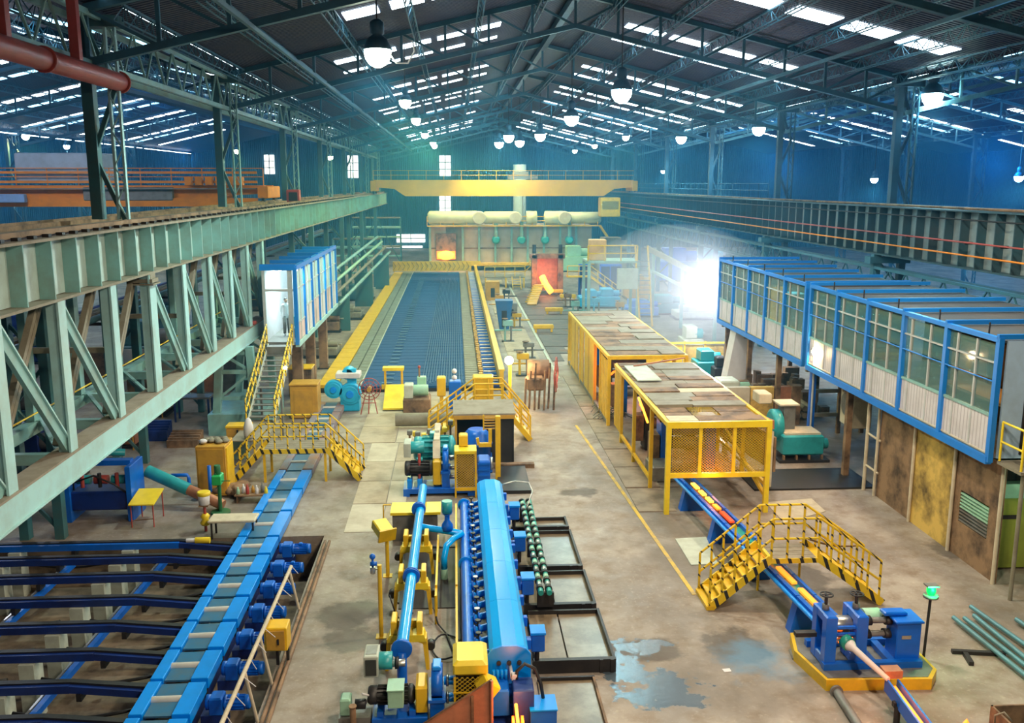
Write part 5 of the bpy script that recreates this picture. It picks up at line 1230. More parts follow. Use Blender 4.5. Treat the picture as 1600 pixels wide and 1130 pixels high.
# ochre boxes by the stairs
for k, (px, py, w, h, m_, lab) in enumerate(((476, 655, 1.2, 1.5, ochre, 'dull ochre box between cabin stairs and pinch drive'), (470, 622, 1.1, 1.4, rust, 'rusty brown box behind the dull ochre box'))):
    q = P(px, py, z=0); t = thing('machine_box', (q[0], q[1], 0), lab, 'box')
    MB().box(q[0]-w/2, q[0]+w/2, q[1], q[1]+1, .02, h, .05).build('box_body', m_, t); MB().box(q[0]-w/2-.03, q[0]+w/2+.03, q[1]-.05, q[1]+1.05, h, h+.08, .02).build('box_lid', yellow if k else ochre, t); box('box_door', q[0]-w*.35, q[0]+w*.35, q[1]-.03, q[1], .2, h-.2, m_, t)
# ================================================================ COOLING BED in the distance
bY0, bY1 = 45.4, 106.0; zb = .3
t = thing('cooling_bed', (-2, 75, 0), 'wide dark blue cooling bed running to the distance between yellow walkways', 'cooling bed')
box('bed_surface', -4.75, .42, bY0, bY1, zb-.12, zb, navy, t); box('bed_body', -7.0, 2.5, bY0, bY1, 0, zb-.13, black, t)
for i in range(60): box('rake_bar', -4.7, .38, bY0+.3+i, bY0+.36+i, zb, zb+.012, navy, t)
for i in range(48): box('notch_plate', -3.75, -3.25, bY0+.5+i*1.1, bY0+.62+i*1.1, zb+.03, zb+.07, mat('pale_blue_notch', (.12, .25, .40), .6), t)
tile_a = mat('grey_green_cover_tile', (.20, .24, .20), .7, 0, .6, (.12, .1, .07), 2)
for i in range(66):
    y = bY0+i*.915
    box('cover_tile', -5.9, -5.35, y, y+.88, zb-.1, zb+.04, tile_a, t); box('cover_tile', -5.3, -4.8, y+.3, y+1.16, zb-.1, zb+.02, tile_a, t)
for i in range(40):
    y = bY0+.2+i*1.5
    box('walkway_plate', -6.9, -5.95, y, y+1.46, zb-.1, zb+.06, yellow, t)
bar('edge_strip', (-4.77, bY0, zb+.06), (-4.77, bY1, zb+.06), .05, .05, pale, t)
for i in range(100): box('slat', .45, 1.12, bY0+i*.6, bY0+.5+i*.6, zb-.05, zb+.03, brown_steel, t)
for i in range(140): y = bY0+.2+i*.43; MB().box if 0 else box('chain_link', 1.16+.05*(i % 2), 1.34+.05*(i % 2), y, y+.3, zb, zb+.16+.04*(i % 3), ochre if i % 3 else rust, t)
box('roller_trough', 1.42, 2.12, bY0, bY1, zb-.12, zb-.04, blue_dk, t)
for i in range(100): rod('table_roller', (1.45, bY0+.3+i*.6, zb+.02), (2.1, bY0+.3+i*.6, zb+.02), .06, steel if i % 2 else blue_mid, t, 8)
box('side_guard', 2.15, 2.22, bY0, bY1, zb-.1, zb+.75, yellow, t); box('guard_flange', 2.1, 2.4, bY0, bY1, zb+.7, zb+.78, yellow, t)
for i in range(30): box('guard_rib', 2.22, 2.36, bY0+2*i, bY0+2*i+.08, zb-.1, zb+.7, yellow, t)
for i in range(16):
    o = rod('steel_bar', (-1.75+i*.135, bY0+.3+.2*(i % 3), zb+.06), (-1.5+i*.115, bY1-8-1.5*(i % 4), zb+.06), .022, mat('blued_bar_steel', (.03, .14, .30), .5), None, 6)
    tag(o, 'thin straight steel bar lying among its like on the right half of the cooling bed', 'bar', 'steel bars on the cooling bed')
t = thing('chevron_barrier', (-3, 107, 0), 'yellow barrier with black chevrons across the far end of the cooling bed', 'barrier')
for i in range(17):
    x = -7.1+i*.52; box('barrier_panel', x, x+.5, 106.4, 106.5, .4, 1.5, yellow, t)
    bar('chevron_bar', (x+.05, 106.36, .5), (x+.35, 106.36, .95), .03, .12, black, t, (0, 1, 0)); bar('chevron_bar', (x+.35, 106.36, .95), (x+.05, 106.36, 1.4), .03, .12, black, t, (0, 1, 0))
for x in (-7, -4, -1, 1.7): box('barrier_post', x, x+.12, 106.5, 106.65, 0, 1.5, yellow, t)
box('barrier_panel', 1.75, 2.9, 106.4, 106.5, 1.1, 1.5, yellow, t)
# lamp on yellow post by the bed end
q = P(800, 662, z=0)
t = thing('work_lamp', (2.75, 42.0, 0), 'glaring warm work lamp on a yellow post at the right corner of the cooling bed', 'lamp')
a = P(795, 562, Y=42.0)
bar('post_shaft', (a[0]+.05, 42, 0), (a[0]+.05, 42, a[2]-.2), .14, .14, yellow, t, (0, 1, 0)); MB().lathe((a[0], 41.9, a[2]), (a[0], 42.15, a[2]), [(0, .14), (1, .08)], 14).build('lamp_housing', black, t)
MB().ball((a[0], 41.8, a[2]), .2, .08, .2).build('bulb', bulb_wm, t)
lamp_light('lamp_light', 'POINT', (a[0], 41.6, a[2]), (1, .66, .32), 420, .12, parent=t)
# tangled machine right of that lamp
t = thing('cable_winder', (3.9, 41, 0), 'dark rusty winder with a red wire wheel right of the work lamp', 'machine')
for i in range(7): rod('frame_tube', (3.1+.22*i, 41.2+.3*(i % 2), 0), (3.15+.22*i, 41.2, 1.5+.35*(i % 3)), .05, rust, t)
MB().box(3.2, 4.0, 41.2, 42.0, .9, 1.5, .08).build('winder_body', rust, t); MB().cyl((3.3, 42.3, 1.7), (4.3, 42.3, 1.7), .45, 14).build('winder_drum', rust, t)
b_ = MB()
for r in (.8, .5): b_.tube([(4.5+.15*math.cos(2*PI*i/20), 41.0+r*math.cos(2*PI*i/20), 1.7+r*math.sin(2*PI*i/20)) for i in range(21)], .02, 5)
for i in range(10): b_.tube([(4.5, 41.0, 1.7), (4.5, 41.0+.8*math.cos(.63*i), 1.7+.8*math.sin(.63*i))], .014, 5)
b_.build('wire_wheel', red_paint, t)
# blue boxes and clutter along the right of the bed
for k, (px, py, w, d, h, m_, lab) in enumerate(((788, 518, 1.2, 1.2, 2.1, mat('dull_blue_paint', (.01, .12, .34), .5, 0, .4),  'tall blue box standing right of the cooling bed rail'), (770, 470, 1.2, 1.4, 1.6, ochre, 'ochre box far along the right side of the cooling bed'), (800, 500, .8, .8, 1.2, greysteel, 'small grey box behind the tall blue box'))):
    q = P(px, py, z=0); t = thing('machine_box', (q[0], q[1], 0), lab, 'box')
    MB().prism([(q[0]-w/2+.3, 0), (q[0]+w/2-.3, 0), (q[0]+w/2, h), (q[0]-w/2, h)] if k == 0 else [(q[0]-w/2, 0), (q[0]+w/2, 0), (q[0]+w/2, h), (q[0]-w/2, h)], 'y', q[1], q[1]+d).build('box_body', m_, t)
    MB().box(q[0]-w/2, q[0]+w/2, q[1]-.03, q[1]+d+.03, h, h+.06).build('box_lid', m_, t); box('box_door', q[0]-w*.15, q[0]+w*.15, q[1]-.02, q[1], .3, h*.7, black, t)
for k, (px, py) in enumerate(((865, 462), (862, 492), (845, 520), (884, 470))):
    q = P(px, py, z=0)
    t = thing('billet_stop', (q[0], q[1], 0), 'low yellow stop frame on the floor of the far mill aisle, %s' % ['farthest', 'second nearest', 'nearest', 'beside a blue valve'][k], 'frame', 'yellow stops in the far aisle')
    MB().box(q[0]-.5, q[0]+.9, q[1], q[1]+.4, .25, .55, .04).build('stop_beam', yellow, t)
    for x in (-.4, .7): box('stop_foot', q[0]+x, q[0]+x+.12, q[1], q[1]+.3, 0, .25, yellow, t)
t = thing('channel_edge', (5.2, 75, 0), 'long pale steel edge strip bordering the far aisle floor', 'strip')
box('edge_plate', 5.35, 5.5, 48, 100, 0, .05, pale, t)
for k in range(10): box('scrap_plate', 5.9+random.random()*2.5, 7.0+random.random()*2.5, 56+4*k, 56.6+4*k, .0, .05, rust, t)

for k, (x, y, h, m_, kind) in enumerate(((3.6, 49, 1.3, yellow, 'yellow'), (4.3, 54, 1.0, greysteel, 'grey'), (3.4, 60, 1.5, teal, 'green'), (4.4, 66, 1.1, yellow, 'second yellow'), (3.5, 73, 1.6, ochre, 'ochre'), (4.4, 80, 1.2, black, 'black'), (9.2, 60, 1.4, blue_mid, 'blue'), (10.6, 64, 1.2, yellow, 'third yellow'), (9.0, 69, 1.6, teal, 'dark green'), (11.2, 73, 1.3, pump_blue, 'light blue'), (9.4, 77, 1.2, rust, 'rusty'), (12.4, 69, 1.5, ochre, 'second ochre'))):
    t = thing('valve_stand', (x, y, 0), '%s valve stand with pipes on the far mill floor, %s' % (kind, 'between cooling bed and aisle' if x < 5 else 'beyond the far cage'), 'valve', 'valve stands on the far mill floor')
    box('base_plate', x-.4, x+.4, y-.2, y+.3, 0, .06, black, t); rod('riser_pipe', (x-.2, y, .06), (x-.2, y, h), .07, m_, t); rod('riser_pipe', (x+.2, y, .06), (x+.2, y, h*.8), .06, greysteel, t)
    MB().box(x-.35, x+.3, y-.15, y+.15, h*.7, h*.95, .03).build('valve_body', m_, t); MB().lathe((x-.2, y, h), (x-.2, y, h+.05), [(0, .2), (1, .2)], 12).build('hand_wheel', rust, t); rod('cross_pipe', (x-.9, y+.1, h*.5), (x+.9, y+.1, h*.5), .05, m_, t)
# ================================================================ FURNACE at the far end
fx0, fx1 = P(672, 380, Y=112)[0], P(925, 380, Y=112)[0]; fz = P(800, 352, Y=112)[2]
t = thing('reheat_furnace', ((fx0+fx1)/2, 112, 0), 'pale brick reheating furnace with pipes and yellow railings at the far end', 'furnace')
fm = mat('pale_pinkish_furnace_sheet', (.50, .44, .36), .8, 0, .6, (.25, .2, .15), .6)
nP = 10
for i in range(nP):
    x0 = fx0+(fx1-fx0)*i/nP; x1 = fx0+(fx1-fx0)*(i+1)/nP
    if i == 1: continue
    box('casing_panel', x0+.06, x1-.06, 112, 118, .9, fz, fm, t)
    bar('buck_stay', (x0, 111.9, .3), (x0, 111.9, fz), .25, .3, teal, t, (0, 1, 0))
    bar('casing_rail', (x0, 111.95, 2.6), (x1, 111.95, 2.6), .12, .15, rust, t)
box('casing_body', fx0+.1, fx1-.1, 112.3, 120, 0, fz-.05, brown_steel, t)
for (px, py) in ((775, 375), (815, 375), (852, 375), (890, 375)):
    a = P(px, py, Y=111.3)
    MB().lathe((a[0], 111.0, a[2]), (a[0], 112, a[2]), [(0, .3), (.3, .5), (1, .5)], 14).build('burner', motor_teal, t)
    rod('burner_pipe', (a[0], 111.3, a[2]), (a[0], 111.3, fz+.8), .22, teal, t, 12)
a = P(697, 399, Y=111.6)
MB().box(a[0]-1.2, a[0]+1.2, 111.6, 112, a[2]-.5, a[2]+2.6, .05).build('door_frame', rust, t)
MB().ball((a[0], 111.55, a[2]), 1.0, .25, .55, 16, 8).build('fire_opening', hot_y, t)
box('fire_slot', a[0]-1.1, a[0]+1.1, 111.5, 111.58, a[2]-.45, a[2]+.5, hot, t)
lamp_light('fire_glow', 'POINT', (a[0], 109.0, a[2]+.4), (1, .32, .06), 200, .5)
box('front_ledge', fx0-.5, fx1+.5, 110.6, 112, .6, .9, yellow, t)
drum = mat('pale_lime_drum_paint', (.62, .72, .50), .4, 0, .3, (.3, .34, .2), 1)
for (px, r, wdt) in ((668, .8, 6.3), (755, .75, 4.0), (822, .8, 1.5), (850, .8, 2.6), (883, .7, 4.5)):
    a = P(px, 343, Y=111.5)
    MB().lathe((a[0], 111.5, a[2]+.2), (a[0]+wdt-.2, 111.5, a[2]+.2), [(0, r*.6), (.04, r), (.96, r), (1, r*.7)], 20).build('air_drum', drum, t)
    if wdt > 2 and px != 883: MB().lathe((a[0]+wdt-.2, 110.5, a[2]+.2), (a[0]+wdt-.2, 111.8, a[2]+.2), [(0, r*.85), (.1, r), (1, r)], 18).build('duct_end', pale, t)
railing(t, [(fx0-.3, 111, fz+.05), (fx1+.5, 111, fz+.05), (fx1+.5, 118, fz+.05)], yellow, 1.0, 1, 1.6, .05)
box('top_walkway', fx0-.3, fx1+.6, 110.9, 112.2, fz-.1, fz+.02, yellow, t)
stair(t, (fx1+.8, 111, fz), (fx1+4.5, 111, .05), 1.0, 'y', yellow, yellow, 10)
rod('chimney_duct', (fx0+11, 116, fz), (fx0+11, 116, 12.5), .8, mat('pale_blue_duct', (.3, .42, .5), .6), t, 20)
# discharge stand with white-hot bar
a = P(855, 445, Y=86)
t = thing('discharge_stand', (a[0], 86, 0), 'red-lit roughing stand at the far end spitting a glowing bar', 'machine')
x0, x1 = P(835, 430, Y=86)[0], P(876, 430, Y=86)[0]; zt = P(850, 398, Y=86)[2]
for x in (x0, x1): MB().box(x-.25, x+.25, 86, 86.9, 0, zt, .05).build('stand_column', rust, t)
MB().box(x0-.4, x1+.4, 86, 86.9, zt-.4, zt+.1, .05).build('stand_head', rust, t); box('back_shield', x0, x1, 86.8, 86.9, .3, zt-.4, copper, t)
for x in (x0, x1): rod('screw_down', (x, 86.4, zt), (x, 86.4, zt+.9), .18, black, t)
b0 = P(847, 432, Y=85.6); b1 = P(861, 456, Y=84.6)
tag(MB().tube([(b0[0], 85.6, b0[2]), ((b0[0]+b1[0])/2-.1, 85.2, (b0[2]+b1[2])/2), (b1[0], 84.6, b1[2])], .3, 10).build('hot_billet', hot_y), 'white-hot curved billet dropping out of the red-lit stand', 'billet')
lamp_light('billet_glow', 'POINT', (b0[0], 84.8, b0[2]+.3), (1, .22, .05), 220, .4)
stair(t, (x1+2.5, 84, 1.9), (x1+5, 83, .05), .9, 'y', yellow, yellow, 6); box('side_platform', x1+.4, x1+2.5, 84, 85, 1.8, 1.9, yellow, t)
railing(t, [(x1+.4, 84, 1.9), (x1+2.5, 84, 1.9), (x1+5, 83, .05)], yellow, .95, 1, .9, .04)
bar('ramp', (x0+.2, 83.5, 1.2), (x0-.9, 78, .1), .8, .1, ochre, t)
for i in range(8): bar('ramp_cleat', (x0+.6-.14*i, 83-.6*i, 1.17-.13*i), (x0-.4-.14*i, 83-.6*i, 1.17-.13*i), .12, .12, yellow, t)
t = thing('mill_platform', (5, 92, 0), 'low yellow-railed platform with steps left of the red-lit stand', 'platform')
box('deck_plate', 2.9, 6.9, 92, 95, 1.0, 1.1, dusty, t); railing(t, [(2.9, 92, 1.1), (6.9, 92, 1.1), (8.2, 91, 2.6)], yellow, 1, 1, 1, .04)
for x in (3, 5, 6.8): box('deck_leg', x-.08, x+.08, 92, 92.2, 0, 1, yellow, t)
stair(t, (5.6, 92, 1.1), (5.6, 90.2, .05), .8, 'x', yellow, yellow, 5)
# mill stands on far right: blue machines, ladder tower, pipes
def machine(name, px, py, w, d, h, m_, label, cat='machine', extra=None):
    q = P(px, py, z=0); t = thing(name, (q[0], q[1], 0), label, cat)
    b_ = MB().box(q[0]-w/2, q[0]+w/2, q[1], q[1]+d, .12, h*.6, .05); b_.box(q[0]-w*.35, q[0]+w*.2, q[1]+.1*d, q[1]+.8*d, h*.6, h, .06); b_.build('machine_body', m_, t)
    MB().box(q[0]-w/2-.1, q[0]+w/2+.1, q[1]-.1, q[1]+d+.1, 0, .12).build('base_plate', black, t)
    if w > .8: rod('motor_drum', (q[0]+w*.1, q[1]+d*.3, h*.75), (q[0]+w*.5, q[1]+d*.3, h*.75), h*.16, extra or m_, t, 16); rod('end_shaft', (q[0]+w*.5, q[1]+d*.3, h*.75), (q[0]+w*.62, q[1]+d*.3, h*.75), h*.05, steel, t, 10)
    return t, q
machine('mill_drive', 925, 482, 2.0, 2, 1.5, pump_blue, 'bright blue drive behind the far cage, left of the others')
machine('mill_drive', 952, 482, 1.8, 2, 1.6, pump_blue, 'second bright blue drive behind the far cage')
machine('mill_drive', 1003, 496, 2.6, 2, 1.3, blue, 'long blue machine right behind the far cage roof')
machine('mill_drive', 1040, 492, 3.0, 2, 1.5, motor_teal, 'pale teal machine in the white haze behind the far cage')
machine('mill_drive', 1000, 470, 2.0, 3, 2.2, ochre, 'yellowish gear unit far behind the far cage')
machine('mill_drive', 1090, 500, 3.2, 2, 1.0, pale, 'long pale machine under the white floodlight')
q = P(915, 455, z=0)
for k, px in enumerate((914, 947, 962)):
    q = P(px, 462, z=0); t = thing('tall_panel', (q[0], q[1], 0), 'tall blue panel beyond the far cage, %s' % ['leftmost of three', 'middle of three', 'rightmost of three'][k], 'panel', 'tall blue panels')
    MB().box(q[0]-.6, q[0]+.5, q[1], q[1]+.5, 0, 2.9, .03).build('panel_body', blue_mid, t); box('panel_door', q[0]-.5, q[0]+.4, q[1]-.04, q[1], .2, 2.7, blue_dk, t)
yl = 66.0
a0, a1 = P(975, 410, Y=yl)[0], P(1000, 410, Y=yl)[0]; zl = P(985, 408, Y=yl)[2]
t = thing('access_platform', (a0, yl, 0), 'steel platform with a white box and a tall yellow ladder, far right of centre', 'platform')
box('deck_plate', a0-2.6, a1, yl, yl+3, zl-.15, zl, teal, t); railing(t, [(a0-2.6, yl, zl), (a1-.2, yl, zl)], yellow, 1.1, 1, 1.2, .05)
for x in (a0-2.5, a1-.1):
    for y in (yl+.1, yl+2.8): box('platform_leg', x-.1, x+.1, y-.1, y+.1, 0, zl-.15, teal, t)
for s in (0, .9): bar('ladder_rail', (a1+.1+s, yl-.1, .0), (a1-.35+s, yl+.1, zl+1.1), .1, .12, yellow, t)
for i in range(14): z = .3+i*(zl)/14; bar('ladder_rung', (a1+.1-.03*i, yl, z), (a1+1.0-.03*i, yl, z), .12, .05, greysteel, t)
MB().box(a0-.5, a0+1.0, yl-.3, yl, zl-2.0, zl-.5, .03).build('white_box', pale, t)
MB().box(a0-2.4, a0-1.2, yl+.5, yl+1.5, zl, zl+1.5, .05).build('orange_tank', mat('pale_orange_paint', (.75, .45, .2), .5), t)
t = thing('inclined_conveyor', (17, 68, 3), 'pair of long pale inclined trusses descending behind the white floodlight', 'conveyor')
for o_ in (0, 1.1):
    a = P(1012, 388, Y=72+o_); c = P(1135, 452, Y=58+o_)
    bar('side_beam', a, c, .15, .4, brown_steel, t); bar('side_beam', (a[0], a[1], a[2]-1.6), (c[0], c[1], c[2]-1.2), .12, .2, teal, t)
for i in range(12):
    f_ = i/11; a = Vector(P(1012, 388, Y=72)); c = Vector(P(1135, 452, Y=58)); p_ = a+(c-a)*f_; rod('carrier_roller', p_, p_+Vector((0, 1.1, 0)), .1, black, t)
for f_ in (.1, .5, .9): p_ = a+(c-a)*f_; box('conveyor_leg', p_.x-.1, p_.x+.1, p_.y, p_.y+.2, 0, p_.z-.2, teal, t)
# pipes and platforms clutter in the far left under the girder
for k, (px, py, w, h, m_, lab) in enumerate(((560, 440, 5, 4.5, teal, 'green steel rack beyond the left cabin, nearer'), (590, 415, 6, 6, teal_dk, 'dark green steel rack near the furnace, farther'))):
    q = P(px, py, z=0); t = thing('pipe_rack', (q[0], q[1], 0), lab, 'rack')
    for x in (-w/2, 0, w/2):
        bar('rack_post', (q[0]+x, q[1], 0), (q[0]+x, q[1], h), .2, .2, m_, t, (0, 1, 0))
    for i in range(5): rod('rack_pipe', (q[0]-w/2, q[1], h*(i+1)/5), (q[0]+w/2, q[1], h*(i+1)/5), .12+.05*(i % 2), [teal, brown_steel, motor_green][i % 3], t)
    bar('rack_brace', (q[0]-w/2, q[1]-.1, .2), (q[0], q[1]-.1, h), .12, .12, m_, t); bar('rack_brace', (q[0], q[1]-.1, h), (q[0]+w/2, q[1]-.1, .2), .12, .12, m_, t)
a = P(500, 440, Y=62); c = P(590, 370, Y=95)
t = thing('sloping_pipes', (a[0], a[1], a[2]), 'bundle of greenish pipes climbing towards the furnace behind the left cabin', 'pipe')
for i in range(4): rod('pipe', (a[0]+.4*i, a[1], a[2]-.5*i), (c[0]+.4*i, c[1], c[2]-.5*i), .12, [teal, motor_green, brown_steel, teal][i], t)
for f_ in (.1, .5, .9): x = a[0]+(c[0]-a[0])*f_; y = a[1]+(c[1]-a[1])*f_; box('pipe_stand', x-.1, x+1.4, y, y+.2, 0, a[2]+(c[2]-a[2])*f_-1.5, teal_dk, t)
for k, (px, py, w, h, m_) in enumerate(((505, 520, 2.2, 1.2, rust), (545, 500, 1.8, .9, brown_steel), (500, 560, 2.0, 1.0, brown_steel), (560, 470, 2.4, 1.4, teal_dk))):
    machine('idle_machine', px, py, w, 2, h, m_, '%s machine in the dim strip left of the yellow walkway, %s from the camera' % (['rusty', 'dusty brown', 'low brown', 'dark green'][k], ['second', 'third', 'first', 'farthest'][k]))

# ================================================================ YELLOW CAGES over the rolling line
def cage(y0, y1, x0, x1, zt, label, near):
    t = thing('roll_cage', ((x0+x1)/2, y0, 0), label, 'cage')
    w = .14
    for x in (x0, x1): bar('top_rail', (x, y0, zt), (x, y1, zt), w, w, yellow, t)
    for y in (y0, y1): bar('top_rail', (x0, y, zt), (x1, y, zt), w, w+.02, yellow, t)
    n = 14
    rp = [rust, brown_steel, dusty, rust, brown_steel, wood if near else dusty]
    for i in range(n):
        ya = y0+.1+(y1-y0-.2)*i/n; yb = y0+.1+(y1-y0-.2)*(i+1)/n
        if near and i in (1, 2):   # open mesh near the front
            xs = [x0+.1, x0+1.0, x0+1.9, x1-.1]
            for k in range(3):
                box('roof_mesh', xs[k]+.02, xs[k+1]-.02, ya+.03, yb-.03, zt+.03, zt+.04, [rust, screen_y, rust][k], t)
            continue
        cut = x0+(x1-x0)*(.3+.4*random.random())
        for xa, xb in ((x0+.05, cut), (cut+.03, x1-.05)):
            box('roof_plate', xa, xb, ya+.02, yb-.02, zt+.02+.04*random.random(), zt+.08+.05*random.random(), random.choice(rp), t)
    return t, w
zt = P(1120, 663, Y=27.4)[2]
cgx0, cgx1 = P(1043, 740, Y=27.4)[0], P(1198, 740, Y=27.4)[0]
t, w = cage(27.4, 37.0, cgx0, cgx1, zt, 'nearer yellow mesh cage with a patchwork plate roof over the hot line', True)
zm = P(1120, 742, Y=27.4)[2]
for x in (cgx0, cgx1): bar('corner_post', (x, 27.4, 0), (x, 27.4, zt), .15, .15, yellow_lt, t, (0, 1, 0))
bar('mid_rail', (cgx0, 27.4, zm), (cgx1, 27.4, zm), .12, .14, yellow_lt, t); bar('top_rail', (cgx0-.07, 27.38, zt), (cgx1+.07, 27.38, zt), .12, .2, yellow_lt, t)
for px in (1094, 1147): x = P(px, 700, Y=27.4)[0]; bar('mullion', (x, 27.4, zm), (x, 27.4, zt), .1, .08, yellow_lt, t, (0, 1, 0))
for xa, xb in ((cgx0+.08, P(1094, 700, Y=27.4)[0]), (P(1094, 700, Y=27.4)[0], P(1147, 700, Y=27.4)[0]), (P(1147, 700, Y=27.4)[0], cgx1-.08)):
    box('mesh_panel', xa+.04, xb-.04, 27.4, 27.41, zm+.08, zt-.08, screen_y, t)
for y in (29.9, 32.9, 35.5): 
    for x in (cgx0, cgx1): bar('side_post', (x, y, 0 if x == cgx0 else .4), (x, y, zt), .12, .12, yellow, t, (0, 1, 0))
bar('side_rail', (cgx0, 29.9, .35), (cgx0, 35.5, .35), .1, .1, yellow, t); bar('side_rail', (cgx1, 27.4, .9), (cgx1, 37, .9), .1, .12, yellow, t); bar('side_brace', (cgx1, 27.6, .55), (cgx1, 33, 1.7), .1, .1, yellow, t)
box('mesh_panel', cgx1, cgx1+.01, 27.6, 36.8, 1.0, zt-.1, screen_y, t)
for i in range(7): bar('fence_slat', (cgx0-.02, 35.6+.22*i, .4), (cgx0-.02, 35.6+.22*i, zt-.1), .04, .12, yellow, t, (0, 1, 0))
box('roof_sheet', cgx0+.15, cgx0+1.05, 33.2, 36.0, zt+.14, zt+.18, pale, t, label='pale loose sheet lying on the roof')
bar('loose_bar', (cgx0+.5, 35.8, zt+.2), (cgx1-.4, 36.6, zt+.35), .06, .05, copper, t)
c2x0, c2x1 = 6.45, 9.75; z2 = P(930, 530, X=6.5)[2]
z2 = P(897, 491, Y=51.5)[2]
t, w = cage(38.2, 52, c2x0, c2x1, z2, 'farther yellow cage with brown plate roof and slatted side', False)
for y in (38.2, 40.4, 42.2, 47, 50.8, 52):
    for x in (c2x0, c2x1): bar('corner_post', (x, y, 0), (x, y, z2), .14, .14, yellow, t, (0, 1, 0))
for i in range(20):
    if i in (8, 13): continue
    bar('fence_slat', (c2x0-.02, 42.3+.43*i, .1), (c2x0-.02, 42.3+.43*i, z2-.1), .04, .36, yellow if i % 4 else ochre, t, (0, 1, 0))
for i in range(5): bar('fence_slat', (c2x0-.02, 38.3+.43*i, .1), (c2x0-.02, 38.3+.43*i, z2-.2), .04, .3, yellow, t, (0, 1, 0))
bar('bottom_rail', (c2x0, 38.2, .15), (c2x0, 52, .15), .12, .16, greysteel, t)
# what is inside the cages: roll stands, hot bars
for k, y in enumerate((31.6, 34.4, 40, 44, 48)):
    t = thing('mill_stand', (8.3, y, 0), 'blue and black mill stand inside the yellow cages, %s from the camera' % ['first', 'second', 'third', 'fourth', 'fifth'][k], 'machine', 'mill stands in the cages')
    for x in (7.25, 8.9): MB().box(x, x+.35, y, y+.8, 0, 1.95, .05).build('housing', blue_mid if k % 2 == 0 else black, t)
    MB().box(7.2, 9.3, y, y+.7, 1.85, 2.05, .03).build('top_yoke', black, t); rod('work_roll', (7.4, y+.4, 1.0), (9.1, y+.4, 1.0), .22, greysteel, t, 16); rod('work_roll', (7.4, y+.4, 1.5), (9.1, y+.4, 1.5), .22, greysteel, t, 16)
    box('splash_plate', 6.9, 7.2, y, y+.6, .4, 1.4, rust, t)
for k, (a, c) in enumerate((((P(955, 585, X=6.9)), (P(962, 580, X=7.0))), (P(998, 622, X=7.0), P(1012, 660, X=7.0)), (P(1000, 632, X=7.1), P(1004, 640, X=7.1)))):
    tag(MB().tube([a, ((a[0]+c[0])/2, (a[1]+c[1])/2, (a[2]+c[2])/2+.03), c], .045, 8).build('hot_loop', [hot, hot_y, hot][k]), ['glowing steel loop inside the farther cage opening', 'glowing orange steel loop inside the nearer cage side', 'small glowing scrap beside the orange loop'][k], 'steel')
lamp_light('loop_glow', 'POINT', (7.6, 33.6, 1.6), (1, .28, .05), 18, .2)
lamp_light('loop_glow', 'POINT', (7.4, 41.2, 1.8), (1, .22, .05), 140, .3)
# scrap wire heap, green block beside the cage
t = thing('wire_scrap', (6.3, 38, 0), 'tangle of grey scrap rods on the floor left of the gap between the cages', 'heap')
b_ = MB(); q = P(950, 650, z=0)
for i in range(22):
    a = random.uniform(0, PI); x = q[0]+random.uniform(-.4, .5); y = q[1]+random.uniform(-1, 1); l_ = random.uniform(.4, .9)
    b_.tube([(x-l_*math.cos(a), y-l_*math.sin(a), .08), (x, y, .2+random.random()*.25), (x+l_*math.cos(a), y+l_*math.sin(a), .06)], .018, 5)
o = b_.build('scrap_rods', greysteel, t); o['kind'] = 'stuff'
t = thing('grey_block', (7.1, 30.6, 0), 'grey-green concrete block beside the left foot of the nearer cage', 'block')
MB().box(6.75, 7.5, 30.5, 31.8, 0, .55, .04).build('block_body', motor_green if 0 else greysteel, t)

# ================================================================ HOT LINE, right footbridge, finishing stand
la = Vector((7.42, 31.2, .62)); lb = Vector((7.98, 18.9, .62))
la = Vector(P(1055, 742, z=.8)); lb = Vector(P(1283, 972, z=.8)); ld = (lb-la).normalized(); ln = Vector((-ld.y, ld.x, 0))
t = thing('hot_trough', (la.x, 24, 0), 'blue trough on feet carrying glowing bars under the right footbridge', 'conveyor')
for i in range(9):
    a = la+(lb-la)*(i/9)+ld*.02; c = la+(lb-la)*((i+1)/9)-ld*.02
    bar('trough_side', a, c, .10, .16, blue_mid, t); bar('trough_side', a+ln*.42, c+ln*.42, .08, .14, blue_mid, t)
    bar('trough_floor', a+ln*.22-Vector((0, 0, .06)), c+ln*.22-Vector((0, 0, .06)), .34, .04, chain_green if i > 3 else black, t)
rod('water_pipe', la-ln*.12, lb-ln*.12, .05, blue, t, 10)
for f_ in (.12, .38, .62, .9):
    p_ = la+(lb-la)*f_; MB().prism([(p_.x-.2, 0), (p_.x+.55, 0), (p_.x+.4, p_.z-.1), (p_.x-.05, p_.z-.1)], 'y', p_.y, p_.y+.3).build('trough_foot', blue_mid, t)
for k, (f0, f1, m_) in enumerate(((.1, .15, hot_y), (.17, .21, hot_y), (.23, .27, hot_y), (.29, .33, hot), (.35, .43, hot_r), (.60, .70, hot), (.73, .82, hot), (.85, .95, hot))):
    a = la+(lb-la)*f0+ln*.24; c = la+(lb-la)*f1+ln*.24; a.z = c.z = .84
    tag(bar('hot_bar', a, c, .13, .05, m_), '%s glowing piece of steel in the blue trough, counted from the cage' % ORD[k].replace('nearest', 'first'), 'bar', 'glowing pieces in the trough')
lamp_light('bar_glow', 'POINT', (7.9, 27.0, 1.3), (1, .3, .06), 25, .1)
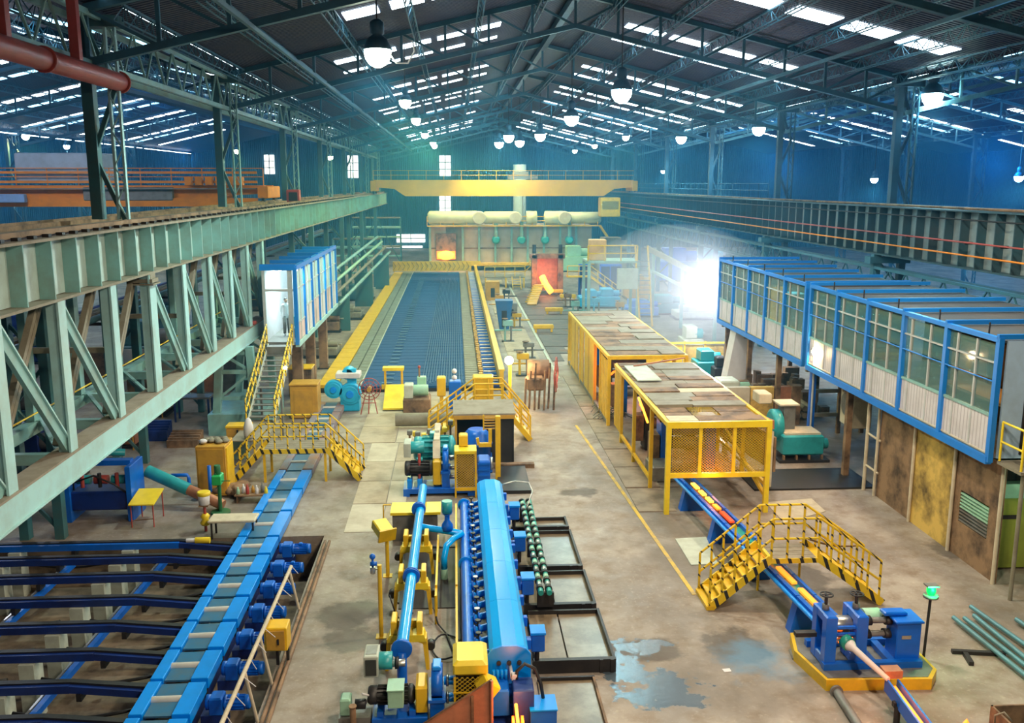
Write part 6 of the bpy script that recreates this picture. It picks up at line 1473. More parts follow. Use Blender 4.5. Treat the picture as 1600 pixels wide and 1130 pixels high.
# footbridge R
zd = 1.8; f = P(1205, 873, Y=20.75); g_ = P(1279, 862, Y=20.75); X0, X1 = f[0], g_[0]; zd = f[2]; fy = 20.75
t = thing('footbridge', ((X0+X1)/2, 21.2, 0), 'yellow footbridge with black taped rails over the glowing trough on the right', 'footbridge')
dep = 1.0
xl = P(1112, 957, z=0)[0]; xr_ = P(1380, 947, z=0)[0]; sh = -.12
for i in range(4): box('deck_board', X0+.02, X1-.02, fy+.02+i*.24, fy+.24+i*.24, zd-.06, zd-.02, dusty, t)
box('kick_plate', X0, X1, fy-.04, fy, zd-.12, zd, hazard2, t); box('kick_plate', X0-.03, X0+.05, fy, fy+dep, zd-.12, zd, yellow_lt, t)
stair(t, (X0, fy, zd), (xl, fy, .05), dep, 'y', hazard2, yellow, 8); stair(t, (X1, fy, zd), (xr_, fy, .05), dep, 'y', hazard2, yellow, 8)
for yy in (fy, fy+dep):
    railing(t, [(xl-.02, yy, .05), (X0, yy, zd), (X1, yy, zd), (xr_-.1, yy, .15)], hazard, 1.0, 1, .42, .03)
for x in (X0+.05, X1-.05):
    rod('bridge_leg', (x, fy+dep, 0), (x, fy+dep, zd), .035, yellow, t, 8)
box('foot_plate', xl-.1, xl+.1, fy-.05, fy+dep, 0, .1, yellow, t)
# chain hanging between posts
m = MB(); a = Vector(P(1262, 842, Y=21.7)); c = Vector(P(1345, 852, Y=21.9))
m.tube([a+(c-a)*(i/10)+Vector((0, 0, -.10*math.sin(PI*i/10))) for i in range(11)], .025, 6); tag(m.build('rail_chain', rust), 'rusty chain strung behind the right footbridge rail', 'chain')
# yellow base and stand
t = thing('finishing_stand', (8.7, 17.2, 0), 'blue two-housing rolling stand with gearbox on a thick yellow base, lower right', 'machine')
fl_, fr_, br_, bl_ = P(1290, 1080, z=0), P(1455, 1078, z=0), P(1468, 1062, z=.05), P(1266, 1030, z=.2)
poly = [(fl_[0], fl_[1]), (fr_[0], fr_[1]), (fr_[0]+.28, fr_[1]+.35), (fr_[0]+.28, 19.0), (7.45, 19.0), (7.25, 18.2)]
MB().prism(poly, 'z', 0, .32).build('base_slab', yellow, t)
cxm = sum(p[0] for p in poly)/6; cym = sum(p[1] for p in poly)/6
MB().prism([(cxm+(p[0]-cxm)*.95, cym+(p[1]-cym)*.93) for p in poly], 'z', .32, .335).build('base_cover', greysteel, t)
def XS(px, Y): return P(px, 1000, Y=Y)[0]
YS = 17.35
def housing(x0, x1, y0, y1, z0, z1, m_, t):
    b_ = MB()
    for y in (y0, y1-.22): b_.box(x0, x1, y, y+.22, z0, z1, .02)
    b_.box(x0+.008, x1-.008, y0+.008, y1-.008, z1-.25, z1+.012, .03).box(x0+.008, x1-.008, y0+.008, y1-.008, z0+.004, z0+.3, .03)
    return b_.build('housing', m_, t)
stand_blue = mat('royal_blue_paint', (.004, .14, .72), .3, 0, .25, (.0, .04, .25), 2)
ha, hb = XS(1290, YS), XS(1340, YS)
for k, (x0, x1) in enumerate(((ha, ha+.24), (XS(1338, YS), XS(1338, YS)+.24))):
    housing(x0, x1, YS, YS+.75, .34, 1.85, stand_blue, t)
    rod('screw', (x0+.12, YS+.38, 1.85), (x0+.12, YS+.38, 2.3), .035, black, t); rod('screw_nut', (x0+.12, YS+.38, 1.85), (x0+.12, YS+.38, 2.02), .075, greysteel, t)
    b_ = MB().tube([(x0+.12+.13*math.cos(2*PI*i/16), YS+.38+.13*math.sin(2*PI*i/16), 2.3) for i in range(17)], .02, 6)
    for i in range(4): b_.bar((x0+.12, YS+.38, 2.3), (x0+.12+.13*math.cos(PI*i/2), YS+.38+.13*math.sin(PI*i/2), 2.3), .03, .02)
    b_.build('hand_wheel', black, t)
x0, x1 = ha+.24, XS(1338, YS)
for z in (1.05, 1.45): rod('work_roll', (x0, YS+.38, z), (x1, YS+.38, z), .19, steel, t, 18)
rod('roll_groove', ((x0+x1)/2-.06, YS+.45, 1.25), ((x0+x1)/2+.06, YS+.45, 1.25), .1, hot, t, 14)
bar('tie_rod', (x0, YS+.1, 1.5), (x1, YS+.1, 1.5), .06, .06, stand_blue, t); bar('tie_rod', (x0, YS+.1, 1.3), (x1, YS+.1, 1.3), .06, .06, stand_blue, t)
tag(MB().tube([(x0+.05, YS+.02, .84), (x0+.12, YS, .92), (x0+.3, YS, .94), (x1-.08, YS, .95)], .02, 6).build('hot_strip', hot), 'thin bent glowing strip across the rolls of the finishing stand', 'strip')
ga = XS(1405, YS); gb = XS(1443, YS)
for z in (1.05, 1.45):
    rod('spindle', (x1+.28, YS+.45, z), (ga, YS+.45, z), .08, greysteel, t, 14)
    for f_ in (.1, .8): MB().lathe((x1+.28+(ga-x1-.28)*f_-.0, YS+.45, z), (x1+.28+(ga-x1-.28)*f_+.14, YS+.45, z), [(0, .13), (1, .13)], 14).build('spindle_coupling', black, t)
rod('spindle_sleeve', (x1+.45, YS+.75, 1.4), (ga-.1, YS+.75, 1.4), .2, motor_green, t, 16)
MB().box(ga, gb, YS+.1, YS+.6, .34, 1.58, .05).build('pinion_case', stand_blue, t); MB().box(ga-.06, gb+.02, YS+.04, YS+.66, 1.56, 1.64, .02).build('case_cover', stand_blue, t)
MB().box(ga-.2, ga+.3, YS+.3, YS+.55, 1.64, 1.76, .03).build('cover_box', stand_blue, t); box('rating_plate', ga+.1, ga+.3, YS+.085, YS+.1, 1.1, 1.2, steel, t)
rod('end_bearing', (gb, YS+.5, 1.3), (gb+.1, YS+.5, 1.3), .2, black, t, 16)
b_ = MB().box(ha-.02, gb, YS-.05, YS+.1, .335, .52).box(ha, gb, YS+.95, YS+1.1, .335, .52).box(x1+.3, x1+.5, YS, YS+1, .335, .5).box(ga-.15, ga, YS, YS+1, .335, .5); b_.build('bed_frame', blue_mid, t)
box('inlet_guide', ha-.45, ha, YS+.45, YS+.6, 1.0, 1.12, black, t)
# outlet pipe + exit trough
t.scale = (1, 1, .76)
a = Vector(P(1322, 1003, Y=YS-.05)); c = Vector(P(1388, 1062, Y=16.2))
t = thing('outlet_pipe', (c.x, 17, 0), 'whitish tapering outlet pipe leaning out of the finishing stand', 'pipe')
MB().lathe(a, c, [(0, .13), (.12, .12), (.2, .07), (1, .05)], 14).build('pipe_body', white_p, t)
rod('pipe_collar', a-(c-a).normalized()*.05, a+(c-a).normalized()*.1, .15, chain_green, t, 14)
e_ = Vector(P(1445, 1135, Y=14.6)); zt_ = c.z-.15; e_.z = zt_-.05
t = thing('exit_trough', (c.x, 15.5, 0), 'blue exit trough with red-hot bar running off the lower right edge', 'conveyor')
s0 = Vector((c.x, c.y+.1, zt_)); d_ = (e_-s0).normalized(); n_ = Vector((-d_.y, d_.x, 0))
bar('trough_side', s0, e_+d_*1.2, .04, .28, blue_mid, t); bar('trough_side', s0-n_*-.24, e_+d_*1.2+n_*.24, .04, .2, blue_mid, t); bar('trough_floor', s0+n_*.12-Vector((0, 0, .1)), e_+d_*1.2+n_*.12-Vector((0, 0, .1)), .24, .04, rust, t)
box('trough_mouth', s0.x-.02, s0.x+.34, s0.y, s0.y+.25, zt_+.1, zt_+.26, copper, t)
rod('trough_stand', s0+d_*.6-Vector((0, 0, .1)), (s0.x+d_.x*.6, s0.y+d_.y*.6, 0), .06, black, t); box('stand_cross', s0.x-.1, s0.x+.35, s0.y+d_.y*.6, s0.y+d_.y*.6+.1, .35, .45, black, t)
tag(bar('hot_bar', s0+n_*.12+d_*.1-Vector((0, 0, .02)), e_+d_*1.1+n_*.12-Vector((0, 0, .02)), .09, .07, hot), 'long red-hot bar lying in the exit trough at the lower right edge', 'bar')
lamp_light('bar_glow', 'POINT', (e_.x+.1, e_.y+.8, zt_+.5), (1, .28, .06), 40, .1)
q = P(1493, 1130, z=.0)
tag(MB().lathe((q[0]-.02, q[1]-.4, .0), (q[0], q[1]-.35, .3), [(0, .14), (.6, .09), (1, .01)], 5).build('hot_crop', hot), 'glowing orange pointed crop end at the bottom edge right of the exit trough', 'steel')
t = thing('floor_pipe', (7.6, 15.6, 0), 'grey pipe lying on the floor in front of the yellow base', 'pipe')
a = P(1308, 1082, z=.08); c = P(1345, 1140, z=.08); rod('pipe_body', a, c, .09, greysteel, t, 14); rod('pipe_flange', a, (a[0], a[1]+.06, a[2]), .13, greysteel, t, 14)
t = thing('signal_lamp', (9.6, 18.2, .33), 'green signal lamp glowing on a thin dark post behind the finishing stand', 'lamp')
a = P(1455, 924, Y=18.1); rod('post_shaft', (a[0]-.04, 18.1, .0), (a[0], 18.1, a[2]-.12), .03, black, t); MB().cyl((a[0], 18.1, a[2]-.14), (a[0], 18.1, a[2]-.08), .16, 14).build('lamp_dish', greysteel, t)
MB().ball((a[0], 18.1, a[2]+.02), .10, .10, .12).build('lamp_glass', bulb_green, t); box('lamp_hood', a[0]-.13, a[0]+.13, 18.0, 18.2, a[2]+.12, a[2]+.15, greysteel, t)
lamp_light('lamp_light', 'POINT', (a[0], 17.9, a[2]+.1), (.05, 1, .3), 35, .1, parent=t)
# pipes lying on the right floor
pp = [((1517, 948), (1612, 1015)), ((1490, 965), (1610, 1062)), ((1507, 966), (1612, 1048)), ((1522, 962), (1614, 1038)), ((1588, 968), (1620, 990))]
for k, (s, e) in enumerate(pp):
    a = P(*s, z=.12); c = P(*e, z=.12)
    o = rod('steel_tube', a, c, .055, motor_teal if 0 else mat('teal_grey_tube', (.10, .26, .32), .4, .2, .4), None, 12)
    tag(o, ['teal-grey tube lying topmost of the pile at the right edge', 'teal-grey tube lying lowest of the pile at the right edge', 'second lowest teal-grey tube of the pile at the right edge', 'teal-grey tube in the middle of the pile at the right edge', 'short teal-grey tube end apart from the pile at the right edge'][k], 'tube', 'tubes on the right floor')
a = P(1487, 1018, z=.04); c = P(1570, 1022, z=.04); tag(bar('timber_bearer', a, c, .10, .08, black), 'dark flat bearer lying crossways under the teal-grey tubes', 'beam')
a = P(1508, 1022, z=.04); c = P(1518, 1038, z=.04); tag(bar('timber_block', a, c, .1, .1, black), 'short dark block lying against the dark bearer', 'block')
q = P(1548, 1102, z=.5)
t = thing('scrap_bin', (q[0]+.8, q[1]-.8, 0), 'dark rusty scrap bin with rope handle in the bottom right corner', 'bin')
x0 = q[0]; y0 = q[1]-1.6
box('bin_wall', x0, x0+.04, y0, y0+1.6, 0, .5, rust, t); box('bin_wall', x0, x0+1.6, y0, y0+.04, 0, .5, rust, t); box('bin_wall', x0, x0+1.6, y0+1.56, y0+1.6, 0, .5, rust, t); box('bin_floor', x0, x0+1.6, y0, y0+1.6, 0, .05, black, t)
MB().tube([(x0-.02, y0+.9, .6), (x0-.15, y0+.95, .75), (x0-.22, y0+1.1, .6), (x0-.15, y0+1.2, .3)], .02, 6).build('rope_handle', brown_steel, t)
for i in range(4): MB().box(x0+.2+.3*i, x0+.42+.3*i, y0+.3, y0+1.2, .05, .3+.05*i).build('scrap_block', brown_steel if i % 2 else motor_teal, t)
# loose plates on the floor
for k, (pts, m_, lab) in enumerate((([(1055, 843), (1103, 840), (1122, 882), (1080, 884)], pale, 'pale square plate lying on the floor left of the right footbridge'), ([(1196, 786), (1268, 780), (1290, 800), (1225, 818)], wood, 'bleached board lying on the floor behind the right footbridge'), ([(1232, 1016), (1262, 1014), (1280, 1030), (1238, 1031)], greysteel, 'small grey plate on the floor beside the yellow base'))):
    m = MB(); m.prism([P(*p, z=.0)[:2] for p in pts], 'z', .0, .025); tag(m.build('loose_plate', m_), lab, 'plate')
m = MB(); m.prism([P(*p, z=0)[:2] for p in ((1128, 1046), (1140, 1045), (1143, 1050), (1132, 1051))], 'z', 0, .01); tag(m.build('paper_scrap', white_p), 'white scrap of paper on the floor by the blue stain', 'paper')
t = thing('floor_rod', (4, 20, 0), 'thin dark rod lying near the lowest tray', 'rod'); rod('rod_body', P(912, 1096, z=.02), P(930, 1084, z=.02), .015, black, t, 6)

# ================================================================ RIGHT CABINS on stilts
kx, kz0, kz1 = 13.4, 3.4, 6.4
def cabin(y0, y1, nb, label, depth, litend):
    t = thing('control_cabin', (kx+1.5, (y0+y1)/2, kz0), label, 'cabin'); bw = (y1-y0)/nb
    box('cabin_floor', kx-.02, kx+depth, y0, y1, kz0, kz0+.1, greysteel, t); box('cabin_roof', kx, kx+depth, y0, y1, kz1-.06, kz1, mat('sooty_roof_sheet', (.05, .06, .07), .7, 0, .5, (.14, .11, .08), 1), t)
    box('rear_wall', kx+depth-.05, kx+depth, y0, y1, kz0, kz1, teal_dk, t)
    for i in range(nb+1):
        y = y0+bw*i
        bar('frame_post', (kx-.03, y, kz0-.1), (kx-.03, y, kz1+.08), .13, .16, cabblue, t)
        bar('roof_beam', (kx-.1, y, kz1+.10), (kx+depth, y, kz1+.10), .1, .12, cabblue, t)
        if i == nb: break
        f_ = [0, .36, .84, 1] if i % 2 else [0, .4, .8, 1]
        box('lower_panel', kx-.02, kx+.03, y+.08, y+bw-.08, kz0+.12, kz0+1.05, corr, t)
        for k in range(3):
            ya, yb = y+.08+(bw-.16)*f_[k], y+.08+(bw-.16)*f_[k+1]
            for (za, zb2) in ((kz0+1.12, kz0+1.95), (kz0+1.98, kz0+2.4), (kz0+2.44, kz1-.12)):
                box('window_pane', kx, kx+.015, ya+.03, yb-.03, za, zb2, glass, t)
            if k: box('mullion', kx-.04, kx+.04, ya-.03, ya+.03, kz0+.12, kz1-.1, mull, t)
        box('sill_bar', kx-.05, kx+.05, y+.06, y+bw-.06, kz0+1.05, kz0+1.12, teal, t); box('window_bar', kx-.05, kx+.04, y+.06, y+bw-.06, kz0+2.4, kz0+2.44, mull, t)
        rod('window_rod', (kx-.07, y, kz0+1.96), (kx-.07, y+bw, kz0+1.96), .02, cabblue, t, 6)
        box('kick_strip', kx-.04, kx+.02, y+.06, y+bw-.06, kz0+.08, kz0+.12, wood, t)
        rod('roof_pin', (kx+.1, y+bw*.3, kz1), (kx+.1, y+bw*.3, kz1+.35), .025, black, t, 6)
    bar('bottom_beam', (kx-.03, y0, kz0-.06), (kx-.03, y1, kz0-.06), .16, .2, cabblue, t); bar('top_beam', (kx-.03, y0, kz1+.02), (kx-.03, y1, kz1+.02), .14, .12, cabblue, t)
    return t
tc = cabin(21.75, 34.0, 5, 'nearer blue framed window cabin raised along the right side', 4.5, False)
tc2 = cabin(34.5, 46.2, 5, 'farther blue framed window cabin raised along the right side', 4.0, True)
box('far_wall', kx, kx+4, 46.1, 46.2, kz0, kz1, white_p, tc2)
# end wall with door, yellow rail
box('end_wall', kx+.15, kx+4.5, 21.7, 21.76, kz0, kz1, mat('pale_blue_sheet', (.42, .6, .8), .5, 0, .2), tc); box('end_door', kx+.7, kx+1.6, 21.66, 21.7, kz0+.1, kz1-.5, black, tc, label='dark glazed door')
t = thing('landing_railing', (kx+.6, 21, kz0), 'thin yellow railing on the landing at the right picture edge', 'railing')
box('landing_plate', kx+.1, kx+3, 20.6, 21.6, kz0-.1, kz0-.02, brown_steel, t); railing(t, [(kx+.1, 21.5, kz0), (kx+.1, 20.6, kz0), (kx+3, 20.6, kz0)], yellow_lt, 1.0, 1, 1, .03)
for (x, y) in ((kx+.3, 20.8), (kx+2.8, 20.8)): rod('landing_leg', (x, y, 0), (x, y, kz0-.1), .05, brown_steel, t)
# desk inside, warm light in near cabin
t = thing('control_desk', (15, 24, kz0+.1), 'warm-lit wooden desk seen through the nearer cabin windows', 'desk')
wd = mat('warm_wood', (.6, .35, .12), .5)
box('desk_top', 14.6, 15.7, 23.0, 26.6, kz0+.9, kz0+.98, wd, t)
for y in (23.05, 24.8, 26.5): box('desk_leg', 14.65, 15.6, y, y+.06, kz0+.1, kz0+.9, wd, t)
lamp_light('desk_light', 'POINT', (14.6, 25, kz1-.8), (1, .6, .25), 60, .2)
t = thing('wall_cabinet', (16.6, 28, kz0+.1), 'brown cupboard inside the nearer cabin', 'cupboard'); MB().box(16.2, 17.2, 26.8, 29, kz0+.1, kz0+2, .02).build('cupboard_body', rust, t); box('cupboard_door', 16.17, 16.2, 26.9, 28.9, kz0+.2, kz0+1.9, wd, t)
for k, (y, m_) in enumerate(((37, white_p), (40, motor_teal), (43, yellow))):
    t = thing('locker', (15, y, kz0+.1), ['white locker inside the farther cabin', 'teal locker inside the farther cabin', 'yellow locker inside the farther cabin'][k], 'locker')
    MB().box(14.8, 15.5, y, y+1.0, kz0+.1, kz0+2.0, .02).build('locker_body', m_, t); box('locker_door', 14.77, 14.8, y+.05, y+.95, kz0+.2, kz0+1.9, m_, t)
lamp_light('cabin_light', 'AREA', (15.2, 41, kz1-.15), (.9, .95, 1), 120, 1.5, (15.2, 41, 0))
# rusty wall under the near cabin
t = thing('sheet_partition', (13.9, 25, 0), 'partition of three scorched rusty steel sheets under the nearer cabin', 'partition')
yb = [21.75, 24.0, 26.3, 28.7]; zt3 = [3.25, 3.2, 3.15]
box('rusty_sheet', 13.86, 13.90, yb[0], yb[1], 0, 1.0, rust, t); box('rusty_sheet', 13.86, 13.90, yb[0], yb[1], 1.9, 3.2, rust, t)
box('rusty_sheet', 13.86, 13.90, yb[0], 22.3, 1.0, 1.9, rust, t); box('rusty_sheet', 13.86, 13.90, 23.7, 24.0, 1.0, 1.9, rust, t)
for i in range(9): box('louvre_slat', 13.86, 13.93, 22.32, 23.68, 1.03+i*.095, 1.07+i*.095, motor_green if i > 3 else greysteel, t)
box('yellow_sheet', 13.85, 13.89, yb[1]+.02, yb[2], 0, 3.15, rust_y, t, label='scorched yellow sheet'); box('rusty_sheet', 13.87, 13.91, yb[2]+.02, yb[3], 0, 3.1, rust, t)
for y in yb: rod('sheet_post', (13.8, y, 0), (13.8, y, 3.3), .05, wood, t)
rod('sheet_post', (13.72, 29.3, 0), (13.72, 29.3, 3.3), .06, wood, t); rod('post_tie', (13.72, 29.3, 2.0), (13.85, 28.6, 1.9), .04, wood, t); rod('post_tie', (13.72, 29.3, .9), (13.85, 28.6, .8), .04, wood, t)
# room below, cabinet at the frame edge
olive = mat('olive_cabinet_paint', (.28, .32, .05), .45, 0, .3, (.1, .1, .02), 2)
t = thing('switch_cabinet', (15, 22.8, 0), 'olive green switch cabinet in the dark opening at the right edge', 'cabinet')
MB().box(14.3, 15.2, 22.6, 23.4, .05, 2.0, .02).build('cabinet_body', olive, t); MB().box(15.3, 16.4, 22.5, 23.3, .05, 2.1, .02).build('cabinet_body', olive, t)
box('vent_grille', 14.4, 14.9, 22.57, 22.6, 1.45, 1.55, black, t); box('door_edge', 15.2, 15.25, 22.5, 22.6, .05, 2.0, steel, t); MB().box(14.4, 15.2, 22.62, 22.9, 2.0, 2.4, .01).build('meter_panel', motor_green, t)
lamp_light('room_light', 'POINT', (15.2, 21.2, 2.6), (.6, 1, .7), 30, .2)
t = thing('inner_partition', (17.5, 26, 0), 'dark sheet wall closing the rooms under the nearer cabin', 'wall panel')
for i in range(5): box('wall_sheet', 17.4, 17.5, 22+2.4*i, 24.35+2.4*i, 0, 3.2, teal_dk, t)
# stilts, blue post, air conditioner
for k, y in enumerate((30.8, 34.2, 38, 42, 45.6)):
    t = thing('cabin_stilt', (13.8, y, 0), 'steel stilt under the right cabins, %s from the camera' % ORD[k], 'post', 'stilts of the right cabins')
    bar('stilt_shaft', (13.7, y, 0), (13.7, y, kz0-.15), .2, .2, blue_mid if k == 1 else rust, t, (0, 1, 0)); bar('stilt_shaft', (17, y, 0), (17, y, kz0-.15), .2, .2, rust, t, (0, 1, 0)); box('base_plate', 13.5, 13.9, y-.2, y+.2, 0, .04, black, t)
    bar('cross_beam', (13.4, y, kz0-.22), (17.4, y, kz0-.22), .14, .16, rust, t)
t = thing('air_conditioner', (14.4, 31.8, 1.3), 'weathered white air conditioner hanging under the nearer cabin', 'air conditioner')
MB().box(14.2, 14.9, 31.6, 32.7, 1.5, 2.95, .03).build('unit_case', wood, t); MB().lathe((14.2, 32.15, 2.3), (14.15, 32.15, 2.3), [(0, .42), (1, .42)], 20).build('fan_grille', greysteel, t)
for y in (31.8, 32.5): rod('unit_hanger', (14.6, y, 2.95), (14.6, y, 3.42), .03, black, t)
t = thing('air_conditioner', (15.3, 29.9, 1.3), 'second smaller dusty air conditioner deeper in the dark under the cabin', 'air conditioner')
MB().box(15.0, 15.9, 29.9, 30.4, 1.4, 2.2, .03).build('unit_case', pale, t); box('fan_grille', 15.1, 15.6, 29.87, 29.9, 1.5, 2.1, greysteel, t); rod('unit_stand', (15.4, 30.1, 0), (15.4, 30.1, 1.4), .06, black, t)
# bright lamps: warm star lamp and white floodlight
a = P(1274, 548, Y=33.6)
t = thing('work_lamp', (a[0], 33.6, a[2]), 'glaring warm lamp on a pole between the two right cabins', 'lamp')
MB().ball((a[0], 33.45, a[2]), .2, .08, .2).build('bulb', bulb_wm, t); MB().lathe((a[0], 33.55, a[2]), (a[0], 33.8, a[2]), [(0, .18), (1, .1)], 14).build('lamp_housing', black, t); rod('lamp_pole', (a[0]+.05, 33.75, 0), (a[0]+.05, 33.75, a[2]), .04, mull, t)
lamp_light('lamp_light', 'POINT', (a[0]-.1, 33.2, a[2]-.05), (1, .62, .3), 500, .12, parent=t)
a = P(1131, 441, Y=47.5)
t = thing('floodlight', (a[0], 47.5, a[2]), 'blinding white floodlight at the far end of the right cabins', 'lamp')
MB().box(a[0]-.3, a[0]+.1, 47.35, 47.5, a[2]-.25, a[2]+.25, .02).build('lamp_glass', bulb_wh, t); MB().box(a[0]-.35, a[0]+.15, 47.5, 47.8, a[2]-.3, a[2]+.3, .03).build('lamp_housing', black, t); bar('lamp_bracket', (a[0], 47.8, a[2]), (kx+.2, 46.15, a[2]), .06, .06, black, t)
lamp_light('lamp_light', 'POINT', (a[0]-.45, 47.6, a[2]-.1), (.93, .93, 1), 3500, .2, parent=t)
# machines in the white glare, and teal motor group right of the cage
def pump(px, py, w, h, m_, label, d=1.2):
    q = P(px, py, z=0); t = thing('mill_motor', (q[0], q[1], 0), label, 'motor')
    MB().box(q[0]-w/2, q[0]+w/2, q[1], q[1]+d, .25, h*.75, .06).build('motor_case', m_, t); box('top_cover', q[0]-w/2+.1, q[0]+w/2-.1, q[1]+.1, q[1]+d-.1, h*.75, h*.8, wood, t)
    MB().box(q[0]-w/2-.15, q[0]+w/2+.2, q[1]-.15, q[1]+d+.1, 0, .1).build('base_slab', black, t)
    for i in range(4): box('foot_rib', q[0]-w/2+.02+i*(w-.1)/3, q[0]-w/2+.08+i*(w-.1)/3, q[1]-.05, q[1]+.1, .1, .26, rust, t)
    rod('shaft_end', (q[0]+w/2, q[1]+d/2, h*.4), (q[0]+w/2+.35, q[1]+d/2, h*.4), h*.15, m_, t, 14)
    return t, q
t, q = pump(1254, 722, 1.55, 1.35, motor_teal, 'teal main motor with dusty lid right of the nearer cage')
MB().lathe((q[0]-1.0, q[1]+.9, 1.2), (q[0]-.6, q[1]+.9, 1.2), [(0, .5), (.15, .62), (.85, .62), (1, .5)], 22).build('blower_casing', motor_teal, t)
MB().box(q[0]-.55, q[0]-.1, q[1]+.7, q[1]+1.4, .9, 2.0, .04).build('air_box', greysteel, t); box('air_box_lid', q[0]-.75, q[0]+.0, q[1]+.6, q[1]+1.5, 2.0, 2.06, wood, t)
MB().box(q[0]-1.3, q[0]-.8, q[1]+1.4, q[1]+2.2, 1.9, 2.3, .03).build('hood_box', wood, t)
machine('mill_motor', 1083, 560, 1.2, 1.5, 1.9, pale, 'pale pump unit washed out in the white glare', 'motor', motor_teal)
machine('mill_motor', 1108, 592, 1.3, 1.4, 1.5, motor_teal, 'teal motor beyond the nearer cage roof', 'motor')
machine('mill_motor', 1128, 600, .8, .8, 1.4, black, 'dark upright cylinder unit beside the teal motor', 'motor', greysteel)
machine('mill_motor', 1145, 640, 1.7, 1.6, 1.3, pale, 'long pale green unit right of the nearer cage roof', 'motor', motor_green)
t = thing('fence_line', (12, 52, 0), 'low yellow fence behind the far cage in the white glare', 'fence')
for i in range(5): 
    box('fence_panel', 10.2+1.15*i, 11.25+1.15*i, 49.5, 49.56, .3, 1.5, yellow if i < 2 else rust_y, t); box('fence_post', 10.15+1.15*i, 10.2+1.15*i+.05, 49.46, 49.5, 0, 1.7, yellow, t)
bar('fence_rail', (10.1, 49.45, 1.62), (16, 49.45, 1.62), .08, .1, yellow_lt, t)
a = P(1140, 590, z=0)
t = thing('leaning_duct', (a[0], a[1], 0), 'wide pale duct leaning up to the farther cabin', 'duct')
a0 = P(1143, 582, Y=44); a1 = P(1172, 518, Y=44); bar('duct_body', (a0[0], 44, 0), (a1[0]-.3, 44, 3.3), 1.0, .9, white_p, t, (0, 1, 0)); box('duct_base', a0[0]-.8, a0[0]+.6, 43.4, 44.6, 0, .12, rust, t)
t = thing('scorched_wall', (12.6, 38, 0), 'low scorched concrete wall with orange glow behind the teal motor', 'wall panel')
for i in range(3): box('wall_block', 11.5+1.05*i, 12.5+1.05*i, 38, 38.3, 0, 1.65, [conc, rust_y, copper][i], t)
box('wall_block', 14.3, 14.7, 37.9, 38.4, 0, 1.7, rust, t)
t = thing('long_beam_rack', (10.6, 34, 0), 'long rusty inclined beam on posts along the right side of the nearer cage', 'beam')
bar('beam_body', (10.0, 38.6, 1.6), (10.55, 29.6, 2.25), .16, .3, copper, t); bar('beam_body', (10.15, 38.6, .9), (10.7, 29.6, 1.2), .08, 1.2, rust, t)
for y, x in ((29.7, 10.55), (34, 10.3), (38.4, 10.05)): box('beam_post', x-.08, x+.08, y-.1, y+.1, 0, 2.0, wood, t)
q = P(1270, 745, z=0)
t = thing('machine_pad', (11.3, 30.5, 0), 'dark greasy plinth on the floor under the teal main motor', 'plinth'); box('pad_block', 10.0, 14.2, 29.4, 31.6, 0, .06, black, t)
t = thing('rubble_heap', (13.5, 36, 0), 'clutter of rusty parts glowing in warm light under the farther cabin', 'heap')
b_ = MB()
for i in range(60):
    x = random.uniform(12.5, 16.5); y = random.uniform(39.5, 45); b_.box(x, x+random.uniform(.2, .8), y, y+.4, 0, random.uniform(.2, 1.2))
o = b_.build('scrap_parts', rust, t); o['kind'] = 'stuff'
t = thing('pipe_bundle', (15.6, 39, 0), 'stacked brown pipes under the farther cabin', 'pipe')
for i in range(6): rod('pipe', (14.8+.28*(i % 3), 38.3, .3+.3*(i//3)), (14.8+.28*(i % 3), 38.6+4, .3+.3*(i//3)), .13, brown_steel, t)
t = thing('support_frame', (16, 36, 0), 'rusty frame standing behind the warm lamp', 'frame')
for x in (14.6, 15.8, 16.8): bar('frame_post', (x, 36.5, 0), (x, 36.5, 2.8), .15, .15, rust, t, (0, 1, 0))
for z in (.8, 1.8, 2.7): bar('frame_beam', (14.6, 36.5, z), (16.8, 36.5, z), .12, .15, brown_steel, t)
# distant clutter to the right of the girder
for k, (px, py, w, h, m_, lab) in enumerate(((1060, 440, 4, 3.5, blue_mid, 'big dim blue machine far right behind the floodlight'), (1110, 430, 3, 3, teal, 'dim green machine far right behind the floodlight'), (960, 425, 4, 4, brown_steel, 'dim brown machine far beyond the ladder platform'), (900, 425, 3, 3, motor_green, 'pale green dusty machine right of the red-lit stand'), (1170, 420, 3, 2.5, greysteel, 'grey machine far back beyond the right cabins'))):
    machine('distant_machine', px, py, w, 3, h, m_, lab)

# ================================================================ dim machinery standing in the left bay, seen between the truss members
spec = [(-14.5, 31, 2.4, 1.8, 2.2, blue_dk, 'dark blue gearbox seen low between the truss posts'), (-18, 36, 3.0, 2.0, 2.6, teal_dk, 'big dark green press behind the left truss'), (-14, 41, 2.0, 1.6, 1.8, rust, 'rusty shear beside the teal trestle'),
        (-22, 42, 3.4, 2.4, 2.4, greysteel, 'long grey lathe deep in the left bay'), (-17, 50, 3.0, 2.2, 3.0, teal_dk, 'dark green machine beyond the pale screen'), (-25, 54, 3.6, 2.4, 2.8, blue_dk, 'dark blue machine deep in the left bay'),
        (-15, 60, 2.6, 2.0, 2.4, brown_steel, 'dusty brown machine under the second pier'), (-21, 66, 3.2, 2.4, 3.2, teal_dk, 'tall dark green machine far in the left bay'), (-16, 76, 2.6, 2.0, 2.6, rust, 'rusty machine far along the left girder'), (-13.3, 36, 1.4, 1.4, 1.5, copper, 'copper-brown housing left of the teal trestle')]
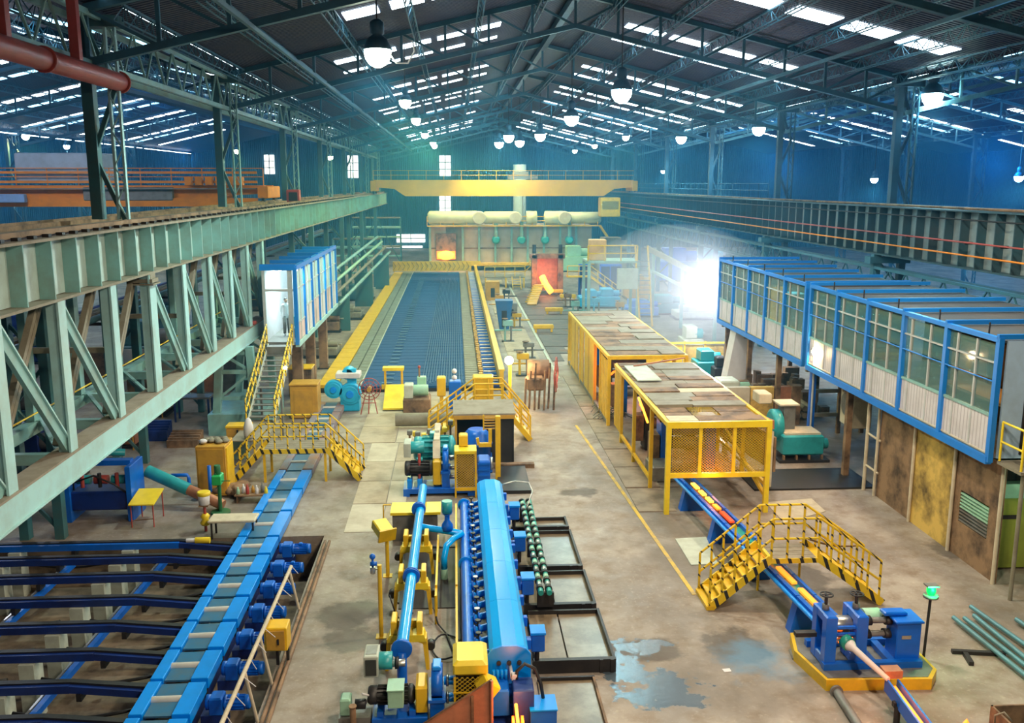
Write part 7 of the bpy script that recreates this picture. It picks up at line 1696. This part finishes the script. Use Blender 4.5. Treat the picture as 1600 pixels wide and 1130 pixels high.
for x, y, w, d, h, m_, lab in spec:
    t = thing('bay_machine', (x, y, 0), lab, 'machine')
    b_ = MB().box(x-w/2, x+w/2, y, y+d, .1, h*.55, .06); b_.box(x-w*.3, x+w*.15, y+.1*d, y+.8*d, h*.55, h, .06); b_.build('machine_body', m_, t)
    box('base_plate', x-w/2-.1, x+w/2+.1, y-.1, y+d+.1, 0, .1, black, t); rod('motor_drum', (x+w*.15, y+d*.3, h*.7), (x+w*.48, y+d*.3, h*.7), h*.14, greysteel, t, 14)
    box('control_door', x-w*.25, x+w*.05, y-.03, y, h*.15, h*.5, black, t); bar('guard_rail', (x-w/2, y-.3, 1.0), (x+w/2, y-.3, 1.0), .05, .05, ochre, t)
    for s in (-w/2, w/2): rod('rail_post', (x+s, y-.3, 0), (x+s, y-.3, 1.0), .03, ochre, t, 6)
for k, y in enumerate((26.5, 34, 41.9, 49.6, 57.3, 72.7)):
    t = thing('girder_pier', (-11.9, y, 0), 'dark pier of the neighbouring hall behind the left truss, %s from the camera' % ORD[k], 'pier', 'piers of the neighbouring hall')
    for x in (-12.6, -11.6): bar('pier_leg', (x, y, 0), (x, y, 7.72), .26, .3, teal_dk, t, (0, 1, 0))
    for i in range(6):
        z = .2+i*1.25; s = 1 if i % 2 else -1
        bar('pier_brace', (-12.1-s*.5, y, z), (-12.1+s*.5, y, z+1.25), .09, .09, teal_dk, t)
t = thing('pipe_bridge', (-13.5, 50, 5), 'bundle of dark pipes on brackets behind the left truss', 'pipe')
for i in range(4): rod('pipe', (-13.0-.35*i, 8, 5.4), (-13.0-.35*i, 100, 5.4), .12, [teal_dk, rust, brown_steel, blue_dk][i], t)
for i in range(12): bar('pipe_bracket', (-12.6, 10+8*i, 5.22), (-14.3, 10+8*i, 5.22), .12, .1, black, t)
# ================================================================ HAZE filling the far part of the hall
def haze(name, x0, x1, y0, y1, z0, z1, dens, col, an=.2):
    m = bpy.data.materials.new(name); m.use_nodes = True; nt = m.node_tree
    nt.nodes.remove(nt.nodes['Principled BSDF'])
    v = nt.nodes.new('ShaderNodeVolumeScatter'); v.inputs['Color'].default_value = (*col, 1)
    v.inputs['Density'].default_value = dens; v.inputs['Anisotropy'].default_value = an
    nt.links.new(v.outputs[0], nt.nodes['Material Output'].inputs['Volume'])
    o = MB().box(x0, x1, y0, y1, z0, z1).build(name, m, None)
    o['kind'] = 'stuff'; tag(o, 'thin blue-green smoke hanging through the far part of the hall', 'haze'); return o
haze('haze', -69.4, 80.0, 28, 149.7, .06, 18.3, .0032, (.13, .60, 1.0))

m_ = bpy.data.materials['haze'].copy(); m_.name = 'steam'
m_.node_tree.nodes['Volume Scatter'].inputs['Density'].default_value = .045; m_.node_tree.nodes['Volume Scatter'].inputs['Color'].default_value = (.92, .92, 1, 1)
o = MB().ball((12.6, 52, 4.2), 5.6, 6.5, 3.8, 20, 12).build('steam_cloud', m_); o['kind'] = 'stuff'; tag(o, 'white steam drifting in front of the glaring floodlight', 'steam')
